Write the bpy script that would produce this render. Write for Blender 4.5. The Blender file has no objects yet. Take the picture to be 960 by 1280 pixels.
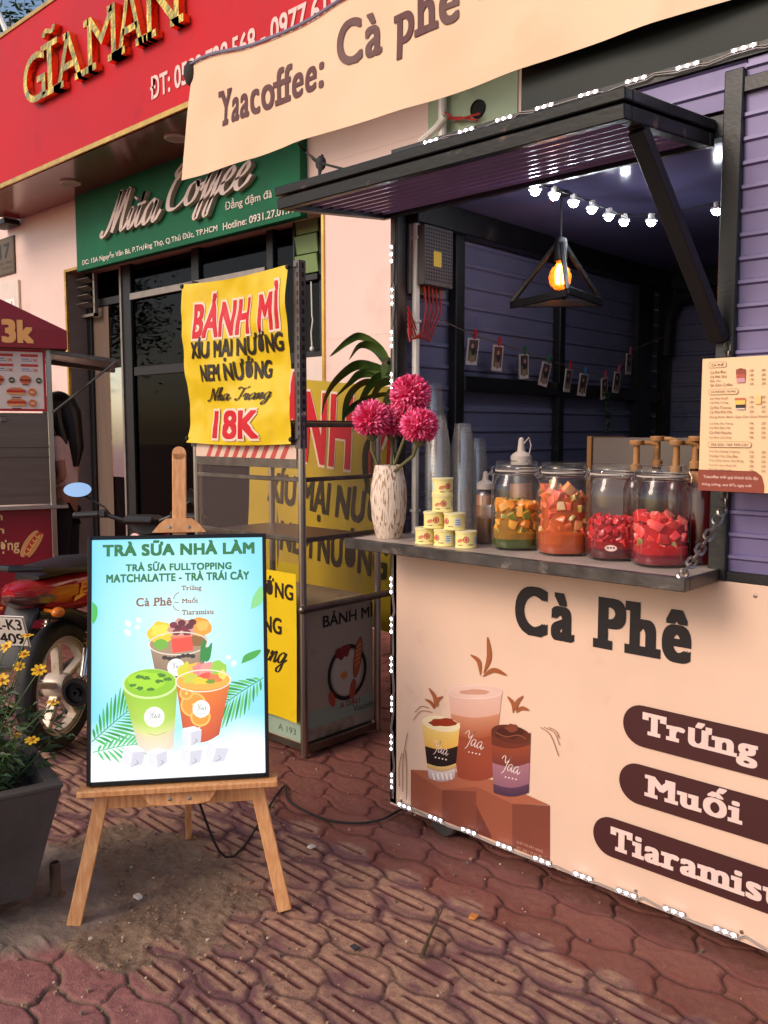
import bpy, bmesh, math, random
import numpy as np
from mathutils import Vector, Matrix, Euler, noise
random.seed(7)
PI = math.pi
R_ = math.radians
S = bpy.context.scene
COL = S.collection

# ------------------------------------------------------------------ camera, sky, sun, exposure
PITCH = R_(5.386)
cam_d = bpy.data.cameras.new('camera')
cam_d.sensor_fit = 'VERTICAL'; cam_d.sensor_height = 24.0; cam_d.lens = 24.0 * 1082 / 1280
cam_d.clip_start = 0.05; cam_d.clip_end = 500
cam = bpy.data.objects.new('camera', cam_d); COL.objects.link(cam)
cam.location = (0, 0, 1.5)
cam.rotation_euler = (PI / 2 - PITCH, 0, math.atan2(.678, .735))
S.camera = cam

SUN_EL, SUN_AZ = R_(33), R_(195)          # azimuth clockwise from +Y: the light comes from the street behind the camera
w = bpy.data.worlds.new('World'); S.world = w; w.use_nodes = True
nt = w.node_tree; bg = nt.nodes['Background']
sky = nt.nodes.new('ShaderNodeTexSky'); sky.sky_type = 'NISHITA'; sky.sun_disc = False
sky.sun_elevation = SUN_EL; sky.sun_rotation = SUN_AZ; sky.air_density = 1.0; sky.dust_density = 2.2; sky.ozone_density = 0.8
nt.links.new(sky.outputs[0], bg.inputs[0]); bg.inputs[1].default_value = 0.13
sun_d = bpy.data.lights.new('sun', 'SUN'); sun_d.energy = 1.4; sun_d.angle = R_(24); sun_d.color = (1.0, .80, .68)
sun = bpy.data.objects.new('sun', sun_d); COL.objects.link(sun)
sd = Vector((math.sin(SUN_AZ) * math.cos(SUN_EL), math.cos(SUN_AZ) * math.cos(SUN_EL), math.sin(SUN_EL)))
sun.rotation_euler = sd.to_track_quat('Z', 'Y').to_euler(); sun.location = (0, -6, 8)
vs = S.view_settings
vs.view_transform = 'Standard'; vs.look = 'None'; vs.gamma = 1.0; vs.exposure = 0.36; vs.use_curve_mapping = False
S.render.engine = 'CYCLES'
S.cycles.use_denoising = True
S.cycles.max_bounces = 10; S.cycles.transparent_max_bounces = 96; S.cycles.diffuse_bounces = 4
S.cycles.sample_clamp_indirect = 6.0
S.cycles.caustics_refractive = False; S.cycles.caustics_reflective = False

# survey of the site: a photo point on a known plane of the place, as a world point
_F = 1082.
def ray(u, v):
    xc = (u - 480) / _F; yc = (640 - v) / _F
    f = math.cos(PITCH) + yc * math.sin(PITCH)
    return Vector((.735 * xc - .678 * f, .678 * xc + .735 * f, -math.sin(PITCH) + yc * math.cos(PITCH)))
def at(ax, val, u, v):
    d = ray(u, v); o = (0, 0, 1.5); i = 'XYZ'.index(ax)
    t = (val - o[i]) / d[i]
    return Vector((o[0] + t * d[0], o[1] + t * d[1], o[2] + t * d[2]))

# ------------------------------------------------------------------ materials
def lin(c):
    return tuple((x / 255 / 12.92) if x / 255 <= .04045 else ((x / 255 + .055) / 1.055) ** 2.4 for x in c)
def rgb(*c): return lin(c)
MATS = {}
def mat(name, col, rough=.6, metal=0.0, var=.18, scale=6.0, bump=.0, bscale=60.0, spec=.5, stretch=(1, 1, 1), dirt=None, coat=0.0, col2=None, dscale=2.2, dthr=.56, bdist=.01):
    """Procedural painted / raw surface: base colour wandering with two noises, optional dirt colour, roughness variation, fine bump."""
    if name in MATS: return MATS[name]
    m = bpy.data.materials.new(name); m.use_nodes = True
    n = m.node_tree; b = n.nodes['Principled BSDF']; L = n.links
    tc = n.nodes.new('ShaderNodeTexCoord'); mp = n.nodes.new('ShaderNodeMapping'); mp.inputs['Scale'].default_value = stretch
    L.new(tc.outputs['Object'], mp.inputs[0])
    n1 = n.nodes.new('ShaderNodeTexNoise'); n1.inputs['Scale'].default_value = scale; n1.inputs['Detail'].default_value = 6
    L.new(mp.outputs[0], n1.inputs['Vector'])
    r1 = n.nodes.new('ShaderNodeValToRGB'); r1.color_ramp.elements[0].position = .3; r1.color_ramp.elements[1].position = .7
    c2 = col2 or tuple(min(1, x * (1 + var)) for x in col)
    r1.color_ramp.elements[0].color = (*[x * (1 - var) for x in col], 1) if not col2 else (*col, 1)
    r1.color_ramp.elements[1].color = (*c2, 1)
    L.new(n1.outputs[0], r1.inputs[0])
    out = r1.outputs[0]
    if dirt:
        n2 = n.nodes.new('ShaderNodeTexNoise'); n2.inputs['Scale'].default_value = dscale; n2.inputs['Detail'].default_value = 8; n2.inputs['Roughness'].default_value = .65
        L.new(mp.outputs[0], n2.inputs['Vector'])
        r2 = n.nodes.new('ShaderNodeValToRGB'); r2.color_ramp.elements[0].position = dthr; r2.color_ramp.elements[1].position = dthr + .16
        L.new(n2.outputs[0], r2.inputs[0])
        mx = n.nodes.new('ShaderNodeMix'); mx.data_type = 'RGBA'
        L.new(r2.outputs[0], mx.inputs[0]); L.new(out, mx.inputs[6]); mx.inputs[7].default_value = (*dirt, 1)
        out = mx.outputs[2]
    L.new(out, b.inputs['Base Color'])
    b.inputs['Metallic'].default_value = metal; b.inputs['Specular IOR Level'].default_value = spec
    b.inputs['Coat Weight'].default_value = coat; b.inputs['Coat Roughness'].default_value = .1
    mr = n.nodes.new('ShaderNodeMapRange'); mr.inputs[3].default_value = max(.02, rough - .1); mr.inputs[4].default_value = min(1, rough + .12)
    L.new(n1.outputs[0], mr.inputs[0]); L.new(mr.outputs[0], b.inputs['Roughness'])
    if bump:
        nb = n.nodes.new('ShaderNodeTexNoise'); nb.inputs['Scale'].default_value = bscale; nb.inputs['Detail'].default_value = 5
        L.new(mp.outputs[0], nb.inputs['Vector'])
        bp = n.nodes.new('ShaderNodeBump'); bp.inputs['Strength'].default_value = bump; bp.inputs['Distance'].default_value = bdist
        L.new(nb.outputs[0], bp.inputs['Height']); L.new(bp.outputs[0], b.inputs['Normal'])
    MATS[name] = m
    return m
def emit(name, col, k):
    if name in MATS: return MATS[name]
    m = bpy.data.materials.new(name); m.use_nodes = True; n = m.node_tree
    b = n.nodes['Principled BSDF']; b.inputs['Base Color'].default_value = (*col, 1)
    b.inputs['Emission Color'].default_value = (*col, 1); b.inputs['Emission Strength'].default_value = k
    MATS[name] = m; return m
def printed(name, glow=0.0, rough=.45, spec=.4, var=.1, coat=0.0):
    """A print: colours come from the artwork's own colour layer, slightly mottled; glow > 0 for a backlit print."""
    if name in MATS: return MATS[name]
    m = bpy.data.materials.new(name); m.use_nodes = True; n = m.node_tree; L = n.links
    b = n.nodes['Principled BSDF']; a = n.nodes.new('ShaderNodeAttribute'); a.attribute_name = 'Col'
    tc = n.nodes.new('ShaderNodeTexCoord'); n1 = n.nodes.new('ShaderNodeTexNoise'); n1.inputs['Scale'].default_value = 5; n1.inputs['Detail'].default_value = 6
    L.new(tc.outputs['Object'], n1.inputs['Vector'])
    mr = n.nodes.new('ShaderNodeMapRange'); mr.inputs[3].default_value = 1 - var * 1.4; mr.inputs[4].default_value = 1 + var * .6
    L.new(n1.outputs[0], mr.inputs[0])
    vm = n.nodes.new('ShaderNodeVectorMath'); vm.operation = 'SCALE'
    L.new(a.outputs['Color'], vm.inputs[0]); L.new(mr.outputs[0], vm.inputs['Scale'])
    if glow:
        b.inputs['Base Color'].default_value = (.08, .08, .08, 1)
        L.new(a.outputs['Color'], b.inputs['Emission Color']); b.inputs['Emission Strength'].default_value = glow
    else:
        L.new(vm.outputs[0], b.inputs['Base Color'])
    b.inputs['Roughness'].default_value = rough; b.inputs['Specular IOR Level'].default_value = spec; b.inputs['Coat Weight'].default_value = coat
    MATS[name] = m; return m
def glass(name, tint=(1, 1, 1), ior=1.5, rough=.02, add=0.0, gcol=(1, 1, 1), milk=0.0, mcol=(.86, .82, .78)):
    """Thin clear sheet: see-through with a fresnel mirror."""
    if name in MATS: return MATS[name]
    m = bpy.data.materials.new(name); m.use_nodes = True; n = m.node_tree; L = n.links
    n.nodes.remove(n.nodes['Principled BSDF'])
    o = n.nodes['Material Output']; t = n.nodes.new('ShaderNodeBsdfTransparent'); t.inputs[0].default_value = (*tint, 1)
    g = n.nodes.new('ShaderNodeBsdfGlossy'); g.inputs['Roughness'].default_value = rough; g.inputs[0].default_value = (*gcol, 1)
    f = n.nodes.new('ShaderNodeFresnel'); f.inputs[0].default_value = ior
    ge = n.nodes.new('ShaderNodeNewGeometry'); ml = n.nodes.new('ShaderNodeMath'); ml.operation = 'MULTIPLY_ADD'; ml.inputs[1].default_value = 1 / ior - ior; ml.inputs[2].default_value = ior
    L.new(ge.outputs['Backfacing'], ml.inputs[0]); L.new(ml.outputs[0], f.inputs[0])
    ad = n.nodes.new('ShaderNodeMath'); ad.operation = 'ADD'; ad.use_clamp = True; ad.inputs[1].default_value = add
    L.new(f.outputs[0], ad.inputs[0])
    mx = n.nodes.new('ShaderNodeMixShader'); L.new(ad.outputs[0], mx.inputs[0]); L.new(t.outputs[0], mx.inputs[1]); L.new(g.outputs[0], mx.inputs[2])
    out = mx.outputs[0]
    if milk:
        df = n.nodes.new('ShaderNodeBsdfDiffuse'); df.inputs[0].default_value = (*mcol, 1); m2 = n.nodes.new('ShaderNodeMixShader'); m2.inputs[0].default_value = milk
        L.new(out, m2.inputs[1]); L.new(df.outputs[0], m2.inputs[2]); out = m2.outputs[0]
    L.new(out, o.inputs[0]); MATS[name] = m; return m

# ------------------------------------------------------------------ mesh builder
def base_of(o):
    v = Vector()
    while o is not None: v += o.location; o = o.parent
    return v
class G:
    def __init__(s, m=None):
        s.v = []; s.f = []; s.mi = []; s.cur = 0; s.m = m or Matrix()
    def add(s, vs, fs, m=None):
        o = len(s.v); mm = s.m @ m if m is not None else s.m
        s.v += [mm @ Vector(v) for v in vs]; s.f += [tuple(i + o for i in f) for f in fs]; s.mi += [s.cur] * len(fs); return s
    def box(s, c, d, bev=0.0, rot=None):
        hx, hy, hz = d[0] / 2, d[1] / 2, d[2] / 2
        M = Matrix.Translation(c)
        if rot is not None: M = M @ (rot if isinstance(rot, Matrix) else Euler(rot).to_matrix().to_4x4())
        h = (hx, hy, hz)
        if bev <= 0:
            vs = [(x * hx, y * hy, z * hz) for x in (-1, 1) for y in (-1, 1) for z in (-1, 1)]
            return s.add(vs, [(0, 1, 3, 2), (4, 6, 7, 5), (0, 4, 5, 1), (2, 3, 7, 6), (0, 2, 6, 4), (1, 5, 7, 3)], M)
        b = min(bev, min(h) * .9); vs = []; ix = {}
        for sx in (-1, 1):
            for sy in (-1, 1):
                for sz in (-1, 1):
                    for a in range(3):
                        p = [sg * (h[k] - (0 if k == a else b)) for k, sg in enumerate((sx, sy, sz))]
                        ix[sx, sy, sz, a] = len(vs); vs.append(p)
        fs = []
        def key(d_, a): return ix[d_[0], d_[1], d_[2], a]
        for a in range(3):
            p, q = (a + 1) % 3, (a + 2) % 3
            for sg in (-1, 1):
                f = []
                for sp, sq in ((-1, -1), (1, -1), (1, 1), (-1, 1)):
                    d_ = [0, 0, 0]; d_[a] = sg; d_[p] = sp; d_[q] = sq; f.append(key(d_, a))
                fs.append(f)
            for sp in (-1, 1):
                for sq in (-1, 1):
                    d0 = [0, 0, 0]; d0[p] = sp; d0[q] = sq; d0[a] = -1; d1 = list(d0); d1[a] = 1
                    fs.append([key(d0, p), key(d0, q), key(d1, q), key(d1, p)])
        for sx in (-1, 1):
            for sy in (-1, 1):
                for sz in (-1, 1): fs.append([ix[sx, sy, sz, k] for k in range(3)])
        return s.add(vs, fs, M)
    def bb(s, x0, x1, y0, y1, z0, z1, bev=0.0):
        return s.box(((x0 + x1) / 2, (y0 + y1) / 2, (z0 + z1) / 2), (abs(x1 - x0), abs(y1 - y0), abs(z1 - z0)), bev)
    def bar(s, a, b, wx, wy, up=(0, 0, 1), bev=.002):
        a = Vector(a); b = Vector(b); z = (b - a).normalized(); u = Vector(up)
        if abs(z.dot(u)) > .98: u = Vector((0, 1, 0))
        x = u.cross(z).normalized(); y = z.cross(x)
        M = Matrix((x, y, z)).transposed().to_4x4()
        return s.box((a + b) / 2, (wx, wy, (b - a).length), bev, M)
    def tube(s, pts, r, n=8, cap=True):
        pts = [Vector(p) for p in pts]; k = len(pts)
        rs = r if isinstance(r, (list, tuple)) else [r] * k
        t0 = (pts[1] - pts[0]).normalized(); u = t0.orthogonal().normalized(); vs = []; fs = []
        for i, p in enumerate(pts):
            t = (pts[min(i + 1, k - 1)] - pts[max(i - 1, 0)]).normalized()
            u = (u - t * u.dot(t)); u = u.normalized() if u.length > 1e-6 else t.orthogonal().normalized()
            v = t.cross(u)
            vs += [p + (u * math.cos(2 * PI * j / n) + v * math.sin(2 * PI * j / n)) * rs[i] for j in range(n)]
        for i in range(k - 1):
            for j in range(n):
                a = i * n + j; b = i * n + (j + 1) % n; fs.append((a, b, b + n, a + n))
        if cap: fs += [tuple(range(n)), tuple(range((k - 1) * n, k * n))]
        return s.add(vs, fs)
    def lathe(s, prof, n=32, m=None, cap0=True, cap1=True, sq=0.0):
        vs = []; fs = []
        for (r, z) in prof:
            for j in range(n):
                a = 2 * PI * j / n; c, d = math.cos(a), math.sin(a)
                k = 1.0
                if sq: k = (abs(c) ** (2 + sq) + abs(d) ** (2 + sq)) ** (-1 / (2 + sq))
                vs.append((r * c * k, r * d * k, z))
        for i in range(len(prof) - 1):
            for j in range(n):
                a = i * n + j; b = i * n + (j + 1) % n; fs.append((a, b, b + n, a + n))
        if cap0: fs.append(tuple(range(n)))
        if cap1: fs.append(tuple(range((len(prof) - 1) * n, len(prof) * n)))
        return s.add(vs, fs, m)
    def prism(s, poly, d, m):
        n = len(poly)
        vs = [(x, y, 0) for x, y in poly] + [(x, y, d) for x, y in poly]
        fs = [tuple(range(n)), tuple(range(n, 2 * n))] + [(i, (i + 1) % n, n + (i + 1) % n, n + i) for i in range(n)]
        return s.add(vs, fs, m)
    def sheet(s, fn, nu, nv):
        vs = [fn(i / nu, j / nv) for j in range(nv + 1) for i in range(nu + 1)]
        fs = [(j * (nu + 1) + i, j * (nu + 1) + i + 1, (j + 1) * (nu + 1) + i + 1, (j + 1) * (nu + 1) + i) for j in range(nv) for i in range(nu)]
        return s.add(vs, fs)
    def ball(s, c, r, n=10, sc=(1, 1, 1)):
        prof = [(max(1e-4, math.sin(PI * i / n)) * r, -math.cos(PI * i / n) * r) for i in range(n + 1)]
        return s.lathe(prof, n * 2 if n > 5 else 8, Matrix.Translation(c) @ Matrix.Diagonal((*sc, 1)), False, False)
    def torus(s, c, R, r, m=None, n=20, k=6, arc=2 * PI):
        full = arc > 6.28
        pts = [(R * math.cos(arc * i / n), R * math.sin(arc * i / n)) for i in range(n + (0 if full else 1))]
        vs = []; fs = []; N = len(pts)
        for i, (x, y) in enumerate(pts):
            a = arc * i / n
            for j in range(k):
                b = 2 * PI * j / k; q = R + r * math.cos(b); vs.append((q * math.cos(a), q * math.sin(a), r * math.sin(b)))
        for i in range(N if full else N - 1):
            for j in range(k):
                fs.append((i * k + j, ((i + 1) % N) * k + j, ((i + 1) % N) * k + (j + 1) % k, i * k + (j + 1) % k))
        return s.add(vs, fs, Matrix.Translation(c) @ (m or Matrix()))
    def build(s, name, mats, parent=None, smooth=35, world=False, label=None, norm=True):
        off = base_of(parent) if (world and parent is not None) else Vector()
        me = bpy.data.meshes.new(name)
        me.from_pydata([tuple(v - off) for v in s.v], [], s.f)
        for m in (mats if isinstance(mats, (list, tuple)) else [mats]): me.materials.append(m)
        if len(me.materials) > 1: me.polygons.foreach_set('material_index', s.mi)
        if norm and len(s.f) < 60000:
            bm = bmesh.new(); bm.from_mesh(me); bmesh.ops.recalc_face_normals(bm, faces=bm.faces); bm.to_mesh(me); bm.free()
        if smooth:
            me.polygons.foreach_set('use_smooth', [True] * len(me.polygons)); me.set_sharp_from_angle(angle=R_(smooth))
        me.update()
        o = bpy.data.objects.new(name, me); COL.objects.link(o)
        if parent is not None: o.parent = parent
        if label: o['label'] = label
        return o
def tag(o, label=None, cat=None, group=None, kind=None):
    if label: o['label'] = label
    if cat: o['category'] = cat
    if group: o['group'] = group
    if kind: o['kind'] = kind
    return o
def thing(name, label, cat, loc=(0, 0, 0), rz=0.0, group=None):
    o = bpy.data.objects.new(name, None); COL.objects.link(o); o.empty_display_size = .1
    o.location = loc; o.rotation_euler = (0, 0, rz)
    return tag(o, label, cat, group)
def copy_tree(o, parent=None):
    c = o.copy(); COL.objects.link(c)
    if parent is not None: c.parent = parent
    for ch in [x for x in KIDS.get(o.name, [])]: copy_tree(ch, c)
    return c
KIDS = {}
def index_kids():
    KIDS.clear()
    for o in COL.objects:
        if o.parent is not None: KIDS.setdefault(o.parent.name, []).append(o)

# ------------------------------------------------------------------ lettering
_tc = {}; SLABS = {}
def text2d(body, bold=0.0, slab=False, shear=0.0, space=1.0):
    bold = 0.0
    k = (body, bold, slab, shear, space)
    if k in _tc: return _tc[k]
    cu = bpy.data.curves.new('lettering', 'FONT'); cu.body = body; cu.size = 1; cu.shear = shear
    cu.space_character = space; cu.resolution_u = 6; cu.dimensions = '2D'; cu.fill_mode = 'FRONT'; cu.align_x = 'LEFT'
    o = bpy.data.objects.new('lettering', cu); COL.objects.link(o)
    dg = bpy.context.evaluated_depsgraph_get(); dg.update()
    me = bpy.data.meshes.new_from_object(o.evaluated_get(dg))
    vs = [(v.co.x, v.co.y) for v in me.vertices]; fs = [tuple(p.vertices) for p in me.polygons]
    COL.objects.unlink(o); bpy.data.objects.remove(o); bpy.data.curves.remove(cu); bpy.data.meshes.remove(me)
    if slab:
        cnt = {}
        for f in fs:
            for i in range(len(f)):
                e = tuple(sorted((f[i], f[(i + 1) % len(f)]))); cnt[e] = cnt.get(e, 0) + 1
        E_ = [e for e, c in cnt.items() if c == 1]
        th = .085; ex = .085; SLABS[k] = nf0 = len(fs)
        def rect(x0, x1, y0, y1):
            o_ = len(vs); vs.extend([(x0, y0), (x1, y0), (x1, y1), (x0, y1)]); fs.append((o_, o_ + 1, o_ + 2, o_ + 3))
        for a, b in E_:
            (x0, y0), (x1, y1) = vs[a], vs[b]
            if abs(y0 - y1) > .003 or abs(x0 - x1) < .05: continue
            x0, x1 = min(x0, x1), max(x0, x1); L_ = x1 - x0
            if L_ < .2 and -.02 < y0 < .02: rect(x0 - ex, x1 + ex, y0, y0 + th)
            elif L_ < .2 and (.42 < y0 < .47): rect(x0 - ex, x0 + .03, y0 - th, y0)
            elif L_ < .2 and (.67 < y0 < .69): rect(x0 - ex, x0 + .03, y0 - th, y0)
            elif L_ >= .36 and .67 < y0 < .69:
                rect(x0, x0 + th, y0 - .2, y0 - .02); rect(x1 - th, x1, y0 - .2, y0 - .02)
    xs = [v[0] for v in vs]; ys = [v[1] for v in vs]
    _tc[k] = (vs, fs, min(xs), max(xs), min(ys), max(ys))
    return _tc[k]
def refine(vs, fs, ml):
    bm = bmesh.new(); bv = [bm.verts.new((x, y, 0)) for x, y in vs]
    for f in fs:
        try: bm.faces.new([bv[i] for i in f])
        except ValueError: pass
    bmesh.ops.triangulate(bm, faces=bm.faces)
    for _ in range(5):
        es = [e for e in bm.edges if e.calc_length() > ml]
        if not es: break
        bmesh.ops.subdivide_edges(bm, edges=es, cuts=1)
        bmesh.ops.triangulate(bm, faces=[f for f in bm.faces if len(f.verts) > 3])
    bm.verts.index_update()
    r = [(v.co.x, v.co.y) for v in bm.verts], [tuple(v.index for v in f.verts) for f in bm.faces]
    bm.free(); return r
# pen-drawn script letters (x, y in x-heights; each letter: strokes, advance)
SCRIPT = {
 'M': ([[(-.1, .25), (-.15, .05), (.05, -.05), (.3, .3), (.55, 1.2), (.75, 1.95), (.72, 1.6), (.68, .7), (.62, .05)], [(.62, .05), (.9, .9), (1.3, 1.95), (1.3, 1.5), (1.22, .5), (1.3, .05), (1.5, .12), (1.7, .45)]], 1.62),
 'i': ([[(0, .45), (.22, .95), (.16, .4), (.2, .05), (.36, .06), (.58, .45)], [(.30, 1.32), (.34, 1.40)]], .52),
 't': ([[(0, .45), (.2, .9), (.34, 1.55), (.22, .8), (.18, .2), (.3, .02), (.5, .15), (.66, .45)], [(.02, 1.0), (.58, 1.04)]], .6),
 'a': ([[(.72, .82), (.45, 1.0), (.12, .65), (.08, .15), (.28, .0), (.55, .35), (.76, .95), (.68, .4), (.74, .05), (.9, .06), (1.12, .45)]], 1.04),
 'C': ([[(1.15, 1.55), (1.2, 1.85), (.95, 2.0), (.45, 1.5), (.12, .75), (.2, .12), (.6, -.02), (1.0, .2), (1.25, .5)], [(.95, 2.0), (.55, 1.95), (.25, 1.6), (.5, 1.3)]], 1.15),
 'o': ([[(.55, .95), (.2, .8), (.06, .35), (.2, .02), (.5, .1), (.66, .5), (.56, .92), (.7, .72), (.95, .75)]], .84),
 'f': ([[(0, .45), (.3, .95), (.62, 1.75), (.6, 1.95), (.44, 1.7), (.3, .7), (.16, -.5), (.1, -.75), (.0, -.55), (.16, -.1), (.45, .15), (.62, .45)]], .56),
 'e': ([[(0, .42), (.35, .55), (.55, .82), (.4, 1.0), (.15, .7), (.12, .2), (.32, .0), (.6, .15), (.8, .45)]], .74),
 'N': ([[(-.1, .2), (-.1, .0), (.1, .0), (.35, .7), (.6, 1.85), (.75, 1.2), (.95, .05), (1.15, 1.0), (1.4, 1.9), (1.6, 1.95)]], 1.35),
 'h': ([[(0, .45), (.3, 1.1), (.5, 1.9), (.38, 1.9), (.22, .9), (.12, .0)], [(.12, .1), (.35, .8), (.58, .95), (.56, .5), (.54, .06), (.7, .06), (.9, .45)]], .84),
 'T': ([[(-.05, 1.6), (.1, 1.95), (.5, 1.75), (1.0, 1.75), (1.25, 2.0)], [(.7, 1.78), (.6, 1.0), (.45, .2), (.2, -.02), (.0, .15), (.1, .3)]], .95),
 'r': ([[(0, .45), (.18, .95), (.25, .9), (.48, .86), (.4, .4), (.44, .05), (.6, .08), (.78, .45)]], .7),
 'n': ([[(0, .6), (.14, .95), (.14, .4), (.1, .0)], [(.1, .1), (.35, .8), (.58, .95), (.56, .5), (.54, .06), (.7, .06), (.9, .45)]], .84),
 'g': ([[(.72, .82), (.45, 1.0), (.12, .65), (.1, .2), (.3, .05), (.55, .35), (.76, .95), (.66, .2), (.5, -.65), (.2, -.75), (.15, -.45), (.6, .05), (1.0, .45)]], .95),
 'Y': ([[(-.3, 1.3), (-.1, 1.75), (.2, 1.8), (.3, 1.2), (.5, .9), (.85, 1.4), (1.05, 1.95), (.8, 1.0), (.5, -.3), (.2, -.7)]], .95),
}
def cat_rom(p, k=7):
    p = [Vector((*q, 0)[:3] if len(q) == 2 else q) for q in p]; o = []
    P = [p[0] * 2 - p[1]] + p + [p[-1] * 2 - p[-2]]
    for i in range(1, len(P) - 2):
        a, b, c, d = P[i - 1:i + 3]
        for j in range(k):
            t = j / k
            o.append(.5 * (2 * b + (c - a) * t + (2 * a - 5 * b + 4 * c - d) * t * t + (3 * b - a - 3 * c + d) * t ** 3))
    o.append(p[-1]); return o
def script(body, shear=.32, wmin=.06, wmax=.24):
    """Outlines (quad strips) of a script word: list of (left pts, right pts)."""
    x = 0; strips = []
    nib = Vector((math.cos(R_(20)), math.sin(R_(20)), 0))
    for ch in body:
        if ch == ' ': x += .7; continue
        st, adv = SCRIPT[ch]
        for s_ in st:
            pts = [Vector((q.x + x + shear * q.y, q.y, 0)) for q in cat_rom(s_)]
            l_, r_ = [], []
            for i, q in enumerate(pts):
                t = (pts[min(i + 1, len(pts) - 1)] - pts[max(i - 1, 0)])
                t = t.normalized() if t.length > 1e-6 else Vector((1, 0, 0))
                w_ = wmin + (wmax - wmin) * abs(t.cross(nib).z)
                if len(s_) == 2 and (Vector((*s_[0], 0)) - Vector((*s_[1], 0))).length < .3: w_ = wmax
                nn = Vector((-t.y, t.x, 0)) * w_ / 2; l_.append(q + nn); r_.append(q - nn)
            strips.append((l_, r_))
        x += adv
    return strips

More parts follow.
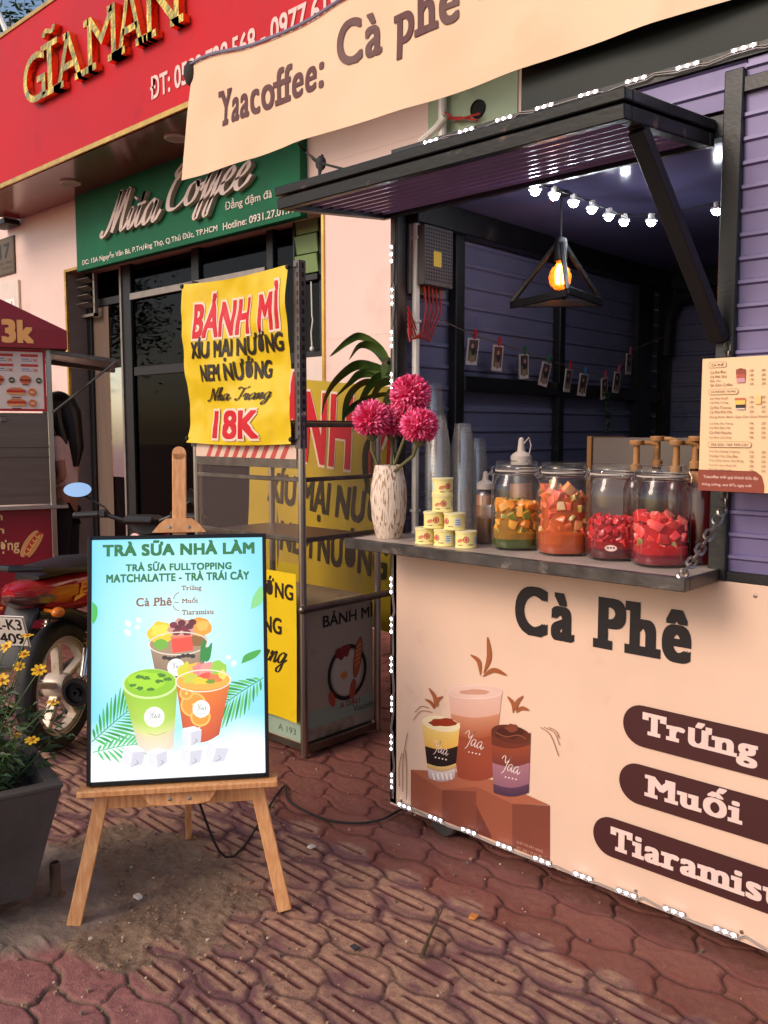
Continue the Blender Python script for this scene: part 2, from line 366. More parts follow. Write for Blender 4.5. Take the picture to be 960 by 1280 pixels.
class Art:
    """Flat printed artwork on a sheet: coloured shapes in thin layers. mp maps drawing units to the sheet; fr maps sheet (x, y, lift) to the place."""
    def __init__(s, fr, mp=None, step=3e-5, lift=.0015):
        s.fr = fr; s.mp = mp or (lambda x, y: (x, y)); s.v = []; s.f = []; s.c = []; s.z = lift; s.step = step
    def raw(s, vs, fs, cols, mapped=True):
        o = len(s.v)
        for x, y in vs:
            a, b = s.mp(x, y) if mapped else (x, y)
            s.v.append(s.fr(a, b, s.z))
        for f in fs:
            s.f.append(tuple(i + o for i in f)); s.c.append([cols[i] for i in f] if isinstance(cols, list) else [cols] * len(f))
        s.z += s.step
    def poly(s, p, c): s.raw(p, [tuple(range(len(p)))], c)
    def grad(s, p, cb, ct):
        """Four corners: two of colour cb, then two of colour ct."""
        n = 8; vs = []; cs = []; fs = []
        for i in range(n + 1):
            t = i / n
            vs += [(p[0][0] + (p[3][0] - p[0][0]) * t, p[0][1] + (p[3][1] - p[0][1]) * t), (p[1][0] + (p[2][0] - p[1][0]) * t, p[1][1] + (p[2][1] - p[1][1]) * t)]
            c = tuple(cb[k] + (ct[k] - cb[k]) * t for k in range(3)); cs += [c, c]
        for i in range(n): fs.append((2 * i, 2 * i + 1, 2 * i + 3, 2 * i + 2))
        s.raw(vs, fs, cs)
    def ell(s, cx, cy, rx, ry, c, rot=0, a0=0, a1=2 * PI, n=28):
        k = n if a1 - a0 > 6.28 else n + 1; ca, sa = math.cos(rot), math.sin(rot)
        p = []
        for i in range(k):
            t = a0 + (a1 - a0) * i / n; x, y = rx * math.cos(t), ry * math.sin(t); p.append((cx + x * ca - y * sa, cy + x * sa + y * ca))
        s.poly(p, c)
    def blob(s, cx, cy, rx, ry, c, seed=0, j=.18, n=14):
        r = random.Random(seed); p = []
        for i in range(n):
            t = 2 * PI * i / n; k = 1 + r.uniform(-j, j); p.append((cx + rx * k * math.cos(t), cy + ry * k * math.sin(t)))
        s.poly([(q.x, q.y) for q in cat_rom(p + [p[0]], 3)[:-1]], c)
    def ring(s, cx, cy, rx, ry, w_, c, n=40, wy=None):
        vs = []; wy = wy or w_
        for i in range(n):
            t = 2 * PI * i / n; vs += [(cx + rx * math.cos(t), cy + ry * math.sin(t)), (cx + (rx - w_) * math.cos(t), cy + (ry - wy) * math.sin(t))]
        s.raw(vs, [(2 * i, 2 * ((i + 1) % n), 2 * ((i + 1) % n) + 1, 2 * i + 1) for i in range(n)], c)
    def stroke(s, p, w_, c, taper=False, k=6):
        q = cat_rom(p, k) if len(p) > 2 else [Vector((*a, 0)) for a in p]
        vs = []; n = len(q)
        for i, a in enumerate(q):
            t = (q[min(i + 1, n - 1)] - q[max(i - 1, 0)]).normalized(); ww = w_ * (math.sin(PI * (i + .35) / (n + .4)) if taper else 1) / 2
            nn = Vector((-t.y, t.x, 0)) * ww; vs += [(a.x + nn.x, a.y + nn.y), (a.x - nn.x, a.y - nn.y)]
        s.raw(vs, [(2 * i, 2 * i + 1, 2 * i + 3, 2 * i + 2) for i in range(n - 1)], c)
    def rrect(s, x0, x1, y0, y1, r, c):
        p = []
        for cx, cy, a in ((x1 - r, y1 - r, 0), (x0 + r, y1 - r, PI / 2), (x0 + r, y0 + r, PI), (x1 - r, y0 + r, 1.5 * PI)):
            for i in range(9): p.append((cx + r * math.cos(a + PI / 2 * i / 8), cy + r * math.sin(a + PI / 2 * i / 8)))
        s.poly(p, c)
    def text(s, body, x0, x1, y0, y1, c, bold=0.0, slab=False, shear=0.0, space=1.0, mapped=False, ref=0, skew=0.0):
        """Lettering whose ink fills the box x0..x1, y0..y1 (sheet units unless mapped)."""
        vs, fs, a, b, d, e = text2d(body, 0.0, slab, shear, space)
        nf = SLABS.get((body, 0.0, slab, shear, space), len(fs))
        by = bold * (.45 if slab else .8); a, b, d, e = a - bold, b + bold, d - by, e + by
        offs = [(0, 0)]
        if bold:
            for rad in ([bold, bold * .5] if bold > .028 else [bold]): offs += [(rad * p_, rad * q_ * by / bold) for p_ in (-1, 0, 1) for q_ in (-1, 0, 1) if p_ or q_]
        for lay in [fs[:nf], fs[nf::2], fs[nf + 1::2]]:
            if not lay: continue
            use = sorted({i for f in lay for i in f}); mpv = {i: j for j, i in enumerate(use)}
            w_, l2 = [vs[i] for i in use], [tuple(mpv[i] for i in f) for f in lay]
            kx, ky = (x1 - x0) / (b - a), (y1 - y0) / (e - d)
            w_ = [(x0 + (x - a) * kx, y0 + (y - d) * ky) for x, y in w_]
            if ref: w_, l2 = refine(w_, l2, ref)
            for ox, oy in offs:
                w3 = [(x + ox * kx, y + oy * ky) for x, y in w_]
                if skew: w3 = [(x, y + skew * (x - x0)) for x, y in w3]
                s.raw(w3, l2, c, mapped)
    def script(s, body, x0, x1, y0, y1, c, mapped=False, wmin=.06, wmax=.24, skew=0.0):
        st = script(body, .32, wmin, wmax); A = [p for l_, r_ in st for p in l_ + r_]
        a, b = min(p.x for p in A), max(p.x for p in A); d, e = min(p.y for p in A), max(p.y for p in A)
        for l_, r_ in st:
            vs = []
            for p, q in zip(l_, r_):
                for k in (p, q):
                    X = x0 + (k.x - a) / (b - a) * (x1 - x0); vs.append((X, y0 + (k.y - d) / (e - d) * (y1 - y0) + skew * (X - x0)))
            s.raw(vs, [(2 * i, 2 * i + 1, 2 * i + 3, 2 * i + 2) for i in range(len(l_) - 1)], c, mapped)
    def build(s, name, m, parent=None, world=False, label=None):
        off = base_of(parent) if (world and parent is not None) else Vector()
        me = bpy.data.meshes.new(name); me.from_pydata([tuple(Vector(v) - off) for v in s.v], [], s.f)
        at_ = me.color_attributes.new('Col', 'FLOAT_COLOR', 'CORNER')
        fl = []
        for p, cs in zip(me.polygons, s.c):
            for c in cs: fl += [c[0], c[1], c[2], 1]
        at_.data.foreach_set('color', fl); me.materials.append(m); me.update()
        o = bpy.data.objects.new(name, me); COL.objects.link(o)
        if parent is not None: o.parent = parent
        if label: o['label'] = label
        return o
def on_y(Y): return lambda x, y, l: (x, Y - l, y)        # a sheet facing the street
def pix_y(Y):
    def f(u, v):
        p = at('Y', Y, u, v); return (p.x, p.z)
    return f

# ------------------------------------------------------------------ shared materials
M_black = mat('black_paint_steel', rgb(17, 16, 18), .42, 0, .25, 14, .08, 90, dirt=rgb(70, 62, 56), dthr=.62, dscale=9)
M_steel = mat('stainless_steel', rgb(178, 170, 160), .3, 1.0, .12, 9, .03, 120, stretch=(1, 1, .2))
M_dsteel = mat('worn_steel', rgb(120, 112, 104), .4, 1.0, .25, 14, .1, 80, dirt=rgb(82, 62, 48), dscale=7)
M_dark = mat('dark_rubber', rgb(22, 21, 21), .7, 0, .3, 20, .15, 120)
M_white = mat('white_plastic', rgb(226, 222, 214), .4, 0, .06, 8)
M_print = printed('vinyl_print')
M_glossprint = printed('gloss_print', rough=.25, coat=.25)
M_gold = mat('polished_brass', rgb(240, 188, 92), .10, 1.0, .25, 3, .9, 4.5, bdist=.06)
M_led = emit('led_white', (.78, .84, 1.0), 45.0)
M_leaf = mat('leaf_green', rgb(52, 86, 38), .45, 0, .45, 7)
M_leafd = mat('leaf_dark', rgb(34, 62, 30), .45, 0, .4, 6)

# ------------------------------------------------------------------ ground
def vnoise(x, y, seed=0):
    xi = np.floor(x).astype(np.int64); yi = np.floor(y).astype(np.int64); fx = x - xi; fy = y - yi
    fx = fx * fx * (3 - 2 * fx); fy = fy * fy * (3 - 2 * fy)
    def h(a, b):
        n = (a * 374761393 + b * 668265263 + seed * 1442695041) & 0x7fffffff
        n = ((n ^ (n >> 13)) * 1274126177) & 0x7fffffff
        n = n ^ (n >> 16)
        return (n & 0xffff) / 65535.0
    return (h(xi, yi) * (1 - fx) + h(xi + 1, yi) * fx) * (1 - fy) + (h(xi, yi + 1) * (1 - fx) + h(xi + 1, yi + 1) * fx) * fy
def fbm(x, y, o=4, seed=0):
    s_ = 0; a = .5
    for i in range(o): s_ = s_ + a * vnoise(x * 2 ** i, y * 2 ** i, seed + i); a *= .5
    return s_ / (1 - .5 ** o)
def h2(a, b, seed=0):
    n = (a.astype(np.int64) * 374761393 + b.astype(np.int64) * 668265263 + seed * 1442695041) & 0x7fffffff
    n = ((n ^ (n >> 13)) * 1274126177) & 0x7fffffff; n = n ^ (n >> 16)
    return (n & 0xffff) / 65535.0
def sst(a, b, x): t = np.clip((x - a) / (b - a), 0, 1); return t * t * (3 - 2 * t)
def lines(segs):
    o = []
    for a, b, d in segs: o.append(np.arange(a, b, d))
    return np.concatenate(o)
gx = lines([(-80, -16, 8), (-16, -6, .5), (-6, -4.2, .022), (-4.2, -3.1, .011), (-3.1, -.5, .0055), (-.5, .6, .05), (.6, 10, 1), (10, 81, 10)])
gy = lines([(-80, -8, 8), (-8, .6, .6), (.6, 2.5, .0055), (2.5, 3.4, .011), (3.4, 5, .04), (5, 12, 1), (12, 81, 10)])
XX, YY = np.meshgrid(gx, gy)
def ground_fields(X, Y):
    PX, PY, X0, Y0 = .263, .1285, -1.885, 1.4326
    wx = (fbm(X * 3, Y * 3, 2, 5) - .5) * .012; wy = (fbm(X * 3, Y * 3, 2, 9) - .5) * .012
    x = X + wx - X0; y = Y + wy - Y0
    tri = lambda t: np.abs((t % 1) * 2 - 1) * 2 - 1
    AM = .125
    wob = (fbm(X * 22, Y * 22, 2, 15) - .5) * .07
    edge_r = lambda r: r + AM * np.clip(tri(x / PX + .5 * r - .15) * 2.0, -1, 1) + wob
    v = y / PY; row = np.floor(v)
    row = row + (v > edge_r(row + 1)) - (v < edge_r(row))
    u = x / PX - .5 * (row % 2) + .055 * np.clip(tri(v + .25) * 1.6, -1, 1) + wob * .5
    col = np.floor(u); fu = u - col
    lo, hi = edge_r(row), edge_r(row + 1)
    du = np.minimum(fu, 1 - fu) * PX; dv = np.minimum(v - lo, hi - v) * PY * .9
    dj = np.minimum(du, dv)
    rn = h2(col, row, 3); rt = h2(col, row, 8)
    nz = fbm(X * 9, Y * 9, 4, 21); nf = fbm(X * 60, Y * 60, 3, 33); nl = fbm(X * 1.7, Y * 1.7, 3, 41)
    smooth = sst(-.02, .02, Y - (2.09 + .03 * np.clip(tri(X / PX) * 1.9, -1, 1) - .045 * (X + 1.4)))
    # joints: a rounded arris running down to a sandy joint
    jw = .003 + .004 * nz
    edge = 1 - sst(0, 1, dj / (jw + .004))
    # two sunk bars along each ribbed paver
    def bar(c, s0, s1):
        a = np.maximum(np.abs(f0 - c) * PY - .0060, np.maximum((s0 - g0) * PX, (g0 - s1) * PX))
        return 1 - sst(-.0015, .0035, a)
    r0 = np.floor(v); f0 = v - r0; u0 = x / PX - .5 * (r0 % 2); c0 = np.floor(u0); g0 = u0 - c0; sh = (h2(c0, r0, 8) - .5) * .03
    bars = np.maximum(bar(.33, .075 + sh, .85 + sh), bar(.65, .175 + sh, .95 + sh)) * (1 - smooth)
    z = (rn - .5) * .005 + (rt - .5) * .012 * (fu - .5) - edge * (.006 + .004 * smooth) - bars * .0065 + (nf - .5) * .004 + (nz - .5) * .005
    nm = fbm(X * 16, Y * 16, 3, 61)
    sand = np.clip(sst(-.012, .012, dj - .018 - (nm - .5) * .05 - (nl - .5) * .05) * (1 - .92 * bars) * (.62 + .38 * sst(.3, .7, nf)) * (1 - .85 * smooth) * sst(.22, .45, nz * .5 + nl * .5), 0, 1)
    sand = np.clip(sand + .6 * (edge > .5) * (1 - .8 * smooth) * sst(.38, .55, nz), 0, 1)
    # bare soil round the planter and under the sign stand, with broken pavers poking through
    d = np.sqrt(((X + 2.50) / .50) ** 2 + ((Y - 1.42) / .36) ** 2) + (nl - .5) * .5 + (nz - .5) * .7
    d2 = np.sqrt(((X + 2.28) / .22) ** 2 + ((Y - 1.22) / .13) ** 2) + (nz - .5) * .9
    soil = np.clip(np.maximum(1 - sst(.86, 1.02, d), 1 - sst(.8, 1.0, d2)), 0, 1)
    clod = fbm(X * 38, Y * 38, 4, 77)
    zs = .004 + (nz - .5) * .028 + (clod - .5) * .016 + (nf - .5) * .006
    # cement apron under the planter
    d3 = np.sqrt(((X + 2.72) / .46) ** 2 + ((Y - 1.16) / .30) ** 2) + (nz - .5) * .35
    cem = 1 - sst(.82, 1.0, d3)
    z = z * (1 - soil) + zs * soil
    z = z * (1 - cem) + (.012 + (nf - .5) * .006 + (nz - .5) * .022) * cem
    tone = np.clip(rn * .7 + nl * .3, 0, 1)
    bare = (1 - soil) * sst(-1.70, -1.84, X + (nz - .5) * .3) * sst(1.24, 1.14, Y + (nz - .5) * .2)      # the old pinkish pavers low left
    soil = np.clip(soil + sst(.25, .8, edge) * bare * .8, 0, 1)
    return z + bare * (bars * .0065 - edge * .006), sand * (1 - bare), soil, tone, bars * (1 - bare), cem, smooth, edge, bare
ZZ, F_sand, F_soil, F_tone, F_bar, F_cem, F_smooth, F_edge, F_bare = ground_fields(XX, YY)
far = (np.abs(XX + 2) > 8) | (np.abs(YY - 1) > 7); ZZ[far] = 0; F_bar[far] = 0; F_edge[far] = 0
ny, nx = XX.shape
me = bpy.data.meshes.new('pavement')
co = np.stack([XX, YY, ZZ], -1).reshape(-1, 3).astype(np.float32)
idx = np.arange(nx * ny).reshape(ny, nx)
q = np.stack([idx[:-1, :-1], idx[:-1, 1:], idx[1:, 1:], idx[1:, :-1]], -1).reshape(-1, 4)
me.vertices.add(len(co)); me.vertices.foreach_set('co', co.ravel())
me.loops.add(q.size); me.loops.foreach_set('vertex_index', q.ravel().astype(np.int32))
me.polygons.add(len(q)); me.polygons.foreach_set('loop_start', np.arange(0, q.size, 4, dtype=np.int32))
me.polygons.foreach_set('use_smooth', [True] * len(q))
me.update(calc_edges=True)
for nm, fl in (('sand', F_sand), ('soil', F_soil), ('tone', F_tone), ('groove', F_bar), ('cement', F_cem), ('plain', F_smooth), ('joint', F_edge), ('bare', F_bare)):
    a = me.attributes.new(nm, 'FLOAT', 'POINT'); a.data.foreach_set('value', fl.ravel().astype(np.float32))
m = bpy.data.materials.new('paving'); m.use_nodes = True; n = m.node_tree; L = n.links; b = n.nodes['Principled BSDF']
def attr(nm):
    a = n.nodes.new('ShaderNodeAttribute'); a.attribute_name = nm; return a.outputs['Fac']
def mixc(f, a, c):
    x = n.nodes.new('ShaderNodeMix'); x.data_type = 'RGBA'; L.new(f, x.inputs[0])
    if isinstance(a, tuple): x.inputs[6].default_value = (*a, 1)
    else: L.new(a, x.inputs[6])
    if isinstance(c, tuple): x.inputs[7].default_value = (*c, 1)
    else: L.new(c, x.inputs[7])
    return x.outputs[2]
tc = n.nodes.new('ShaderNodeTexCoord')
def nz_(sc, det=8, ro=.6):
    x = n.nodes.new('ShaderNodeTexNoise'); x.inputs['Scale'].default_value = sc; x.inputs['Detail'].default_value = det; x.inputs['Roughness'].default_value = ro
    L.new(tc.outputs['Object'], x.inputs['Vector']); return x.outputs[0]
def ramp(f, p0, p1):
    x = n.nodes.new('ShaderNodeMapRange'); x.inputs[1].default_value = p0; x.inputs[2].default_value = p1; L.new(f, x.inputs[0]); return x.outputs[0]
fine = nz_(150, 6, .7); mid = nz_(24)
red = mixc(attr('tone'), rgb(106, 70, 74), rgb(132, 90, 92))
red = mixc(ramp(mid, .35, .7), red, rgb(122, 82, 84))
plain = mixc(attr('tone'), rgb(108, 60, 54), rgb(136, 80, 70)); plain = mixc(ramp(mid, .4, .75), plain, rgb(134, 80, 68))
base = mixc(attr('plain'), red, plain)
base = mixc(attr('bare'), base, mixc(ramp(mid, .35, .65), rgb(140, 90, 88), rgb(168, 112, 106)))
base = mixc(attr('groove'), base, rgb(84, 38, 38))
sandc = mixc(ramp(fine, .3, .7), rgb(156, 118, 96), rgb(190, 150, 122))
base = mixc(attr('sand'), base, sandc)
jm = n.nodes.new('ShaderNodeMath'); jm.operation = 'MULTIPLY'; jm.inputs[1].default_value = .75; L.new(attr('joint'), jm.inputs[0])
base = mixc(jm.outputs[0], base, rgb(70, 50, 42))
soilc = mixc(ramp(nz_(9), .35, .68), rgb(104, 84, 70), rgb(146, 120, 98)); soilc = mixc(ramp(fine, .45, .75), soilc, rgb(164, 138, 114))
base = mixc(attr('soil'), base, soilc)
base = mixc(attr('cement'), base, mixc(ramp(nz_(6), .35, .7), rgb(118, 104, 94), rgb(160, 142, 128)))
base = mixc(ramp(nz_(340, 3, .5), .66, .72), base, rgb(70, 56, 48))
L.new(base, b.inputs['Base Color']); b.inputs['Roughness'].default_value = .82; b.inputs['Specular IOR Level'].default_value = .3
bp = n.nodes.new('ShaderNodeBump'); bp.inputs['Strength'].default_value = .8; bp.inputs['Distance'].default_value = .006
L.new(fine, bp.inputs['Height']); L.new(bp.outputs[0], b.inputs['Normal'])
me.materials.append(m)
pav = bpy.data.objects.new('pavement', me); COL.objects.link(pav); tag(pav, kind='structure')

# ------------------------------------------------------------------ the shophouse behind
YF = 4.7
M_wall = mat('peach_wall_tile', rgb(230, 200, 188), .35, 0, .05, 1.6, .03, 6, dirt=rgb(216, 182, 168), dscale=1.4)
M_jamb = mat('grey_plaster', rgb(134, 118, 108), .7, 0, .14, 5, .1, 40, dirt=rgb(104, 92, 84))
M_door = mat('black_door_frame', rgb(38, 36, 38), .35, .3, .2, 8)
M_doorl = mat('grey_aluminium_edge', rgb(150, 140, 132), .4, .6, .15, 9)
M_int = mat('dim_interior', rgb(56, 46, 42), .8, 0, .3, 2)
M_glass = glass('shop_glass', (.55, .5, .48), 1.13, .015, .006)
M_trim = mat('gold_edge_trim', rgb(226, 176, 92), .25, .85, .15, 8)
bld = thing('shop_building', 'peach tiled shophouse with dark glazed doorway behind the kiosk and carts', 'building', (-7, 5, 0))
g = G()
XO0, XO1, ZO = -9.03, -4.965, 3.21
g.bb(-17, XO0, YF, YF + .3, 0, 5.2); g.bb(XO1, 5, YF, YF + .3, 0, 5.2); g.bb(XO0, XO1, YF, YF + .3, ZO, 5.2)
for zz in (1.1, 2.2, 3.52):   # tile courses read as thin proud lips
    g.bb(XO1 + .02, 5, YF - .002, YF + .01, zz, zz + .006); g.bb(-17, XO0 - .02, YF - .002, YF + .01, zz, zz + .006)
g.build('wall', M_wall, bld, world=True)
g = G(); g.bb(-17, 5, YF + .3, 9, 4.9, 5.1); g.build('roof', M_jamb, bld, world=True)
g = G(); g.bb(XO0 - .012, XO0 + .018, YF - .014, YF + .02, 0, ZO + .02, .003); g.bb(XO0 + .018, XO1 - .018, YF - .014, YF + .02, ZO - .012, ZO + .02, .003); g.bb(XO1 - .018, XO1 + .012, YF - .014, YF + .02, 0, ZO + .02, .003)
g.build('gold_trim', M_trim, bld, world=True)
g = G(); g.bb(XO0 - .001, XO0 + .02, YF + .02, YF + .31, 0, ZO - .02); g.build('door_jamb', M_jamb, bld, world=True)
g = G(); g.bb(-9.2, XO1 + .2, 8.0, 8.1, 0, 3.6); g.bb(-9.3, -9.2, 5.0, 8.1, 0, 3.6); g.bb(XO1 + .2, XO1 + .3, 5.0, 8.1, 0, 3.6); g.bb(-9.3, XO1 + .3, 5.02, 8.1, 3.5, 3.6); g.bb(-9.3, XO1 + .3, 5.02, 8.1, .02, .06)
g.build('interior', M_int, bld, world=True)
YR = 4.95
def rx(u): return at('Y', YR, u, 480).x
def rz(u, v): return at('Y', YR, u, v).z
dr = G()
def post(u0, u1, z0=0, z1=ZO, y0=YR - .03, y1=YR + .05): dr.bb(rx(u0), rx(u1), y0, y1, z0, z1, .004)
post(107, 119); post(157, 169); post(403, 412); post(245, 254); post(338, 346)
zt = rz(157, 380)
dr.bb(rx(170), rx(403), YR - .02, YR + .03, rz(240, 458) - .05, rz(240, 458) + .04, .003)
dr.bb(rx(119), rx(157), YR - .02, YR + .03, zt + .02, zt + .1, .003)
doors = dr.build('door_frame', M_door, bld, world=True)
g = G(); g.bb(rx(157), rx(159), YR - .045, YR - .03, 0, ZO); g.bb(rx(170), rx(338), YR - .05, YR - .02, zt + .02, zt + .085, .002)
g.build('door_edge', M_doorl, bld, world=True)
g = G(); g.bb(rx(169), rx(403), YR, YR + .006, .05, ZO - .02); g.bb(rx(138), rx(157), YR, YR + .006, .05, zt)
g.build('door_glass', M_glass, bld, world=True)
g = G(); g.bb(rx(119), rx(138), YR, YR + .02, 0, zt + .02); g.build('door_brown_panel', mat('streaked_brown', rgb(96, 78, 66), .85, 0, .2, 3, stretch=(14, 1, .4)), bld, world=True)  # brown panel with upright streaks in the first door bay
# mirror-bright strip of door glass
g = G(); g.bb(rx(138.5), rx(156.5), YR - .012, YR - .006, 1.0, rz(146, 460)); g.build('mirror_panel', mat('mirror_glass', (.8, .8, .8), .03, 1, .02, 3), bld, world=True)
lw = G(); z1 = ZO - .03; z0 = rz(119, 397)
lw.bb(rx(109), rx(131), YR - .09, YR - .05, z0, z0 + .03); lw.bb(rx(109), rx(111), YR - .09, YR - .05, z0, z1); lw.bb(rx(129), rx(131), YR - .09, YR - .05, z0, z1)
lf = lw.build('window', M_doorl, bld, world=True)
lv = G()
for i in range(4): lv.box(((rx(104) + rx(129)) / 2, YR - .11, z0 + .12 + i * (z1 - z0 - .1) / 4), (rx(129) - rx(104), .09, .008), .002, (R_(-25), 0, 0))
lv.build('louvre', M_doorl, lf, world=True)
# right-hand light: green louvres above a dark pane
M_glv = mat('green_louvre', rgb(112, 136, 84), .45, 0, .2, 3, dirt=rgb(96, 92, 62), dscale=3)
g = G(); za, zb = rz(390, 343), rz(390, 268)
for i in range(3):
    zc = za + (zb - za) * (i + .5) / 3
    g.box(((rx(376) + rx(403)) / 2, YR - .04, zc), (rx(403) - rx(376), .02, (zb - za) / 3 - .012), .003, (R_(8), 0, 0))
g.build('louvre', M_glv, bld, world=True)
g = G(); g.bb(rx(374), rx(404), YR - .06, YR, za - .06, za - .01, .004); g.bb(rx(374), rx(376.5), YR - .06, YR, 0, zb, .004); g.build('window_frame', M_door, bld, world=True)
g = G(); g.tube([at('Y', YR - .05, 389, 352), at('Y', YR - .05, 390, 395), at('Y', YR - .05, 391, 400), at('Y', YR - .05, 389, 415), at('Y', YR - .05, 390, 434)], .006, 6); g.ball(at('Y', YR - .05, 390, 436), .02, 5); g.build('pull_cord', M_white, bld, world=True)
# pale green patch of wall with a pipe sleeve hole
g = G(); p0 = at('Y', YF - .004, 536, 168); p1 = at('Y', YF - .004, 648, 90)
g.bb(p0.x, p1.x, YF - .012, YF - .002, 3.1, 4.4); g.build('green_wall_panel', mat('pale_green_paint', rgb(158, 178, 150), .6, 0, .1, 3, dirt=rgb(120, 134, 112)), bld, world=True)
g = G(); c = at('Y', YF - .02, 597, 136); g.lathe([(.058, 0), (.058, .012), (.05, .012), (.05, .004)], 24, Matrix.Translation((c.x, YF - .012, c.z)) @ Matrix.Rotation(PI / 2, 4, 'X')); g.build('pipe_sleeve', mat('dark_hole', (.01, .01, .01), .9), bld, world=True)
g = G(); g.tube([at('Y', YF - .06, 553, 175), at('Y', YF - .06, 553, 120), at('Y', YF - .06, 556, 60)], .028, 10); g.tube([at('Y', YF - .1, 525, 178), at('Y', YF - .1, 545, 160), at('Y', YF - .1, 556, 146)], .022, 8); g.build('white_pipe', M_white, bld, world=True)
g = G(); g.tube([at('Y', YF - .05, 548, 160), at('Y', YF - .05, 556, 149), at('Y', YF - .05, 575, 147), at('Y', YF - .05, 596, 150)], .008, 6); g.tube([at('Y', YF - .06, 556, 140), at('Y', YF - .06, 570, 150), at('Y', YF - .06, 600, 142)], .007, 6); g.build('wire', mat('red_wire', rgb(176, 40, 34), .5), bld, world=True)

# notices and plates on the wall
A = Art(on_y(YF - .02)); a0 = at('Y', YF, -25, 297); a1 = at('Y', YF, 18, 346)
A.rrect(-11.4, -10.22, 3.36, 3.75, .01, rgb(96, 78, 54)); c_ = rgb(34, 26, 20)
A.text('17', -10.58, -10.30, 3.53, 3.70, c_, .03); A.text('Nguyễn Bá', -11.0, -10.26, 3.455, 3.505, c_, .01); A.text('P. TR. THỌ', -10.9, -10.27, 3.395, 3.43, c_, .01)
g = G(); g.bb(-11.42, -10.2, YF - .02, YF - .001, 3.34, 3.77, .003); pl = g.build('house_number_plate', mat('bronze_plate', rgb(84, 66, 46), .4, .4, .2, 8)); tag(pl, 'bronze house number plate reading 17 on the peach wall', 'plaque')
A.build('lettering', M_print, pl)
z0, z1 = 2.72, 3.25
g = G(); g.bb(-11.4, -10.11, YF - .03, YF - .001, z0, z1, .004); wf = g.build('welcome_board', mat('pale_frame', rgb(222, 205, 190), .4, 0, .06, 8)); tag(wf, 'white framed welcome board under the house number plate', 'sign')
A = Art(on_y(YF - .03)); A.rrect(-11.36, -10.2, z0 + .05, z1 - .05, .01, rgb(226, 208, 196)); A.rrect(-11.36, -10.22, z0 + .06, z1 - .2, .01, rgb(245, 238, 230))
A.text('welcome!', -11.30, -10.27, 2.87, 3.02, rgb(190, 110, 110), 0); A.build('lettering', M_print, wf)
nb = at('Y', YR - .07, 379, 480); nc = at('Y', YR - .07, 404, 450)
A = Art(on_y(YR - .07)); g = G(); g.bb(nb.x, nc.x, YR - .072, YR - .062, nb.z, nc.z + .03); no_ = g.build('paper_notice', mat('paper', rgb(226, 206, 194), .8, 0, .04, 6)); tag(no_, 'small white paper notice taped to the dark window beside the gold trim', 'notice')
for i, s_ in enumerate(('CAMERA GIÁM', 'SÁT 24/24', 'XIN CẢM ƠN')): A.text(s_, nb.x + .04, nc.x - .05 - .03 * i, nc.z - .05 - .075 * i, nc.z - .015 - .075 * i, rgb(90, 80, 84))
A.build('lettering', M_print, no_)

# ------------------------------------------------------------------ red sign box on the facade
YS = 3.97; ZS0, ZS1 = 3.93, 5.33
rs = thing('red_sign_box', 'large red sign box with gold letters above the doorway', 'sign', (-7, YS, ZS0))
M_red = mat('red_sign_paint', rgb(188, 8, 24), .5, 0, .12, 1.2, .02, 5, dirt=rgb(168, 12, 26), dscale=2.5, spec=.25)
g = G(); g.bb(-10.1, -2.6, YS, YF - .02, ZS0, ZS1); g.build('panel', M_red, rs, world=True)
g = G(); g.bb(-10.08, -2.62, YS + .03, YF - .03, ZS0 - .012, ZS0 - .002); g.build('soffit', mat('dark_red_soffit', rgb(120, 28, 34), .2, 0, .12, 2, coat=.4), rs, world=True)
g = G(); g.bb(-10.1, -2.6, YS - .015, YS - .001, ZS0 - .02, ZS0 + .025, .003); g.bb(-10.1, -2.6, YS - .012, YS - .001, ZS1 - .02, ZS1 + .02, .003); g.build('gold_trim', M_trim, rs, world=True)
g = G(); g.bb(-10.4, -10.02, YF - .2, YF - .02, ZS0 - .08, ZS0 - .02, .004); g.build('bracket', M_black, rs, world=True)
def letters3d(body, x0, x1, z0, z1, depth, Y, name, m, parent, slab=True, bold=.012, space=1.05):
    vs, fs, a, b_, d, e = text2d(body, bold, slab, 0, space)
    g = G()
    # front faces, and walls along the outline edges
    vs, fs = list(vs), list(fs)
    P = lambda q, l: (x0 + (q[0] - a) / (b_ - a) * (x1 - x0), Y - l, z0 + (q[1] - d) / (e - d) * (z1 - z0))
    n_ = len(vs)
    F = list(fs); cnt = {}
    for f in fs:
        for i in range(len(f)):
            k = (f[i], f[(i + 1) % len(f)]); cnt[tuple(sorted(k))] = cnt.get(tuple(sorted(k)), []) + [k]
    for k, v in cnt.items():
        if len(v) == 1: i, j = v[0]; F.append((j, i, i + n_, j + n_))
    dz = [depth] * n_
    for j, f in enumerate(fs[SLABS.get((body, bold, slab, 0, space), len(fs)):]):
        for i in f: dz[i] = depth + .0008 * (1 + j)
    g.add([P(q, dz[i]) for i, q in enumerate(vs)] + [P(q, .002) for q in vs], F)
    return g.build(name, m, parent, smooth=0, world=True, norm=False)
for body, u0, v0, v1, u1 in (('G', 31, 141, 82, 58), ('Ĩ', 54, 130, 51, 74), ('A', 68, 125, 52, 108), ('M', 107, 103, 17, 151), ('Ẫ', 144, 80, -34, 184), ('N', 180, 56, -22, 230)):
    p0 = at('Y', YS - .06, u0, v0); p1 = at('Y', YS - .06, u1, v0 - (u1 - u0) * .45)
    q_ = at('Y', YS - .06, u0, v1)
    zt_ = {'Ĩ': 4.55 + .52, 'Ẫ': 5.22}.get(body, 4.93)
    letters3d(body, p0.x, p1.x, 4.50, zt_, .065, YS, 'gold_letter', M_gold, rs)
A = Art(on_y(YS - .002), lift=.003)
c_ = rgb(236, 200, 190)
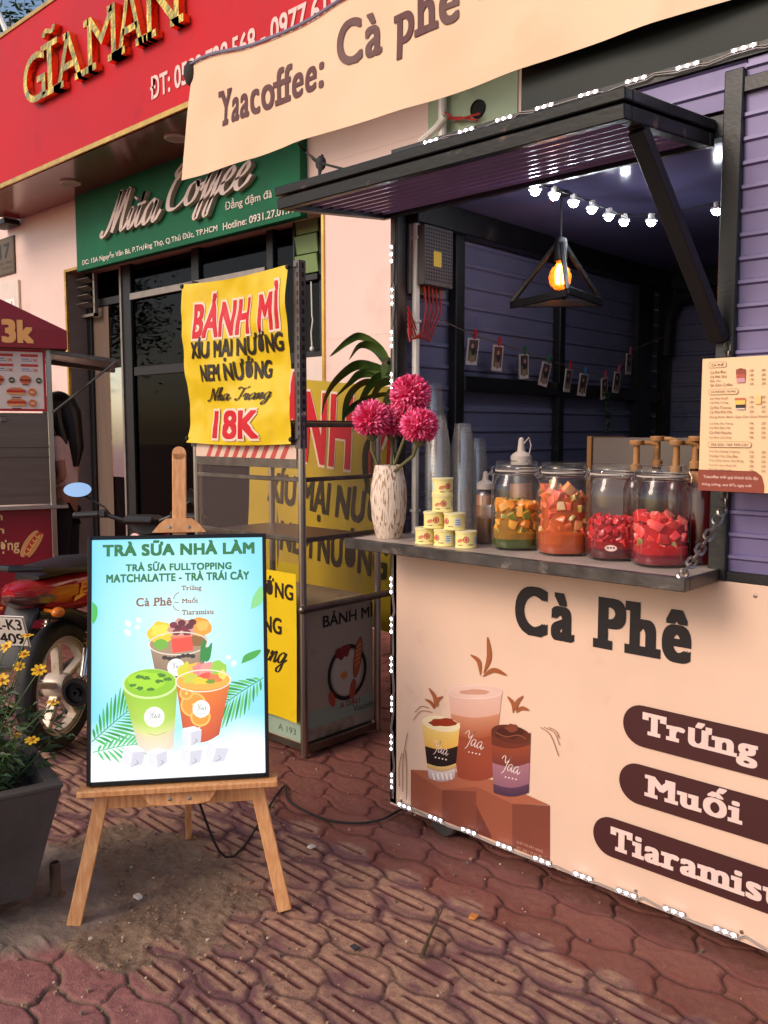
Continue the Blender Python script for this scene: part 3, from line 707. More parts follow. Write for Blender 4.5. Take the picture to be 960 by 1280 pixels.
A.text('ĐT: 0589.728.568 - 0977.618.379', -6.16, at('Y', YS, 470, 0).x, 4.085, 4.26, c_, .02)
A.build('lettering', M_print, rs, world=True)
M_lamp = mat('downlight_ring', rgb(206, 196, 184), .4, 0, .05, 6); M_lens = mat('frosted_lens', rgb(172, 160, 148), .5, 0, .05, 8)
for i, (u, v, lab) in enumerate(((88, 228, 'white recessed downlight in the red soffit above the peach wall'), (220, 172, 'white recessed downlight in the red soffit above the green sign'))):
    c = at('Z', ZS0 - .015, u, v); t = thing('downlight', lab, 'ceiling light', (c.x, c.y, ZS0 - .012), 0, 'downlights in the red soffit')
    G().lathe([(.1, 0), (.1, -.012), (.085, -.02), (.078, -.012)], 28, None, True, False).build('ring', M_lamp, t)
    G().lathe([(.076, -.009), (.076, -.013)], 24).build('lens', M_lens, t)
# ------------------------------------------------------------------ green shop sign
YG = 4.62
gs = thing('green_sign_board', 'dark green shop sign board with white script lettering above the doorway', 'sign', (-6.9, YG, 3.15))
g = G(); gx0, gx1 = at('Y', YG, 95, 300).x, at('Y', YG, 375, 220).x
g.bb(gx0, gx1, YG, YF - .002, 3.15, 3.925, .004); g.build('panel', mat('green_sign_paint', rgb(4, 92, 58), .5, 0, .12, 2, dirt=rgb(10, 104, 68), spec=.25), gs, world=True)
def ux(u, Y=YG): return at('Y', Y, u, 260).x
M_sil = mat('script_letter_face', rgb(214, 190, 178), .35, .2, .1, 12); 
def script3d(body, x0, x1, z0, z1, Y, depth, nm, m, parent):
    st = script(body, .36, .07, .25); P_ = [p for l_, r_ in st for p in l_ + r_]
    a, b_ = min(p.x for p in P_), max(p.x for p in P_); d, e = min(p.y for p in P_), max(p.y for p in P_)
    g = G()
    for k, (l_, r_) in enumerate(st):
        n_ = len(l_); vs = []
        for dd in (depth + k * .0004, .004):
            for arr in (l_, r_): vs += [(x0 + (p.x - a) / (b_ - a) * (x1 - x0), Y - dd, z0 + (p.y - d) / (e - d) * (z1 - z0)) for p in arr]
        fs = []
        for i in range(n_ - 1):
            fs += [(i, i + 1, n_ + i + 1, n_ + i), (i, 2 * n_ + i, 2 * n_ + i + 1, i + 1), (n_ + i, n_ + i + 1, 3 * n_ + i + 1, 3 * n_ + i)]
        fs += [(0, n_, 3 * n_, 2 * n_), (n_ - 1, 3 * n_ - 1, 4 * n_ - 1, 2 * n_ - 1)]
        g.add(vs, fs)
    return g.build(nm, m, parent, smooth=40, world=True)
script3d('Mita', ux(129), ux(208), 3.39, 3.80, YG, .05, 'script_lettering', M_sil, gs)
script3d('Coffee', ux(213), ux(322), 3.32, 3.86, YG, .05, 'script_lettering', M_sil, gs)
A = Art(on_y(YG - .003), lift=.003); c_ = rgb(226, 214, 200)
A.text('ĐC: 15A Nguyễn Văn Bá, P.Trường Thọ, Q.Thủ Đức, TP.HCM', ux(101), ux(272), 3.185, 3.262, c_, .012)
A.text('Hotline: 0931.27.01.79', ux(279), ux(370), 3.19, 3.25, c_, .012)
A.text('Đẳng đậm đà', ux(282), ux(341), 3.33, 3.43, c_, .008)
A.build('lettering', M_print, gs, world=True)

# ------------------------------------------------------------------ trees and pole
def tree(name, label, loc, h, cr, nleaf, seed, grp=None, squash=.8):
    r = random.Random(seed); t = thing(name, label, 'tree', loc, 0, grp)
    g = G(); g.tube([(0, 0, -.1), (.06, .03, h * .25), (-.05, .05, h * .5), (.05, 0, h * .75), (0, 0, h * .95)], [.2, .16, .13, .08, .03], 10)
    ends = []
    for i in range(16):
        z0 = h * r.uniform(.4, .85); a = r.uniform(0, 2 * PI); l_ = cr * r.uniform(.55, 1.0)
        e = Vector((math.cos(a) * l_, math.sin(a) * l_, z0 + r.uniform(.1, .5) * cr)); ends.append(e)
        g.tube([(0, 0, z0), e * .5 + Vector((0, 0, z0 * .55)), e], [.06, .04, .012], 6)
    g.build('trunk', mat('bark', rgb(92, 78, 64), .9, 0, .25, 6, .4, 30), t)
    g = G(); cl = [Vector((e.x, e.y, e.z)) for e in ends] + [Vector((r.gauss(0, cr * .45), r.gauss(0, cr * .45), h * .85 + r.gauss(0, cr * .35))) for _ in range(26)]
    for i in range(nleaf):
        c = r.choice(cl) + Vector((r.gauss(0, 1), r.gauss(0, 1), r.gauss(0, squash))) * cr * .2
        d = Vector((r.gauss(0, 1), r.gauss(0, 1), r.gauss(0, .6))).normalized(); u = d.orthogonal().normalized(); s_ = r.uniform(.06, .13)
        g.cur = r.randrange(2)
        g.add([c, c + d * s_ + u * s_ * .35, c + d * s_ * 2, c + d * s_ - u * s_ * .35], [(0, 1, 2, 3)])
    g.build('crown', [M_leaf, M_leafd], t, smooth=0, norm=False); return t
tree('street_tree', 'leafy tree rising behind the red sign box at the top left', (at('Y', 11.0, 12, 20).x, 11.0, 0), at('Y', 11.0, 12, 20).z + .6, 2.4, 9000, 3)
tree('street_tree', 'leafy street tree standing across the road, mirrored in the door glass', (-25, -3.5, 0), 6.5, 2.6, 5000, 5)
t = thing('metal_pole', 'thin pale metal pole leaning in front of the tree above the red sign', 'pole', (-15.5, 7.0, 5))
g = G(); pa, pb = at('Y', 7.0, 14, 52), at('Y', 7.0, -8, 2); dd = (pb - pa).normalized(); g.tube([pa - dd * 2.5, pb + dd * 1.2], .05, 8); g.ball(pb + dd * 1.2, .07, 6); g.build('shaft', M_white, t, world=True)

# ------------------------------------------------------------------ coffee kiosk
KX0, KX1, KY0, KY1 = -2.17, .55, 2.39, 4.62
JX0, JX1 = -.962, -.911
M_purple = mat('purple_metal_siding', rgb(116, 106, 146), .35, .15, .08, 3, .02, 30, dirt=rgb(102, 94, 128), dscale=3)
M_purpd = mat('indigo_metal_siding', rgb(110, 110, 138), .3, .05, .12, 3, dirt=rgb(96, 96, 122), dscale=3)
M_cream = mat('cream_vinyl', rgb(228, 194, 170), .36, 0, .06, 2.2, .10, 3.5, dirt=rgb(208, 170, 146), dscale=2.6)
kiosk = thing('coffee_kiosk', 'purple metal coffee kiosk with cream printed front and raised awning', 'kiosk', (-.8, 3.4, 0))
def siding(g, x0, x1, z0, z1, Y, pitch=.062, face=-1):
    """Ribbed sheet in the XZ plane at Y; ribs run along X, lip towards face."""
    z = z0; prof = []
    while z < z1 - 1e-4:
        for a, b_ in ((0, 0), (.70, .003), (.78, .011), (.92, .011), (.985, 0)):
            zz = z + a * pitch
            if zz < z1: prof.append((zz, b_))
        z += pitch
    prof.append((z1, 0)); n_ = len(prof)
    vs = [(x0, Y + face * b_, zz) for zz, b_ in prof] + [(x1, Y + face * b_, zz) for zz, b_ in prof] + [(x0, Y - face * .012, z0), (x0, Y - face * .012, z1), (x1, Y - face * .012, z0), (x1, Y - face * .012, z1)]
    fs = [(i, i + 1, n_ + i + 1, n_ + i) for i in range(n_ - 1)] + [(2 * n_, 2 * n_ + 1, 2 * n_ + 3, 2 * n_ + 2)]
    g.add(vs, fs)
g = G(); siding(g, JX1, KX1, 1.1, 2.475, KY0 + .012); siding(g, KX0, JX1, 2.36, 2.475, KY0 + .012)
g.build('front_siding', M_purple, kiosk, world=True, smooth=25, norm=False)
g = G(); siding(g, KX0 + .02, KX1, .12, 2.36, KY1 - .02, .082); g.build('back_wall', M_purpd, kiosk, world=True, smooth=25, norm=False)
g = G(); gg = G(Matrix.Translation((KX0 + .012, 0, 0)) @ Matrix.Rotation(PI / 2, 4, 'Z'))
siding(gg, KY0 + .05, KY1, .12, 2.36, 0, .082); gg.build('side_wall', M_purpd, kiosk, world=True, smooth=25, norm=False)
g = G(); gg = G(Matrix.Translation((KX1, 0, 0)) @ Matrix.Rotation(PI / 2, 4, 'Z')); siding(gg, KY0 + .05, KY1, .12, 2.45, 0, .082, 1); gg.build('side_wall', M_purpd, kiosk, world=True, smooth=25, norm=False)
g = G(); g.bb(KX0, KX1, KY0 + .001, KY1, 2.478, 2.506); g.build('roof', M_black, kiosk, world=True)
g = G(); g.bb(KX0 + .02, KX1, KY0 + .06, KY1 - .03, 2.345, 2.36); g.build('ceiling', mat('gloss_indigo_ceiling', rgb(126, 128, 176), .16, .0, .08, 2), kiosk, world=True)
g = G(); g.bb(KX0 + .02, KX1, KY0 + .03, KY1 - .03, .09, .12); g.build('floor', M_dsteel, kiosk, world=True)
# steel frame
g = G()
g.bb(KX0, KX0 + .035, KY0 - .004, KY0 + .045, .07, 2.45, .002); g.bb(JX0, JX1, KY0 - .012, KY0 + .05, 1.085, 2.45, .003)
g.bb(KX0 + .035, JX0, KY0 - .003, KY0 + .045, 2.285, 2.345, .002); g.bb(JX1, KX1, KY0 - .008, KY0 + .02, 2.385, 2.425, .002)
g.bb(JX1, KX1, KY0 - .006, KY0 + .03, 1.086, 1.112, .002)
# left side wall frame, seen inside
xi = KX0 + .026
def yl(u): return at('X', xi + .02, u, 450).y
g.bb(xi, xi + .04, KY0 + .05, yl(565), .12, 2.34, .002) if False else None
for u0, u1 in ((566, 577), (696, 703), (794, 812)): g.bb(xi, xi + .035, yl(u0), yl(u1), 1.0, 2.34, .003)
g.bb(xi, xi + .038, yl(577), KY1 - .04, 1.655, 1.715, .003); g.bb(xi, xi + .06, KY0 + .05, KY1 - .04, 2.25, 2.343, .004)
g.bb(xi, xi + .055, KY1 - .1, KY1 - .035, .12, 2.25, .003)
g.bb(xi + .06, KX1, KY1 - .09, KY1 - .035, 2.25, 2.34, .003); g.bb(-1.62, -1.55, KY1 - .08, KY1 - .035, .12, 2.25, .003)
fr = g.build('steel_frame', M_black, kiosk, world=True)
g = G(); g.tube([(xi + .06, KY1 - .12, 1.9), (xi + .07, KY1 - .12, 2.1), (xi + .13, KY1 - .14, 2.2), (xi + .5, KY1 - .14, 2.21)], .035, 8); g.build('conduit', M_dark, kiosk, world=True)
g = G(); g.tube([(xi + .03, KY0 + .075, .2), (xi + .03, KY0 + .075, 2.3)], .014, 8)
for zz in (1.2, 1.55, 1.9, 2.2): g.box((xi + .03, KY0 + .075, zz), (.032, .032, .012), .002)
g.build('white_conduit', M_white, kiosk, world=True)
# dark green fascia box on the roof edge
g = G(); g.bb(-1.63, KX1, KY0 + .02, KY0 + .5, 2.508, 3.3, .004); g.build('roof_fascia', mat('dark_green_metal', rgb(14, 25, 20), .5, 0, .2, 1.5, dirt=rgb(22, 33, 28), spec=.3), kiosk, world=True)
# printed front
ZB, ZT = .063, 1.083
g = G(); g.bb(KX0, KX1, KY0 - .004, KY0 + .012, ZB, ZT, .002); fp = g.build('front_panel', M_cream, kiosk, world=True)
P_ = pix_y(KY0 - .0045)
A = Art(on_y(KY0 - .0045), P_)
brn, dbr, blk = rgb(70, 34, 34), rgb(150, 82, 48), rgb(34, 28, 30)
def T(body, u0, v0, u1, v1, c, **k):
    a = P_(u0, v0); b_ = P_(u1, v1); A.text(body, a[0], b_[0], a[1], b_[1], c, **k)
A.text('Cà Phê', -1.605, -1.002, .828, .992, blk, bold=.05, slab=True, space=1.2)
pills = ((-1.205, -.60, .553, .680), (-1.213, -.60, .372, .497), (-1.297, -.50, .176, .302))
for x0, x1, z0, z1 in pills: A.z += 4e-4; 
def rr(x0, x1, z0, z1, c):
    o = Art.rrect; mp = A.mp; A.mp = lambda x, y: (x, y); A.rrect(x0, x1, z0, z1, (z1 - z0) / 2 - 1e-4, c); A.mp = mp
for p in pills: rr(*p, brn)
wht = rgb(236, 206, 196)
A.text('Trứng', -1.142, -.805, .573, .668, wht, bold=.044, slab=True, space=1.18)
A.text('Muối', -1.128, -.838, .405, .494, wht, bold=.044, slab=True, space=1.18)
A.text('Tiaramisu', -1.235, -.705, .203, .276, wht, bold=.044, slab=True, space=1.18)
g = G()
for i in range(9):
    for z in (ZB + .03, ZT - .03): g.lathe([(.006, 0), (.0055, .0016), (.001, .0022)], 10, Matrix.Translation((KX0 + .06 + i * .32, KY0 - .004, z)) @ Matrix.Rotation(PI / 2, 4, 'X'))
g.build('screw', M_steel, fp, world=True)
fp_l = A.build('lettering', M_print, fp, world=True)
A = Art(on_y(KY0 - .0045), P_)
K = lambda x, y: (480 + x * .3125, 700 + y * .3125)      # artwork laid out on its own sheet grid
def pl(p, c): A.poly([K(*q) for q in p], c)
b1, b2, b3, b4 = rgb(150, 82, 60), rgb(126, 66, 50), rgb(168, 96, 70), rgb(112, 56, 44)
pl([(108, 838), (235, 845), (370, 905), (370, 1090), (108, 985)], b1); pl([(108, 838), (300, 848), (375, 905), (233, 920)], b3)
pl([(233, 920), (370, 925), (370, 1095), (233, 1040)], b2)
pl([(300, 850), (440, 880), (664, 980), (514, 975), (370, 905)], b3); pl([(370, 905), (514, 975), (514, 1150), (370, 1092)], b1)
pl([(370, 980), (430, 1100), (430, 1115), (370, 1092)], b4); pl([(514, 975), (664, 982), (664, 1212), (514, 1150)], b2)
def cup(x0, x1, y0, x2, x3, y1, e, bands):
    """A drink glass: tapered body in colour bands with rounded base."""
    for t0, t1, ca, cb in bands:
        q = lambda t, s_: (x0 + (x2 - x0) * t if s_ else x1 + (x3 - x1) * t, y0 + (y1 - y0) * t)
        n_ = 10; top, bot = [], []
        for i in range(n_ + 1):
            a = i / n_; k = math.sin(PI * a) * e
            l0, r0, l1, r1 = q(t0, 1), q(t0, 0), q(t1, 1), q(t1, 0)
            top.append((l0[0] + (r0[0] - l0[0]) * a, l0[1] + (r0[1] - l0[1]) * a + k)); bot.append((l1[0] + (r1[0] - l1[0]) * a, l1[1] + (r1[1] - l1[1]) * a + k))
        m_ = [((p[0] + r[0]) / 2, (p[1] + r[1]) / 2) for p, r in zip(top, bot)]
        cm = tuple((x + y) / 2 for x, y in zip(ca, cb))
        vs = [K(*p) for p in top + m_ + bot]; cs = [ca] * (n_ + 1) + [cm] * (n_ + 1) + [cb] * (n_ + 1); N = n_ + 1
        A.raw(vs, [(i, i + 1, N + i + 1, N + i) for i in range(n_)] + [(N + i, N + i + 1, 2 * N + i + 1, 2 * N + i) for i in range(n_)], cs)
# tall cup
cup(258, 474, 525, 296, 436, 868, 16, [(0, .26, rgb(226, 184, 168), rgb(222, 172, 152)), (.26, .5, rgb(206, 140, 108), rgb(168, 86, 56)), (.5, 1, rgb(158, 74, 50), rgb(146, 66, 48))])
A.ell(*K(366, 525), 108 * .3125, 28 * .3125, rgb(232, 194, 178), .07); A.blob(*K(370, 528), 60 * .3125, 12 * .3125, rgb(206, 150, 128), 4)
A.ring(*K(366, 527), 109 * .3125, 29 * .3125, 1, rgb(240, 210, 196))
# left glass
cup(154, 306, 650, 180, 284, 872, 14, [(0, .42, rgb(238, 206, 120), rgb(232, 178, 84)), (.42, .73, rgb(44, 26, 22), rgb(30, 18, 18)), (.73, .82, rgb(222, 184, 112), rgb(190, 150, 106)), (.82, 1, rgb(212, 196, 196), rgb(170, 150, 150))])
A.ell(*K(230, 655), 77 * .3125, 30 * .3125, rgb(240, 222, 182), .18); A.blob(*K(236, 650), 52 * .3125, 17 * .3125, rgb(150, 50, 24), 6, .22)
for i in range(5): A.stroke([K(196 + i * 18, 852), K(204 + i * 17, 878)], 1.6, rgb(238, 226, 222))
# right glass
cup(430, 588, 690, 440, 580, 930, 16, [(0, .2, rgb(112, 52, 36), rgb(110, 50, 34)), (.2, .5, rgb(150, 70, 44), rgb(120, 56, 50)), (.5, .85, rgb(164, 112, 124), rgb(146, 96, 112)), (.85, 1, rgb(92, 60, 84), rgb(70, 46, 66))])
A.ell(*K(509, 696), 80 * .3125, 36 * .3125, rgb(98, 46, 30), .2); A.blob(*K(505, 690), 58 * .3125, 24 * .3125, rgb(76, 34, 24), 9)
A.blob(*K(512, 672), 26 * .3125, 16 * .3125, rgb(128, 64, 44), 3); A.stroke([K(450, 690), K(490, 706), K(540, 700), K(570, 716)], 1.4, rgb(140, 76, 54))
for cx, cy, s_ in ((228, 755, .8), (362, 725, 1.0), (508, 825, 1.0)):
    A.script('Yaa', P_(*K(cx - 38 * s_, cy))[0], P_(*K(cx + 40 * s_, cy))[0], P_(*K(cx, cy + 40 * s_))[1], P_(*K(cx, cy - 42 * s_))[1], rgb(244, 224, 214), False, .05, .13, -.06)
    for i in range(4): A.ell(*K(cx - 20 + i * 14, cy + 42 * s_ + i * 3), 1, 1, rgb(240, 220, 210))
lf = rgb(164, 92, 52)
def sprig(pts, w_): A.stroke([K(*p) for p in pts], w_, lf, True)
sprig([(400, 455), (422, 390), (416, 308)], 6); sprig([(388, 462), (380, 405), (348, 378)], 5); sprig([(396, 466), (440, 440), (492, 460)], 6)
sprig([(206, 594), (205, 550), (182, 512)], 4.5); sprig([(216, 588), (216, 560), (238, 545)], 4.5); sprig([(202, 596), (190, 570), (166, 556)], 4)
sprig([(518, 612), (518, 575), (496, 545)], 4.5); sprig([(530, 606), (534, 570), (558, 543)], 5); sprig([(530, 610), (552, 592), (582, 600)], 5)
for p in ([(118, 640), (150, 604), (195, 608)], [(125, 608), (150, 585), (180, 590)], [(628, 668), (668, 700), (700, 782)], [(642, 668), (684, 690), (704, 740)], [(660, 668), (690, 684), (704, 712)], [(76, 925), (78, 800), (96, 692)], [(92, 960), (92, 850), (88, 760)], [(64, 905), (62, 830), (74, 770)]): A.stroke([K(*q) for q in p], .8, rgb(150, 100, 70))
A.text('QUÉT MÃ ĐẶT HÀNG', *[P_(*K(533, 1128))[0], P_(*K(637, 1160))[0], P_(*K(585, 1146))[1] - .006, P_(*K(585, 1132))[1] - .004], rgb(214, 160, 138))
A.text('ĐT: 0931 27 01 79', *[P_(*K(533, 1150))[0], P_(*K(632, 1170))[0], P_(*K(585, 1172))[1] - .006, P_(*K(585, 1158))[1] - .004], rgb(214, 160, 138))
A.build('printed_drinks', M_print, fp, world=True)
# fold-down shelf
SH = 1.115
g = G(); g.bb(KX0 - .004, -.935, 2.185, 3.02, SH - .012, SH, .001); g.build('shelf_top', mat('grey_shelf_laminate', rgb(188, 172, 160), .38, .1, .08, 5, dirt=rgb(150, 136, 126), dscale=6), kiosk, world=True)
g = G(); g.bb(KX0 - .012, -.927, 2.155, 2.1845, SH - .034, SH + .002, .003); g.bb(KX0 - .012, KX0 - .004, 2.1848, 2.388, SH - .034, SH + .002, .002); g.bb(-.9345, -.927, 2.1848, 2.375, SH - .034, SH + .002, .002)
g.build('shelf_edge', mat('scuffed_dark_steel', rgb(84, 79, 76), .4, .6, .3, 18, .1, 60, dirt=rgb(150, 138, 128), dscale=14, dthr=.6), kiosk, world=True)
g = G(); g.bb(KX0 + .03, -.95, 2.2, 2.385, SH - .03, SH - .0125); g.build('shelf_underside', M_dsteel, kiosk, world=True)
# awning: a framed ribbed flap hinged along the head of the opening
aw = thing('awning_pivot', None, None); bpy.data.objects.remove(aw)
AY0, AY1 = 1.875, 2.385; AX0, AX1 = KX0 - .03, -.985
za = lambda y: 2.207 + (y - AY0) / (AY1 - AY0) * .055
g = G()
def abar(x0, x1, y0, y1, lo, hi, bev=.003):
    M = Matrix.Identity(4); sl = math.atan2(.055, AY1 - AY0); yc = (y0 + y1) / 2
    g.box(((x0 + x1) / 2, yc, za(yc) + (lo + hi) / 2), (x1 - x0, y1 - y0, hi - lo), bev, (sl, 0, 0))
abar(AX0, AX1, AY0, AY0 + .035, 0, .036); abar(AX0 - .004, AX1 + .004, AY0 - .006, AY0 + .03, .042, .070)
abar(AX0, AX0 + .035, AY0 + .036, AY1 - .03, 0, .036); abar(AX1 - .035, AX1, AY0 + .036, AY1 - .03, 0, .036)
abar(AX0 - .004, AX0 + .03, AY0 + .031, AY1, .042, .070); abar(AX1 - .03, AX1 + .004, AY0 + .031, AY1, .042, .070)
abar(AX0, AX1, AY1 - .029, AY1, 0, .036)
awn = g.build('awning_frame', mat('chipped_black_steel', rgb(17, 16, 17), .36, .2, .3, 16, .1, 70, dirt=rgb(128, 108, 92), dscale=16, dthr=.60, stretch=(.5, 1, 1)), kiosk, world=True)
g = G(); nrib = 9
prof = []
for i in range(nrib):
    y0 = AY0 + .034 + i * (AY1 - AY0 - .066) / nrib; dy = (AY1 - AY0 - .066) / nrib
    prof += [(y0, .022), (y0 + dy * .62, .022), (y0 + dy * .72, .012), (y0 + dy * .9, .012)]
prof.append((AY1 - .032, .022)); N = len(prof)
g.add([(AX0 + .036, y, za(y) + d) for y, d in prof] + [(AX1 - .036, y, za(y) + d) for y, d in prof], [(i, i + 1, N + i + 1, N + i) for i in range(N - 1)])
g.build('awning_sheet', mat('awning_purple_sheet', rgb(138, 128, 178), .2, .0, .1, 4), awn, world=True, smooth=20, norm=False)
g = G(); g.box(((AX0 + AX1) / 2, (AY0 + AY1) / 2, za((AY0 + AY1) / 2) + .058), (AX1 - AX0 - .06, AY1 - AY0 - .06, .01), 0, (math.atan2(.055, AY1 - AY0), 0, 0)); g.build('awning_top', M_black, awn, world=True)
g = G(); g.bar((-1.012, AY0 + .12, za(AY0 + .12) - .002), (-.945, KY0 - .024, 1.745), .045, .03); g.tube([(-1.03, AY0 + .12, za(AY0 + .12) + .01), (-.99, AY0 + .12, za(AY0 + .12) + .01)], .018, 8); g.tube([(-.975, KY0 - .024, 1.755), (-.925, KY0 - .024, 1.755)], .016, 8)
g.build('awning_strut', M_black, kiosk, world=True)
# chains: strut pivot down behind the menu, and shelf corner up to the jamb
def chain(a, b_, sag, link=.030, r=.0034, wd=.0095):
    a, b_ = Vector(a), Vector(b_); g = G(); L_ = (b_ - a).length * 1.03; n_ = int(L_ / (link * .78)); pts = []
    for i in range(n_ + 1):
        t = i / n_; p = a.lerp(b_, t); p.z -= sag * 4 * t * (1 - t); pts.append(p)
    for i in range(n_):
        d = (pts[i + 1] - pts[i]).normalized(); c = (pts[i] + pts[i + 1]) / 2; u = d.orthogonal().normalized(); v = d.cross(u)
        if i % 2: u, v = v, u
        h = link / 2 - wd; P = []
        for k in range(12):
            an = 2 * PI * k / 12; P.append(c + d * (math.cos(an) * wd + (h if math.cos(an) > 0 else -h)) + u * math.sin(an) * wd)
        g.tube(P + [P[0]], r, 5, False)
    return g
chain((-.925, KY0 - .02, 1.735), (-.918, KY0 - .018, 1.29), .0, .028, .003, .008).build('chain', M_dsteel, kiosk, world=True)
chain((-.918, KY0 - .018, 1.29), (-.945, 2.165, SH + .004), .012, .034, .0042, .0115).build('chain', M_steel, kiosk, world=True)
# caster
def caster(x, y):
    g = G(); g.lathe([(.03, -.022), (.058, -.02), (.064, -.012), (.064, .012), (.058, .02), (.03, .022)], 24, Matrix.Translation((x, y, .066)) @ Matrix.Rotation(PI / 2, 4, 'X'))
    w_ = g.build('wheel', mat('grey_caster', rgb(66, 62, 60), .6, 0, .2, 20), kiosk, world=True)
    g = G();  g.bb(x - .05, x + .05, y + .028, y + .034, .05, .118); g.bb(x - .06, x + .06, y - .012, y + .06, .118, .128); g.build('fork', M_dsteel, w_, world=True)
for x, y in ((-1.93, 2.428), (.3, 2.47), (-1.97, 4.4), (.3, 4.4)): caster(x, y)
g = G(); g.bb(KX0 + .03, KX1, KY0 + .02, KY1 - .02, .088, .0895); g.bb(KX0 + .04, KX1 - .05, KY0 + .3, KY0 + .34, .03, .088); g.build('chassis', M_black, kiosk, world=True)
# light strips: three-diode modules on a cord
def led_strip(a, b_, nrm, pitch, n0=.04, name='light_strip', sag=0.0):
    a, b_, nrm = Vector(a), Vector(b_), Vector(nrm); d = (b_ - a).normalized(); L_ = (b_ - a).length; g = G(); s_ = n0; up = d.cross(nrm)
    rr_ = random.Random(int(L_ * 1000)); M0 = Matrix((d, up, nrm)).transposed().to_4x4(); pts = [a]
    while s_ + .06 < L_:
        c = a + d * (s_ + .03) + up * rr_.uniform(-.002, .002)
        g.cur = 0; g.box(c + nrm * .0025, (.070, .014, .005), .0015, M0)
        pts += [c + nrm * .004 - d * .034 + up * .004, c + nrm * .004 + d * .034 + up * .004, c + d * pitch * .36 + up * rr_.uniform(-.010, .010)]
        g.cur = 1
        for k in (-1, 0, 1): g.lathe([(.0043, 0), (.0043, .0015), (.003, .003), (.0005, .004)], 10, Matrix.Translation(c + d * k * .0245 + nrm * .005) @ M0)
        s_ += pitch
    g.cur = 0; pts = [p for p in pts if (p - a).dot(d) < L_] + [b_]
    g.tube([p + nrm * .001 for p in pts], .0018, 5); g.tube([p + nrm * .001 + up * .006 for p in pts], .0018, 5)
    return g.build(name, [mat('led_module', rgb(150, 140, 134), .5, 0, .1, 9), M_led], kiosk, world=True)
led_strip((KX0 + .014, KY0 - .006, .09), (KX0 + .014, KY0 - .006, 2.26), (0, -1, 0), .152)
led_strip((KX0 + .05, KY0 - .006, .079), (KX1, KY0 - .006, .079), (0, -1, 0), .152, .0)
led_strip((KX0 + .16, KY0 - .002, 2.496), (KX1, KY0 - .002, 2.496), (0, -1, 0), .152, .0)

# ------------------------------------------------------------------ the cream banner over the kiosk
M_ban = mat('cream_banner_fabric', rgb(234, 196, 160), .55, 0, .05, 1.8, .03, 4, dirt=rgb(222, 178, 140), dscale=1.3)
BY = 2.36; BX0, BX1, BZ0, BZ1 = -3.43, .1, 2.632, 3.062
def ban(a, b_, l=0.0):
    """a metres from the left edge, b_ from bottom (0..1)."""
    x = BX0 + .095 * b_ * max(0, 1 - a / .6) + a; t = a / (BX1 - BX0)
    z = BZ0 + (BZ1 - BZ0 + .045 * max(0, 1 - a / .5)) * b_ - .012 * math.sin(PI * t) * (1 - b_) + .012 * math.sin(a * 7) * (b_ > .99)
    y = BY + .010 * math.sin(a * 5.2 + b_ * 2) * (1 - b_ * .5) + .006 * math.sin(a * 13 - b_ * 3) + .004 * noise.noise(Vector((a * 6, b_ * 3, 1))) - l
    return (x, y, z)
bn = thing('hanging_banner', 'cream cloth banner with brown slab lettering strung over the kiosk', 'banner', (-2.2, BY, BZ0))
g = G(); g.sheet(lambda u, v: ban(u * (BX1 - BX0), v), 260, 36); g.build('cloth', M_ban, bn, world=True, norm=False)
A = Art(lambda x, y, l: ban(x - BX0, (y - BZ0) / (BZ1 - BZ0), l + .001), step=2e-5)
A.text('Yaacoffee:', -3.19, -2.475, 2.795, 2.935, rgb(96, 52, 46), bold=.03, slab=True, space=1.13, ref=.05)
A.text('Cà phê -', -2.41, -1.71, 2.80, 3.00, rgb(96, 52, 46), bold=.03, slab=True, space=1.13, ref=.05)
A.text('Matcha - Trà sữa', -1.62, -.3, 2.865, 3.045, rgb(96, 52, 46), bold=.03, slab=True, space=1.13, ref=.05)
A.build('lettering', M_print, bn, world=True)
g = G(); g.tube([Vector(ban(a, 1)) + Vector((0, -.006, .006)) for a in np.linspace(0, 3.4, 40)], .007, 6); g.build('hem_rope', mat('blue_grey_rope', rgb(120, 116, 140), .7), bn, world=True)
g = G(); c = Vector(ban(.0, .97)); g.ball(c + Vector((-.02, .01, -.01)), .045, 7, (.9, .7, 1.2)); g.tube([c, c + Vector((-.5, .4, .12)), c + Vector((-1.4, 1.55, .35))], .005, 6); g.build('tie_knot', mat('dark_cloth_knot', rgb(54, 44, 40), .9, 0, .3, 20, .3, 50), bn, world=True)
# black cord knotted to the awning corner
ck = thing('knotted_cord', 'black knotted cord strung above the awning corner', 'cord', (-2.6, 2.36, 2.3))
c = at('Y', 2.2, 401, 204); g = G()
e0, e1, e2 = at('Y', 2.36, 382, 190), at('Y', 2.0, 432, 212), at('Y', 2.1, 399, 222)
g.tube([at('Y', 2.3, 372, 178), e0, c, e1, at('Y', 1.95, 446, 216)], .0045, 6); g.tube([c, e2], [.012, .003], 6); g.tube([c, at('Y', 2.2, 403, 193)], [.012, .004], 6)
g.ball(c, .022, 6, (1, .8, 1.2)); g.tube([c, at('Y', 2.2, 390, 198)], [.012, .004], 6); g.build('knot', M_dark, ck, world=True)

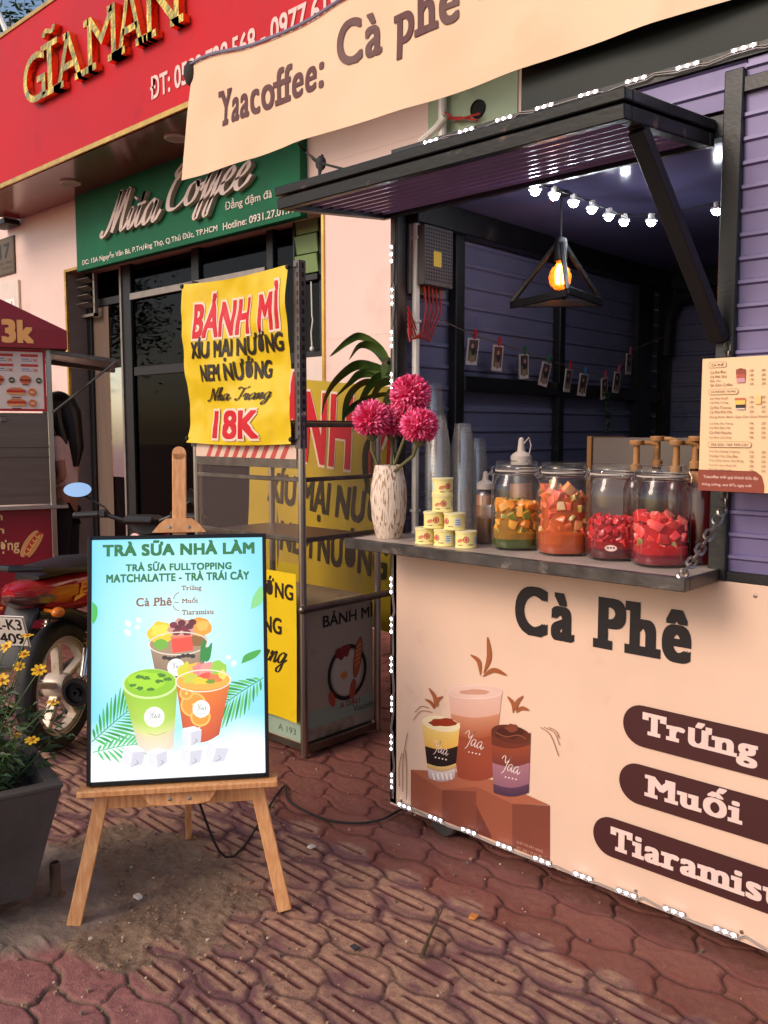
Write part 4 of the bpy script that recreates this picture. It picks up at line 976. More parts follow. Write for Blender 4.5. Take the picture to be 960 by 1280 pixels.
# ------------------------------------------------------------------ inside the kiosk
t = thing('pendant_lamp', 'black triangular wire pendant lamp with a glowing amber bulb', 'pendant lamp', (-1.68, 2.75, 2.34))
ap = Vector((0, 0, -.155)); bz = -.37; P3 = [Vector((  .19 * math.cos(a), .19 * math.sin(a), bz)) for a in (R_(-51), R_(69), R_(189))]
g = G(); g.tube([(0, 0, .002), (0, 0, -.155)], .004, 6); g.lathe([(.03, 0), (.03, -.012)], 16); g.build('cord', M_dark, t)
g = G()
for p in P3: g.bar(ap + Vector((0, 0, -.005)), p, .015, .015)
for i in range(3): g.bar(P3[i] - Vector((0, 0, .004 * i)), P3[(i + 1) % 3] - Vector((0, 0, .004 * i)), .015, .026)
g.build('wire_frame', M_black, t)
g = G(); g.lathe([(.008, -.155), (.02, -.16), (.024, -.175), (.024, -.235), (.02, -.24)], 16); g.build('socket', M_black, t)
g = G(); g.lathe([(.014, -.24), (.016, -.25), (.034, -.27), (.041, -.295), (.037, -.318), (.021, -.336), (.002, -.341)], 18, None, False, False)
bu = g.build('bulb', glass('amber_bulb', (1.0, .72, .36), 1.45, .02, .03, milk=.32, mcol=(1.0, .45, .10)), t)
g = G()
for i in range(5):
    a = 2 * PI * i / 5; g.tube([(.006 * math.cos(a), .006 * math.sin(a), -.25), (.014 * math.cos(a), .014 * math.sin(a), -.278), (.012 * math.cos(a), .012 * math.sin(a), -.318)], .0042, 6)
g.build('filament', emit('filament_glow', (1.0, .5, .12), 30), bu)
# festoon of small white bulbs
fs_ = thing('festoon_lights', 'string of small white bulbs looped under the kiosk ceiling', 'string lights', (-1.54, 2.6, 2.3))
BL = [at('Z', 2.255, u, v) for u, v in ((669, 239), (693, 245), (717, 254), (740, 262), (761, 271), (780, 278), (814, 278), (896, 264))]
g = G(); pts = []
for i, p in enumerate(BL):
    pts.append(p + Vector((0, 0, .03)))
    if i < len(BL) - 1: pts.append((p + BL[i + 1]) / 2 + Vector((0, 0, .022)))
g.tube([BL[0] + Vector((0, -.0, .07))] + pts + [BL[-1] + Vector((.3, 0, .05))], .003, 6); g.build('wire', M_dark, fs_, world=True)
M_bulb = emit('white_bulb_glow', (.86, .90, 1.0), 90)
for p in BL:
    g = G(); g.lathe([(.011, .03), (.012, .012), (.021, .010), (.021, .004)], 12, Matrix.Translation(p)); h_ = g.build('bulb_holder', M_white, fs_, world=True)
    g = G(); g.lathe([(.015, .004), (.014, -.006), (.008, -.012), (.001, -.014)], 12, Matrix.Translation(p), True, False); g.build('bulb', M_bulb, h_, world=True)
# power supply
t = thing('power_supply', 'perforated grey power supply box with red wires on the kiosk side wall', 'power supply', (xi + .03, 2.6, 2.03))
y0, y1 = at('X', xi + .05, 524, 320).y, at('X', xi + .05, 560, 320).y; z0, z1 = 2.03, 2.245
g = G(); g.bb(xi + .008, xi + .022, y0 - .02, y1 + .02, z0 - .03, z1 + .004, .002); g.build('back_plate', mat('galvanised_plate', rgb(128, 122, 122), .45, .6, .12, 10), t, world=True)
g = G(); g.bb(xi + .0225, xi + .075, y0, y1, z0, z1, .003); bx = g.build('casing', mat('grey_power_casing', rgb(86, 82, 84), .5, .5, .1, 10), t, world=True)
g = G()
for i in range(11):
    for j in range(15): g.box((xi + .0755, y0 + .012 + i * (y1 - y0 - .024) / 10, z0 + .02 + j * (z1 - z0 - .035) / 14), (.001, .008, .007))
g.build('vent_holes', M_dark, bx, world=True)
A = Art(lambda x, y, l: (xi + .0762 + l, x, y)); A.rrect(y0 + .05, y0 + .095, z0 + .07, z0 + .125, .003, rgb(230, 200, 50)); A.build('warning_label', M_print, bx, world=True)
g = G()
for i in range(5):
    yy = y0 + .03 + i * .022; g.tube([(xi + .05, yy, z0), (xi + .055, yy + .005, z0 - .08), (xi + .05, yy - .01 - .012 * i, z0 - .17 - .008 * i), (xi + .04, yy - .07 - .01 * i, z0 - .205 + .006 * i), (xi + .03, y0 - .04, z0 - .16 + .02 * i)], .0035, 6)
g.build('red_wires', mat('red_wire', rgb(176, 40, 34), .5), t, world=True)
# photo line
ln = thing('photo_line', 'thin cord sagging along the kiosk side wall holding small photographs', 'cord', (xi + .05, 3.2, 1.9))
PHS = [(592, 437, 'red'), (622.5, 446, 'red'), (654, 457, 'green'), (684, 468, 'green'), (711, 476, 'red'), (730, 482, 'blue'), (755, 487, 'pink'), (772, 480, 'pink'), (786, 457, 'pink')]
hp = []
for u, v, c in PHS:
    p = at('X', xi + .06, u, v - 18); hp.append(p)
g = G(); g.tube([(xi + .05, KY0 + .12, 1.93)] + hp + [(xi + .06, KY1 - .14, 2.0)], .0022, 5); g.build('cord', mat('twine', rgb(120, 100, 84), .9), ln, world=True)
pegc = {'red': rgb(180, 34, 40), 'green': rgb(30, 96, 54), 'blue': rgb(58, 110, 160), 'pink': rgb(200, 90, 110)}
plabs = ['small photograph on a red peg, nearest the power supply box', 'second small photograph on the line, on a red peg left of a green one', 'small photograph on a green peg, third along the line from the power supply', 'small photograph on a green peg just before the wall post', 'small photograph on the red peg right of the wall post', 'small photograph on the blue peg', 'small photograph on a pink peg above the green garland packet', 'small photograph on a pink peg tilted beside the garland', 'topmost small photograph at the rising end of the line']
for i, ((u, v, c), p, lab) in enumerate(zip(PHS, hp, plabs)):
    r = random.Random(i + 40); t = thing('photo_print', lab, 'photograph', p, 0, 'photographs pegged to the line'); t.rotation_euler = (R_(r.uniform(-10, 12)), R_(r.uniform(2, 9)), R_(r.uniform(-8, 8)))
    A = Art(lambda x, y, l: (.004 + l, x, y)); A.poly([(-.030, -.115), (.030, -.115), (.030, -.012), (-.030, -.012)], rgb(208, 196, 190))
    A.poly([(-.025, -.100), (.025, -.100), (.025, -.018), (-.025, -.018)], rgb(70 + 30 * r.random(), 60, 62)); A.poly([(-.025, -.100), (.025, -.100), (.025, -.075), (-.025, -.06)], rgb(110, 80 + 30 * r.random(), 70))
    A.blob(r.uniform(-.008, .008), -.062, .011, .016, rgb(40, 36, 44), i); A.blob(0, -.092, .016, .014, rgb(150, 120, 110), i + 3); A.ell(r.uniform(-.006, .006), -.042, .007, .009, rgb(190, 146, 124))
    A.build('print', M_print, t)
    g = G(); g.bb(0, .0035, -.03, .03, -.115, -.012); g.build('card', mat('photo_card', rgb(200, 190, 184), .6), t)
    g = G(); g.box((.009, -.0035, .004), (.007, .006, .036), .001, (R_(6), 0, 0)); g.box((.009, .0035, .004), (.007, .006, .036), .001, (R_(-6), 0, 0)); g.build('peg', mat('peg_' + c, pegc[c], .5), t)
t = thing('garland', 'green leafy garland packet hanging from the photo line', 'garland', at('X', xi + .055, 757, 490)); g = G(); r = random.Random(2)
for i in range(60):
    z = -r.random() * .2; y = r.gauss(0, .018); d = Vector((r.uniform(.1, .6), r.gauss(0, 1), r.gauss(-.3, .7))).normalized() * .02; c = Vector((.008, y, z)); u = d.orthogonal().normalized() * .006; g.add([c, c + d * .5 + u, c + d, c + d * .5 - u], [(0, 1, 2, 3)])
g.tube([(0, 0, .04), (.004, .004, -.1), (.002, 0, -.2)], .003, 5); g.build('leaves', M_leafd, t, norm=False)

# ------------------------------------------------------------------ on the shelf
M_clear = glass('clear_jar_glass', (.975, .98, .978), 1.5, .03, .012, milk=.012)
M_cupc = glass('clear_cup_plastic', (.99, .99, .988), 1.42, .12, .025, milk=.07)
M_frost = glass('milky_plastic', (.80, .74, .70), 1.45, .25, .10)
# vase
vx, vy = -2.085, 2.285
vase = thing('vase', 'cream vase with brown carved streaks on the left end of the shelf', 'vase', (vx, vy, SH))
m = mat('carved_vase', rgb(232, 212, 192), .6, 0, .05, 170, .6, 170, stretch=(1, 1, .10), col2=rgb(160, 118, 88))
r_ = m.node_tree.nodes['Color Ramp'].color_ramp; r_.elements[0].position = .53; r_.elements[1].position = .60
G().lathe([(.042, 0), (.046, .004), (.060, .07), (.066, .14), (.063, .19), (.052, .245), (.048, .262), (.043, .262), (.046, .24), (.05, .2)], 36, None, True, False).build('body', m, vase)
M_pink = mat('pink_petal', rgb(248, 76, 138), .5, 0, .25, 22, col2=rgb(255, 140, 182)); M_pink2 = mat('pink_petal_deep', rgb(232, 52, 112), .5, 0, .2, 20)
M_stem = mat('green_stem', rgb(96, 92, 54), .7, 0, .3, 9)
def flower(label, u, v, Y, R, seed, foot):
    r = random.Random(seed); c = at('Y', Y, u, v); base = Vector((vx + foot[0], vy + foot[1], SH + .05))
    t = thing('pink_flower', label, 'flower', base, 0, 'pink flowers in the vase'); o = c - base
    g = G(); top = o - Vector((0, 0, R * .6)); mid = top * .55 + Vector((foot[0], foot[1], .02)); g.tube([(0, 0, 0), (foot[0] * .3, foot[1] * .3, .18), mid * .5 + top * .5, top], [.006, .006, .006, .008], 7)
    g.ball(o - Vector((0, 0, R * .72)), R * .3, 6); g.build('stem', M_stem, t)
    g = G(); n_ = 620
    for i in range(n_):
        zz = 1 - 2 * (i + .5) / n_; a = i * 2.39996; q = math.sqrt(1 - zz * zz); d = Vector((q * math.cos(a), q * math.sin(a), zz)); 
        if zz < -.82: continue
        L_ = R * r.uniform(.92, 1.04) * (1 - .08 * max(0, -zz)); s_ = d.cross(Vector((r.gauss(0, 1), r.gauss(0, 1), r.gauss(0, 1)))).normalized(); wd = R * .07; cup_ = d.cross(s_)
        cu = r.uniform(-.06, .16) * R
        p0 = o + d * R * .55; p1 = o + d * L_ * .84 + cup_ * cu * .3; p2 = o + d * L_ + cup_ * cu
        g.cur = 0 if r.random() < .72 else 1
        g.add([p0 - s_ * wd * .5, p0 + s_ * wd * .5, p1 - s_ * wd, p1 + s_ * wd, p2 - s_ * wd * .45, p2 + s_ * wd * .45, p1 + d * .002 - cup_ * wd * .5], [(0, 1, 6), (0, 6, 2), (1, 3, 6), (2, 6, 4), (6, 3, 5), (4, 6, 5)])
    g.cur = 1; g.ball(o, R * .62, 7)
    g.build('bloom', [M_pink, M_pink2], t, smooth=0, norm=False); return t
flower('topmost round pink bloom in the cream vase', 513, 494, 2.26, .074, 1, (.012, -.004))
flower('pink bloom leaning furthest out over the banh mi cart side', 465, 525, 2.25, .074, 2, (-.02, -.008))
flower('pink bloom half hidden between the two lower blooms', 490, 528, 2.33, .066, 3, (-.004, .012))
flower('lower pink bloom in front of the plastic cups', 524, 533, 2.24, .068, 4, (.018, -.012))
# condensed milk cans
canl = rgb(240, 226, 150)
def can(label, x, y, z, rot):
    t = thing('milk_can', label, 'can', (x, y, z), rot, 'small yellow cans stacked on the shelf')
    G().lathe([(.034, 0), (.036, .002), (.036, .005), (.0345, .007), (.0345, .047), (.036, .049), (.036, .052), (.033, .053)], 28).build('body', mat('yellow_can_label', canl, .35, 0, .05, 9), t)
    G().lathe([(.0345, .0525), (.0365, .0527), (.0365, .056), (.034, .0565)], 28).build('lid', mat('pale_lid', rgb(238, 226, 176), .35, 0, .04, 9), t)
    A = Art(lambda a, y_, l: ((.0349 + l * .3) * math.sin(a), -(.0349 + l * .3) * math.cos(a), y_))
    def arcq(a0, a1, z0, z1, c):
        n_ = 6
        A.raw([(a0 + (a1 - a0) * i / n_, z) for i in range(n_ + 1) for z in (z0, z1)], [(2 * i, 2 * i + 1, 2 * i + 3, 2 * i + 2) for i in range(n_)], c, False)
    arcq(-2.6, -1.7, .012, .043, rgb(210, 222, 236)); arcq(.9, 1.5, .014, .040, rgb(212, 222, 234)); arcq(-3.1, 3.1, .041, .045, rgb(232, 206, 104))
    A.ring(0, .030, .30, .0105, .09, rgb(206, 86, 84), wy=.003); A.ell(0, .030, .14, .006, rgb(206, 86, 84)); A.ell(-.62, .026, .3, .006, rgb(220, 136, 90), .01)
    for k in range(3): arcq(.95, 1.4, .019 + k * .007, .022 + k * .007, rgb(110, 120, 150)); arcq(-2.4, -1.9, .019 + k * .007, .022 + k * .007, rgb(120, 130, 160))
    arcq(-.8, -.35, .010, .013, rgb(160, 110, 90)); arcq(.2, .7, .012, .0145, rgb(160, 110, 90))
    A.build('label_print', M_print, t)
bx_, by_ = -1.885, 2.252
cd_ = Vector((.92, .05, 0))
CANS = [(0, 0, 0, .3, 'yellow can in the bottom row of the can pyramid, nearest the vase'), (.080, .003, 0, -.9, 'middle yellow can of the bottom row of the pyramid'), (.162, .014, 0, .1, 'bottom row yellow can nearest the first jar'),
        (.036, .002, 1, .35, 'second row yellow can nearest the vase'), (.118, .009, 1, -1.0, 'second row yellow can on the jar side of the pyramid'),
        (.066, .01, 2, .2, 'yellow can in the third row, under the topmost can'), (.062, .014, 3, .8, 'topmost yellow can of the pyramid')]
for dx, dy, lv_, ro, lab in CANS: can(lab, bx_ + dx, by_ + dy, SH + lv_ * .0568, .6 + ro * .8)
# nested plastic cups
g = G(); prof = [(.0475, 0), (.0485, .002), (.0485, .006), (.046, .007), (.030, .108), (.029, .112)]
g.lathe(prof, 22, None, False, True)
cup0 = g.build('plastic_cup', M_cupc, None); cup_me = cup0.data; bpy.data.objects.remove(cup0)
def cup_stack(px, py, z0, n_, pitch, label, grp):
    r = random.Random(n_)
    for i in range(n_):
        o = bpy.data.objects.new('plastic_cup', cup_me); COL.objects.link(o); o.location = (px + r.uniform(-.001, .001), py + r.uniform(-.001, .001), z0 + i * pitch); o.rotation_euler = (r.uniform(-.012, .012), r.uniform(-.012, .012), r.random() * 6)
        tag(o, label, 'plastic cup', grp)
pA = at('Z', 1.16, 544, 600); 
def cup_at(u, Y): 
    p = at('Y', Y, u, 600); return p.x, p.y
x, y = cup_at(541, 2.62); cup_stack(x, y, SH, 34, .0138, 'clear plastic cup in the tallest stack, rising behind the vase flowers', 'cups in the tallest stack')
x, y = cup_at(547, 2.46); cup_stack(x, y, SH, 24, .0142, 'clear plastic cup in the stack just behind the yellow cans', 'cups in the stack behind the cans')
x, y = cup_at(578, 2.56); cup_stack(x, y, SH, 22, .0142, 'clear plastic cup in the stack between the cans and the squeeze bottle', 'cups in the stack beside the squeeze bottle')
x, y = cup_at(596, 2.84); cup_stack(x, y, SH, 18, .0142, 'clear plastic cup in the short stack behind the squeeze bottle', 'cups in the short stack')
# squeeze bottles and beaker
def squeeze(label, x, y, sauce, fill=.13):
    t = thing('squeeze_bottle', label, 'bottle', (x, y, SH))
    G().lathe([(.030, 0), (.034, .004), (.034, .15), (.030, .168), (.022, .176), (.022, .182)], 24, None, True, False).build('body', M_frost, t)
    if sauce: G().lathe([(.028, .003), (.0325, .007), (.0325, fill), (.001, fill)], 24).build('sauce', mat('tan_sauce', rgb(222, 158, 108), .5, 0, .05, 8), t)
    c = G().lathe([(.031, .176), (.031, .196), (.024, .202), (.012, .208), (.008, .236), (.004, .240)], 22).build('cap', mat('milky_cap', rgb(196, 182, 172), .5, 0, .05, 8), t)
    G().tube([(.01, 0, .226), (.026, 0, .240), (.034, 0, .222), (.028, 0, .200)], .0018, 5).build('cap_strap', mat('milky_cap', rgb(196, 182, 172), .5), c); return t
x, y = cup_at(607, 2.52); squeeze('milky squeeze bottle of tan sauce beside the cup stacks', x, y, True, .155)
p = at('Y', 2.60, 651, 600); squeeze('tall squeeze bottle behind the orange fruit jar, its tip above the jar lid', p.x, p.y, True).scale = (1.2, 1.2, 1.5)
x, y = cup_at(608, 2.40); t = thing('beaker', 'cloudy plastic beaker standing before the squeeze bottle', 'beaker', (x, y, SH))
G().lathe([(.036, 0), (.037, .002), (.042, .125), (.043, .128)], 26, None, True, False).build('body', M_frost, t); G().lathe([(.033, .004), (.039, .09), (.001, .09)], 24).build('syrup', mat('brown_tea', rgb(120, 86, 62), .4, 0, .05, 8), t)

# fruit jars
def jar(label, x, y, rot):
    t = thing('glass_jar', label, 'jar', (x, y, SH), rot, 'clip-top fruit jars along the shelf edge')
    G().lathe([(.062, 0), (.072, .003), (.078, .012), (.0795, .03), (.0795, .192), (.078, .206), (.073, .222), (.065, .237), (.0635, .245), (.0665, .247), (.0665, .252), (.064, .253)], 48, None, True, False, sq=.6).build('glass_body', M_clear, t)
    G().lathe([(.0600, .247), (.0602, .02), (.001, .018)], 30, None, False, False) if False else None
    l_ = G().lathe([(.067, .2575), (.0705, .260), (.0705, .266), (.068, .269), (.067, .274), (.0675, .282), (.064, .2865), (.05, .2875), (.001, .288)], 40, None, True, False).build('glass_lid', M_clear, t)
    G().torus((0, 0, .2555), .0675, .0028, None, 40, 6).build('rubber_seal', mat('pale_rubber', rgb(196, 186, 176), .6, 0, .05, 8), l_)
    g = G(); g.torus((0, 0, .243), .0665, .0016, None, 40, 5); g.torus((0, 0, .262), .0722, .0016, None, 40, 5)
    for s_ in (-1, 1):
        g.tube([(s_ * .067, -.012, .243), (s_ * .079, -.013, .238), (s_ * .083, -.01, .252), (s_ * .078, 0, .268), (s_ * .073, 0, .270)], .0016, 5)
        g.tube([(s_ * .067, .012, .243), (s_ * .079, .013, .238), (s_ * .083, .01, .252), (s_ * .078, 0, .268)], .0016, 5)
        g.torus((s_ * .080, 0, .246), .007, .0015, Matrix.Rotation(PI / 2, 4, 'X'), 14, 5)
    g.build('wire_clasp', M_steel, t); return t
def fruit(label, x, y, rot, z0, z1, liq, bot, cols, size, seed, tilt=0.0):
    """The jar's contents: a syrup body and diced fruit pressed against the glass."""
    r = random.Random(seed); t = thing('fruit_syrup', label, 'fruit', (x, y, SH + .004), rot)
    R = .072
    prof = [(.058, .002), (.069, .006), (.0735, .016), (.0735, z0 + .012), (.064, z0 + .02), (.064, z1 - .012), (.001, z1 - .01)]
    G().lathe(prof, 40, None, True, False, sq=.6).build('syrup', mat('syrup_' + str(seed), liq, .12, 0, .15, 20, spec=.6), t)
    g = G(); pts = []
    n_try = 0
    while n_try < 5000 and len(pts) < 240:
        n_try += 1; a = r.uniform(0, 2 * PI); q = R - size * .42 - (r.random() ** 3) * .02; z = r.uniform(z0 + .012, z1 + tilt * math.cos(a + 2.2))
        if r.random() < .10: q = r.uniform(0, .05); z = z1 - r.uniform(0, .012)
        c_, s_ = math.cos(a), math.sin(a); k = (abs(c_) ** 2.6 + abs(s_) ** 2.6) ** (-1 / 2.6)
        p = Vector((q * c_ * k, q * s_ * k, z))
        if all((p - o).length > size * .80 for o in pts): pts.append(p)
    for p in pts:
        s_ = size * r.uniform(.36, .62); rot_ = Euler((r.uniform(0, 6), r.uniform(0, 6), r.uniform(0, 6))).to_matrix().to_4x4()
        vs = [Vector((sx * r.uniform(.6, 1.15), sy * r.uniform(.6, 1.15), sz * r.uniform(.5, 1.1))) * s_ for sx in (-1, 1) for sy in (-1, 1) for sz in (-1, 1)]
        vs = [p + rot_ @ v for v in vs]; out_ = []
        for v in vs:
            a = math.atan2(v.y, v.x); k = (abs(math.cos(a)) ** 2.6 + abs(math.sin(a)) ** 2.6) ** (-1 / 2.6); lim = .0755 * k; h_ = math.hypot(v.x, v.y)
            if h_ > lim: v = Vector((v.x * lim / h_, v.y * lim / h_, v.z))
            out_.append(v)
        g.cur = r.choices(range(len(cols)), [c[1] for c in cols])[0]
        g.add(out_, [(0, 1, 3, 2), (4, 6, 7, 5), (0, 4, 5, 1), (2, 3, 7, 6), (0, 2, 6, 4), (1, 5, 7, 3)])
    fo__ = g.build('fruit_dice', [mat('fruit_%d_%d' % (seed, i), c[0], .22, 0, .22, 30, .1, 60, spec=.6) for i, c in enumerate(cols)], t, smooth=0); tag(fo__, kind='stuff')
    bm = bmesh.new(); bm.from_mesh(fo__.data); bmesh.ops.bevel(bm, geom=list(bm.edges), offset=size * .07, segments=2, profile=.5, affect='EDGES'); bm.to_mesh(fo__.data); bm.free(); fo__.data.polygons.foreach_set('use_smooth', [True] * len(fo__.data.polygons))
    G().lathe([(.058, .0015), (.0705, .0055), (.0745, .015), (.0745, .034), (.001, .034)], 40, None, True, False, sq=.6).build('settled_syrup', mat('settled_' + str(seed), bot, .1, 0, .1, 9, spec=.6), t)
JX = [at('Y', 2.36, u, 640) for u in (645, 703.5, 766, 826)]
JX = [(p.x, Y) for p, Y in zip(JX, (2.36, 2.355, 2.37, 2.345))]
JX = [(at('Y', Y, u, 640).x, Y) for u, (_, Y) in zip((645, 703.5, 767, 826), JX)]
jl = ('clip-top glass jar beside the squeeze bottle, orange cubes over green syrup', 'clip-top glass jar filled highest, with orange and peach fruit', 'clip-top glass jar holding small red berries, second from the chain', 'clip-top glass jar of red melon chunks nearest the chain')
for (x, y), l_, ro in zip(JX, jl, (.75, .8, .7, .78)): jar(l_, x, y, ro)
fo = lambda *c: rgb(*c)
fruit('orange fruit cubes over green syrup in the first jar from the vase', *JX[0], .75, .040, .145, fo(150, 104, 22), fo(62, 78, 14), [(fo(238, 142, 24), 6), (fo(248, 172, 60), 3), (fo(120, 140, 30), 2)], .030, 11)
fruit('mixed orange and peach fruit filling the fullest jar', *JX[1], .8, .052, .190, fo(186, 82, 26), fo(176, 72, 30), [(fo(236, 112, 50), 5), (fo(244, 164, 92), 3), (fo(226, 80, 60), 2), (fo(160, 150, 60), 1.2), (fo(240, 196, 140), 1)], .029, 12, .028)
fruit('small red berries in dark red syrup in the third jar', *JX[2], .7, .040, .115, fo(140, 12, 18), fo(86, 10, 20), [(fo(206, 26, 34), 5), (fo(170, 16, 28), 4), (fo(226, 60, 60), 2)], .021, 13)
fruit('pink red melon chunks in the jar nearest the chain', *JX[3], .78, .042, .128, fo(180, 20, 26), fo(120, 10, 30), [(fo(236, 64, 58), 5), (fo(222, 40, 44), 4), (fo(244, 116, 98), 2), (fo(128, 120, 44), .5)], .030, 14, .018)
# oval sticker on the third jar
A = Art(lambda a, z, l: ((.0815 + l) * math.sin(a), -(.0815 + l) * math.cos(a), z)); A.ell(0, 0, .24, .0105, rgb(226, 208, 200)); A.ring(0, 0, .24, .0105, .03, rgb(170, 60, 60), wy=.0014); 
for k in range(3): A.ell(-.1 + .1 * k, .001, .035, .003, rgb(120, 40, 44))
t = thing('jar_sticker', 'oval white sticker on the front of the red berry jar', 'sticker', (JX[2][0], JX[2][1], SH + .042), .42); A.build('print', M_print, t)
# brown acrylic box and pump bottles behind the jars
p0 = at('Y', 2.95, 735, 560); p1 = at('Y', 2.95, 868, 560)
t = thing('acrylic_box', 'smoky acrylic box with brown side behind the fruit jars', 'box', (p0.x, 2.95, SH))
Lx = p1.x - p0.x; zt_ = at('Y', 2.95, 790, 547).z - SH
g = G(); g.bb(.02, Lx, 0, .006, 0, zt_, .001); g.bb(.02, Lx, .25, .256, 0, zt_, .001); g.bb(.02, Lx, .006, .25, zt_ - .006, zt_, .001); g.build('panel', mat('smoky_acrylic', rgb(104, 94, 90), .2, 0, .12, 3), t)
g = G(); g.bb(0, .0195, -.01, .262, 0, zt_ + .004, .002); g.build('brown_side', mat('brown_ply', rgb(142, 94, 46), .5, 0, .15, 6), t)
M_pump = mat('tan_pump_plastic', rgb(172, 122, 74), .4, 0, .08, 8); M_amb = mat('dark_amber_bottle', rgb(66, 30, 20), .15, 0, .1, 6, spec=.7)
for u, v, Y, lab, ro in ((796, 550, 2.60, 'tan pump bottle behind the red berry jar', .5), (822, 545, 2.68, 'tan pump bottle between the last two jars, set further back', .2), (846, 550, 2.58, 'tan pump bottle behind the red melon jar', .6), (870, 545, 2.62, 'tan pump bottle half hidden by the hanging menu', .3)):
    p = at('Y', Y, u, v); h_ = p.z - SH; t = thing('pump_bottle', lab, 'bottle', (p.x, Y, SH), ro, 'syrup pump bottles behind the jars')
    G().lathe([(.036, 0), (.038, .004), (.038, h_ - .16), (.03, h_ - .13), (.014, h_ - .11), (.014, h_ - .1)], 22).build('body', M_amb, t)
    g = G(); g.lathe([(.018, h_ - .1), (.018, h_ - .08), (.011, h_ - .076), (.010, h_ - .02), (.0105, h_ - .018)], 18); g.lathe([(.021, h_ - .016), (.023, h_ - .012), (.023, h_ - .002), (.02, h_)], 20); g.tube([(0, 0, h_ - .009), (.04, 0, h_ - .009), (.062, 0, h_ - .014), (.066, 0, h_ - .026)], [.008, .007, .006, .005], 8)
    g.build('pump', M_pump, t)
p = at('Y', 2.47, 876, 650); t = thing('syrup_jar', 'dark red syrup jar standing between the melon jar and the post', 'jar', (p.x, 2.47, SH))
G().lathe([(.05, 0), (.054, .005), (.054, .21), (.048, .23), (.048, .235)], 28).build('body', mat('dark_red_glass', rgb(70, 12, 18), .15, 0, .1, 6, spec=.7), t); G().lathe([(.051, .236), (.051, .262), (.046, .265)], 24).build('lid', M_pump, t)

# hanging menu
mz0, mz1 = 1.342, 1.686; MX0, MX1 = -.942, -.66; MY = 2.25
menu = thing('menu_board', 'peach printed drinks menu hanging before the purple siding', 'menu', (MX0, MY, mz0))
g = G(); g.bb(MX0, MX1, MY, MY + .004, mz0, mz1, .001); g.build('board', mat('peach_card', rgb(238, 198, 152), .4, 0, .05, 4), menu, world=True)
A = Art(on_y(MY)); ink = rgb(130, 84, 70); ink2 = rgb(70, 50, 46)
def m_(u, v): p = at('Y', MY, 860 + u * .15625, 430 + v * .15625); return p.x, p.z
A.poly([(MX0, mz0), (m_(610, 1180)[0], mz0), (m_(610, 1130)[0], mz0 + .02), (m_(590, 1095)[0], mz0 + .043), (m_(540, 1068)[0], mz0 + .055), (MX0, mz0 + .055)], rgb(142, 62, 44))
cw = rgb(244, 214, 196); xl = MX0 + .012
A.text('Yaacoffee mời quý khách bữa dịu', MX0 + .014, m_(560, 1100)[0], mz0 + .031, mz0 + .042, cw); A.text('thông tương, xoá điều ngày mới', MX0 + .010, m_(510, 1100)[0], mz0 + .012, mz0 + .023, cw)
def row(s_, v, uw, p1_, p2_):
    x0, z = m_(185 - v * .015, v); A.text(s_, x0, m_(uw, v)[0], z - .0035, z + .0035, ink)
    if p1_: A.text(p1_, m_(495, v)[0], m_(530, v)[0], z - .003, z + .003, ink); A.text(p2_, m_(590, v)[0], m_(625, v)[0], z - .003, z + .003, ink)
def head(s_, v, uw):
    x0, z = m_(180 - v * .01, v); x1 = m_(uw, v)[0]; A.rrect(x0 - .003, x1 + .003, z - .0075, z + .0075, .006, ink); A.rrect(x0 - .0022, x1 + .0022, z - .0067, z + .0067, .0055, rgb(238, 198, 152)); A.text(s_, x0 + .004, x1 - .004, z - .004, z + .004, ink2, .02)
head('CÀ PHÊ', 170, 300)
for s_, v, uw, a, b_ in (('Cà Phê Đen', 228, 305, '15K', '18K'), ('Cà Phê Sữa', 263, 312, '18K', '20K'), ('Bạc Xỉu', 298, 262, '17K', '20K'), ('Sài Gòn Coffee', 330, 358, '20K', '25K')): row(s_, v, uw, a, b_)
head('CÀ PHÊ ĐẶC TRƯNG', 385, 395)
for s_, v, uw, a, b_ in (('Cà Phê Muối', 435, 322, '17K', '20K'), ('Cà Phê Trứng', 472, 325, '18K', '25K'), ('Cà Phê Tiramisu', 510, 348, '17K', '22K'), ('Cà Phê Phô Mai', 545, 355, '22K', '25K'), ('Dùng Kèm Bánh Quy Cho Quý Khách', 586, 640, '', ''), ('Cà Phê Sầu Riêng', 636, 362, '19K', '22K'), ('Cà Phê Bạc Hà', 672, 340, '18K', '20K'), ('Cà Phê Matcha', 708, 350, '18K', '22K'), ('Cà Phê Cốt Dừa', 744, 350, '18K', '22K')): row(s_, v, uw, a, b_)
head('TRÀ SỮA / TRÀ TRÁI CÂY', 802, 500)
for s_, v, uw, a, b_ in (('Trà Sữa Không Topping', 858, 415, '17K', '20K'), ('Trà Sữa Trân Châu Đen', 893, 402, '20K', '25K'), ('Trà Sữa Kem Nướng', 930, 445, '20K', '25K'), ('Trà Vải Hoa Hồng Vải', 966, 388, '20K', '25K'), ('Trà Sữa Nhà Làm', 1002, 352, '20K', '25K')): row(s_, v, uw, a, b_)
def mq(u0, u1, v0, v1, c): a, b_ = m_(u0, v1), m_(u1, v0); A.poly([(a[0], a[1]), (b_[0], a[1]), (b_[0], b_[1]), (a[0], b_[1])], c)
mq(388, 464, 200, 245, rgb(150, 66, 46)); mq(390, 462, 240, 275, rgb(186, 84, 62)); mq(393, 460, 272, 310, rgb(206, 150, 160)); c = m_(426, 200); A.ell(c[0], c[1], .0062, .0016, rgb(112, 48, 36))
mq(378, 464, 430, 452, rgb(196, 110, 70)); mq(380, 462, 450, 486, rgb(246, 196, 92)); mq(386, 462, 484, 514, rgb(40, 28, 28)); mq(388, 460, 512, 524, rgb(226, 200, 190)); mq(540, 590, 410, 480, rgb(246, 200, 130))
A.build('menu_print', M_print, menu, world=True)
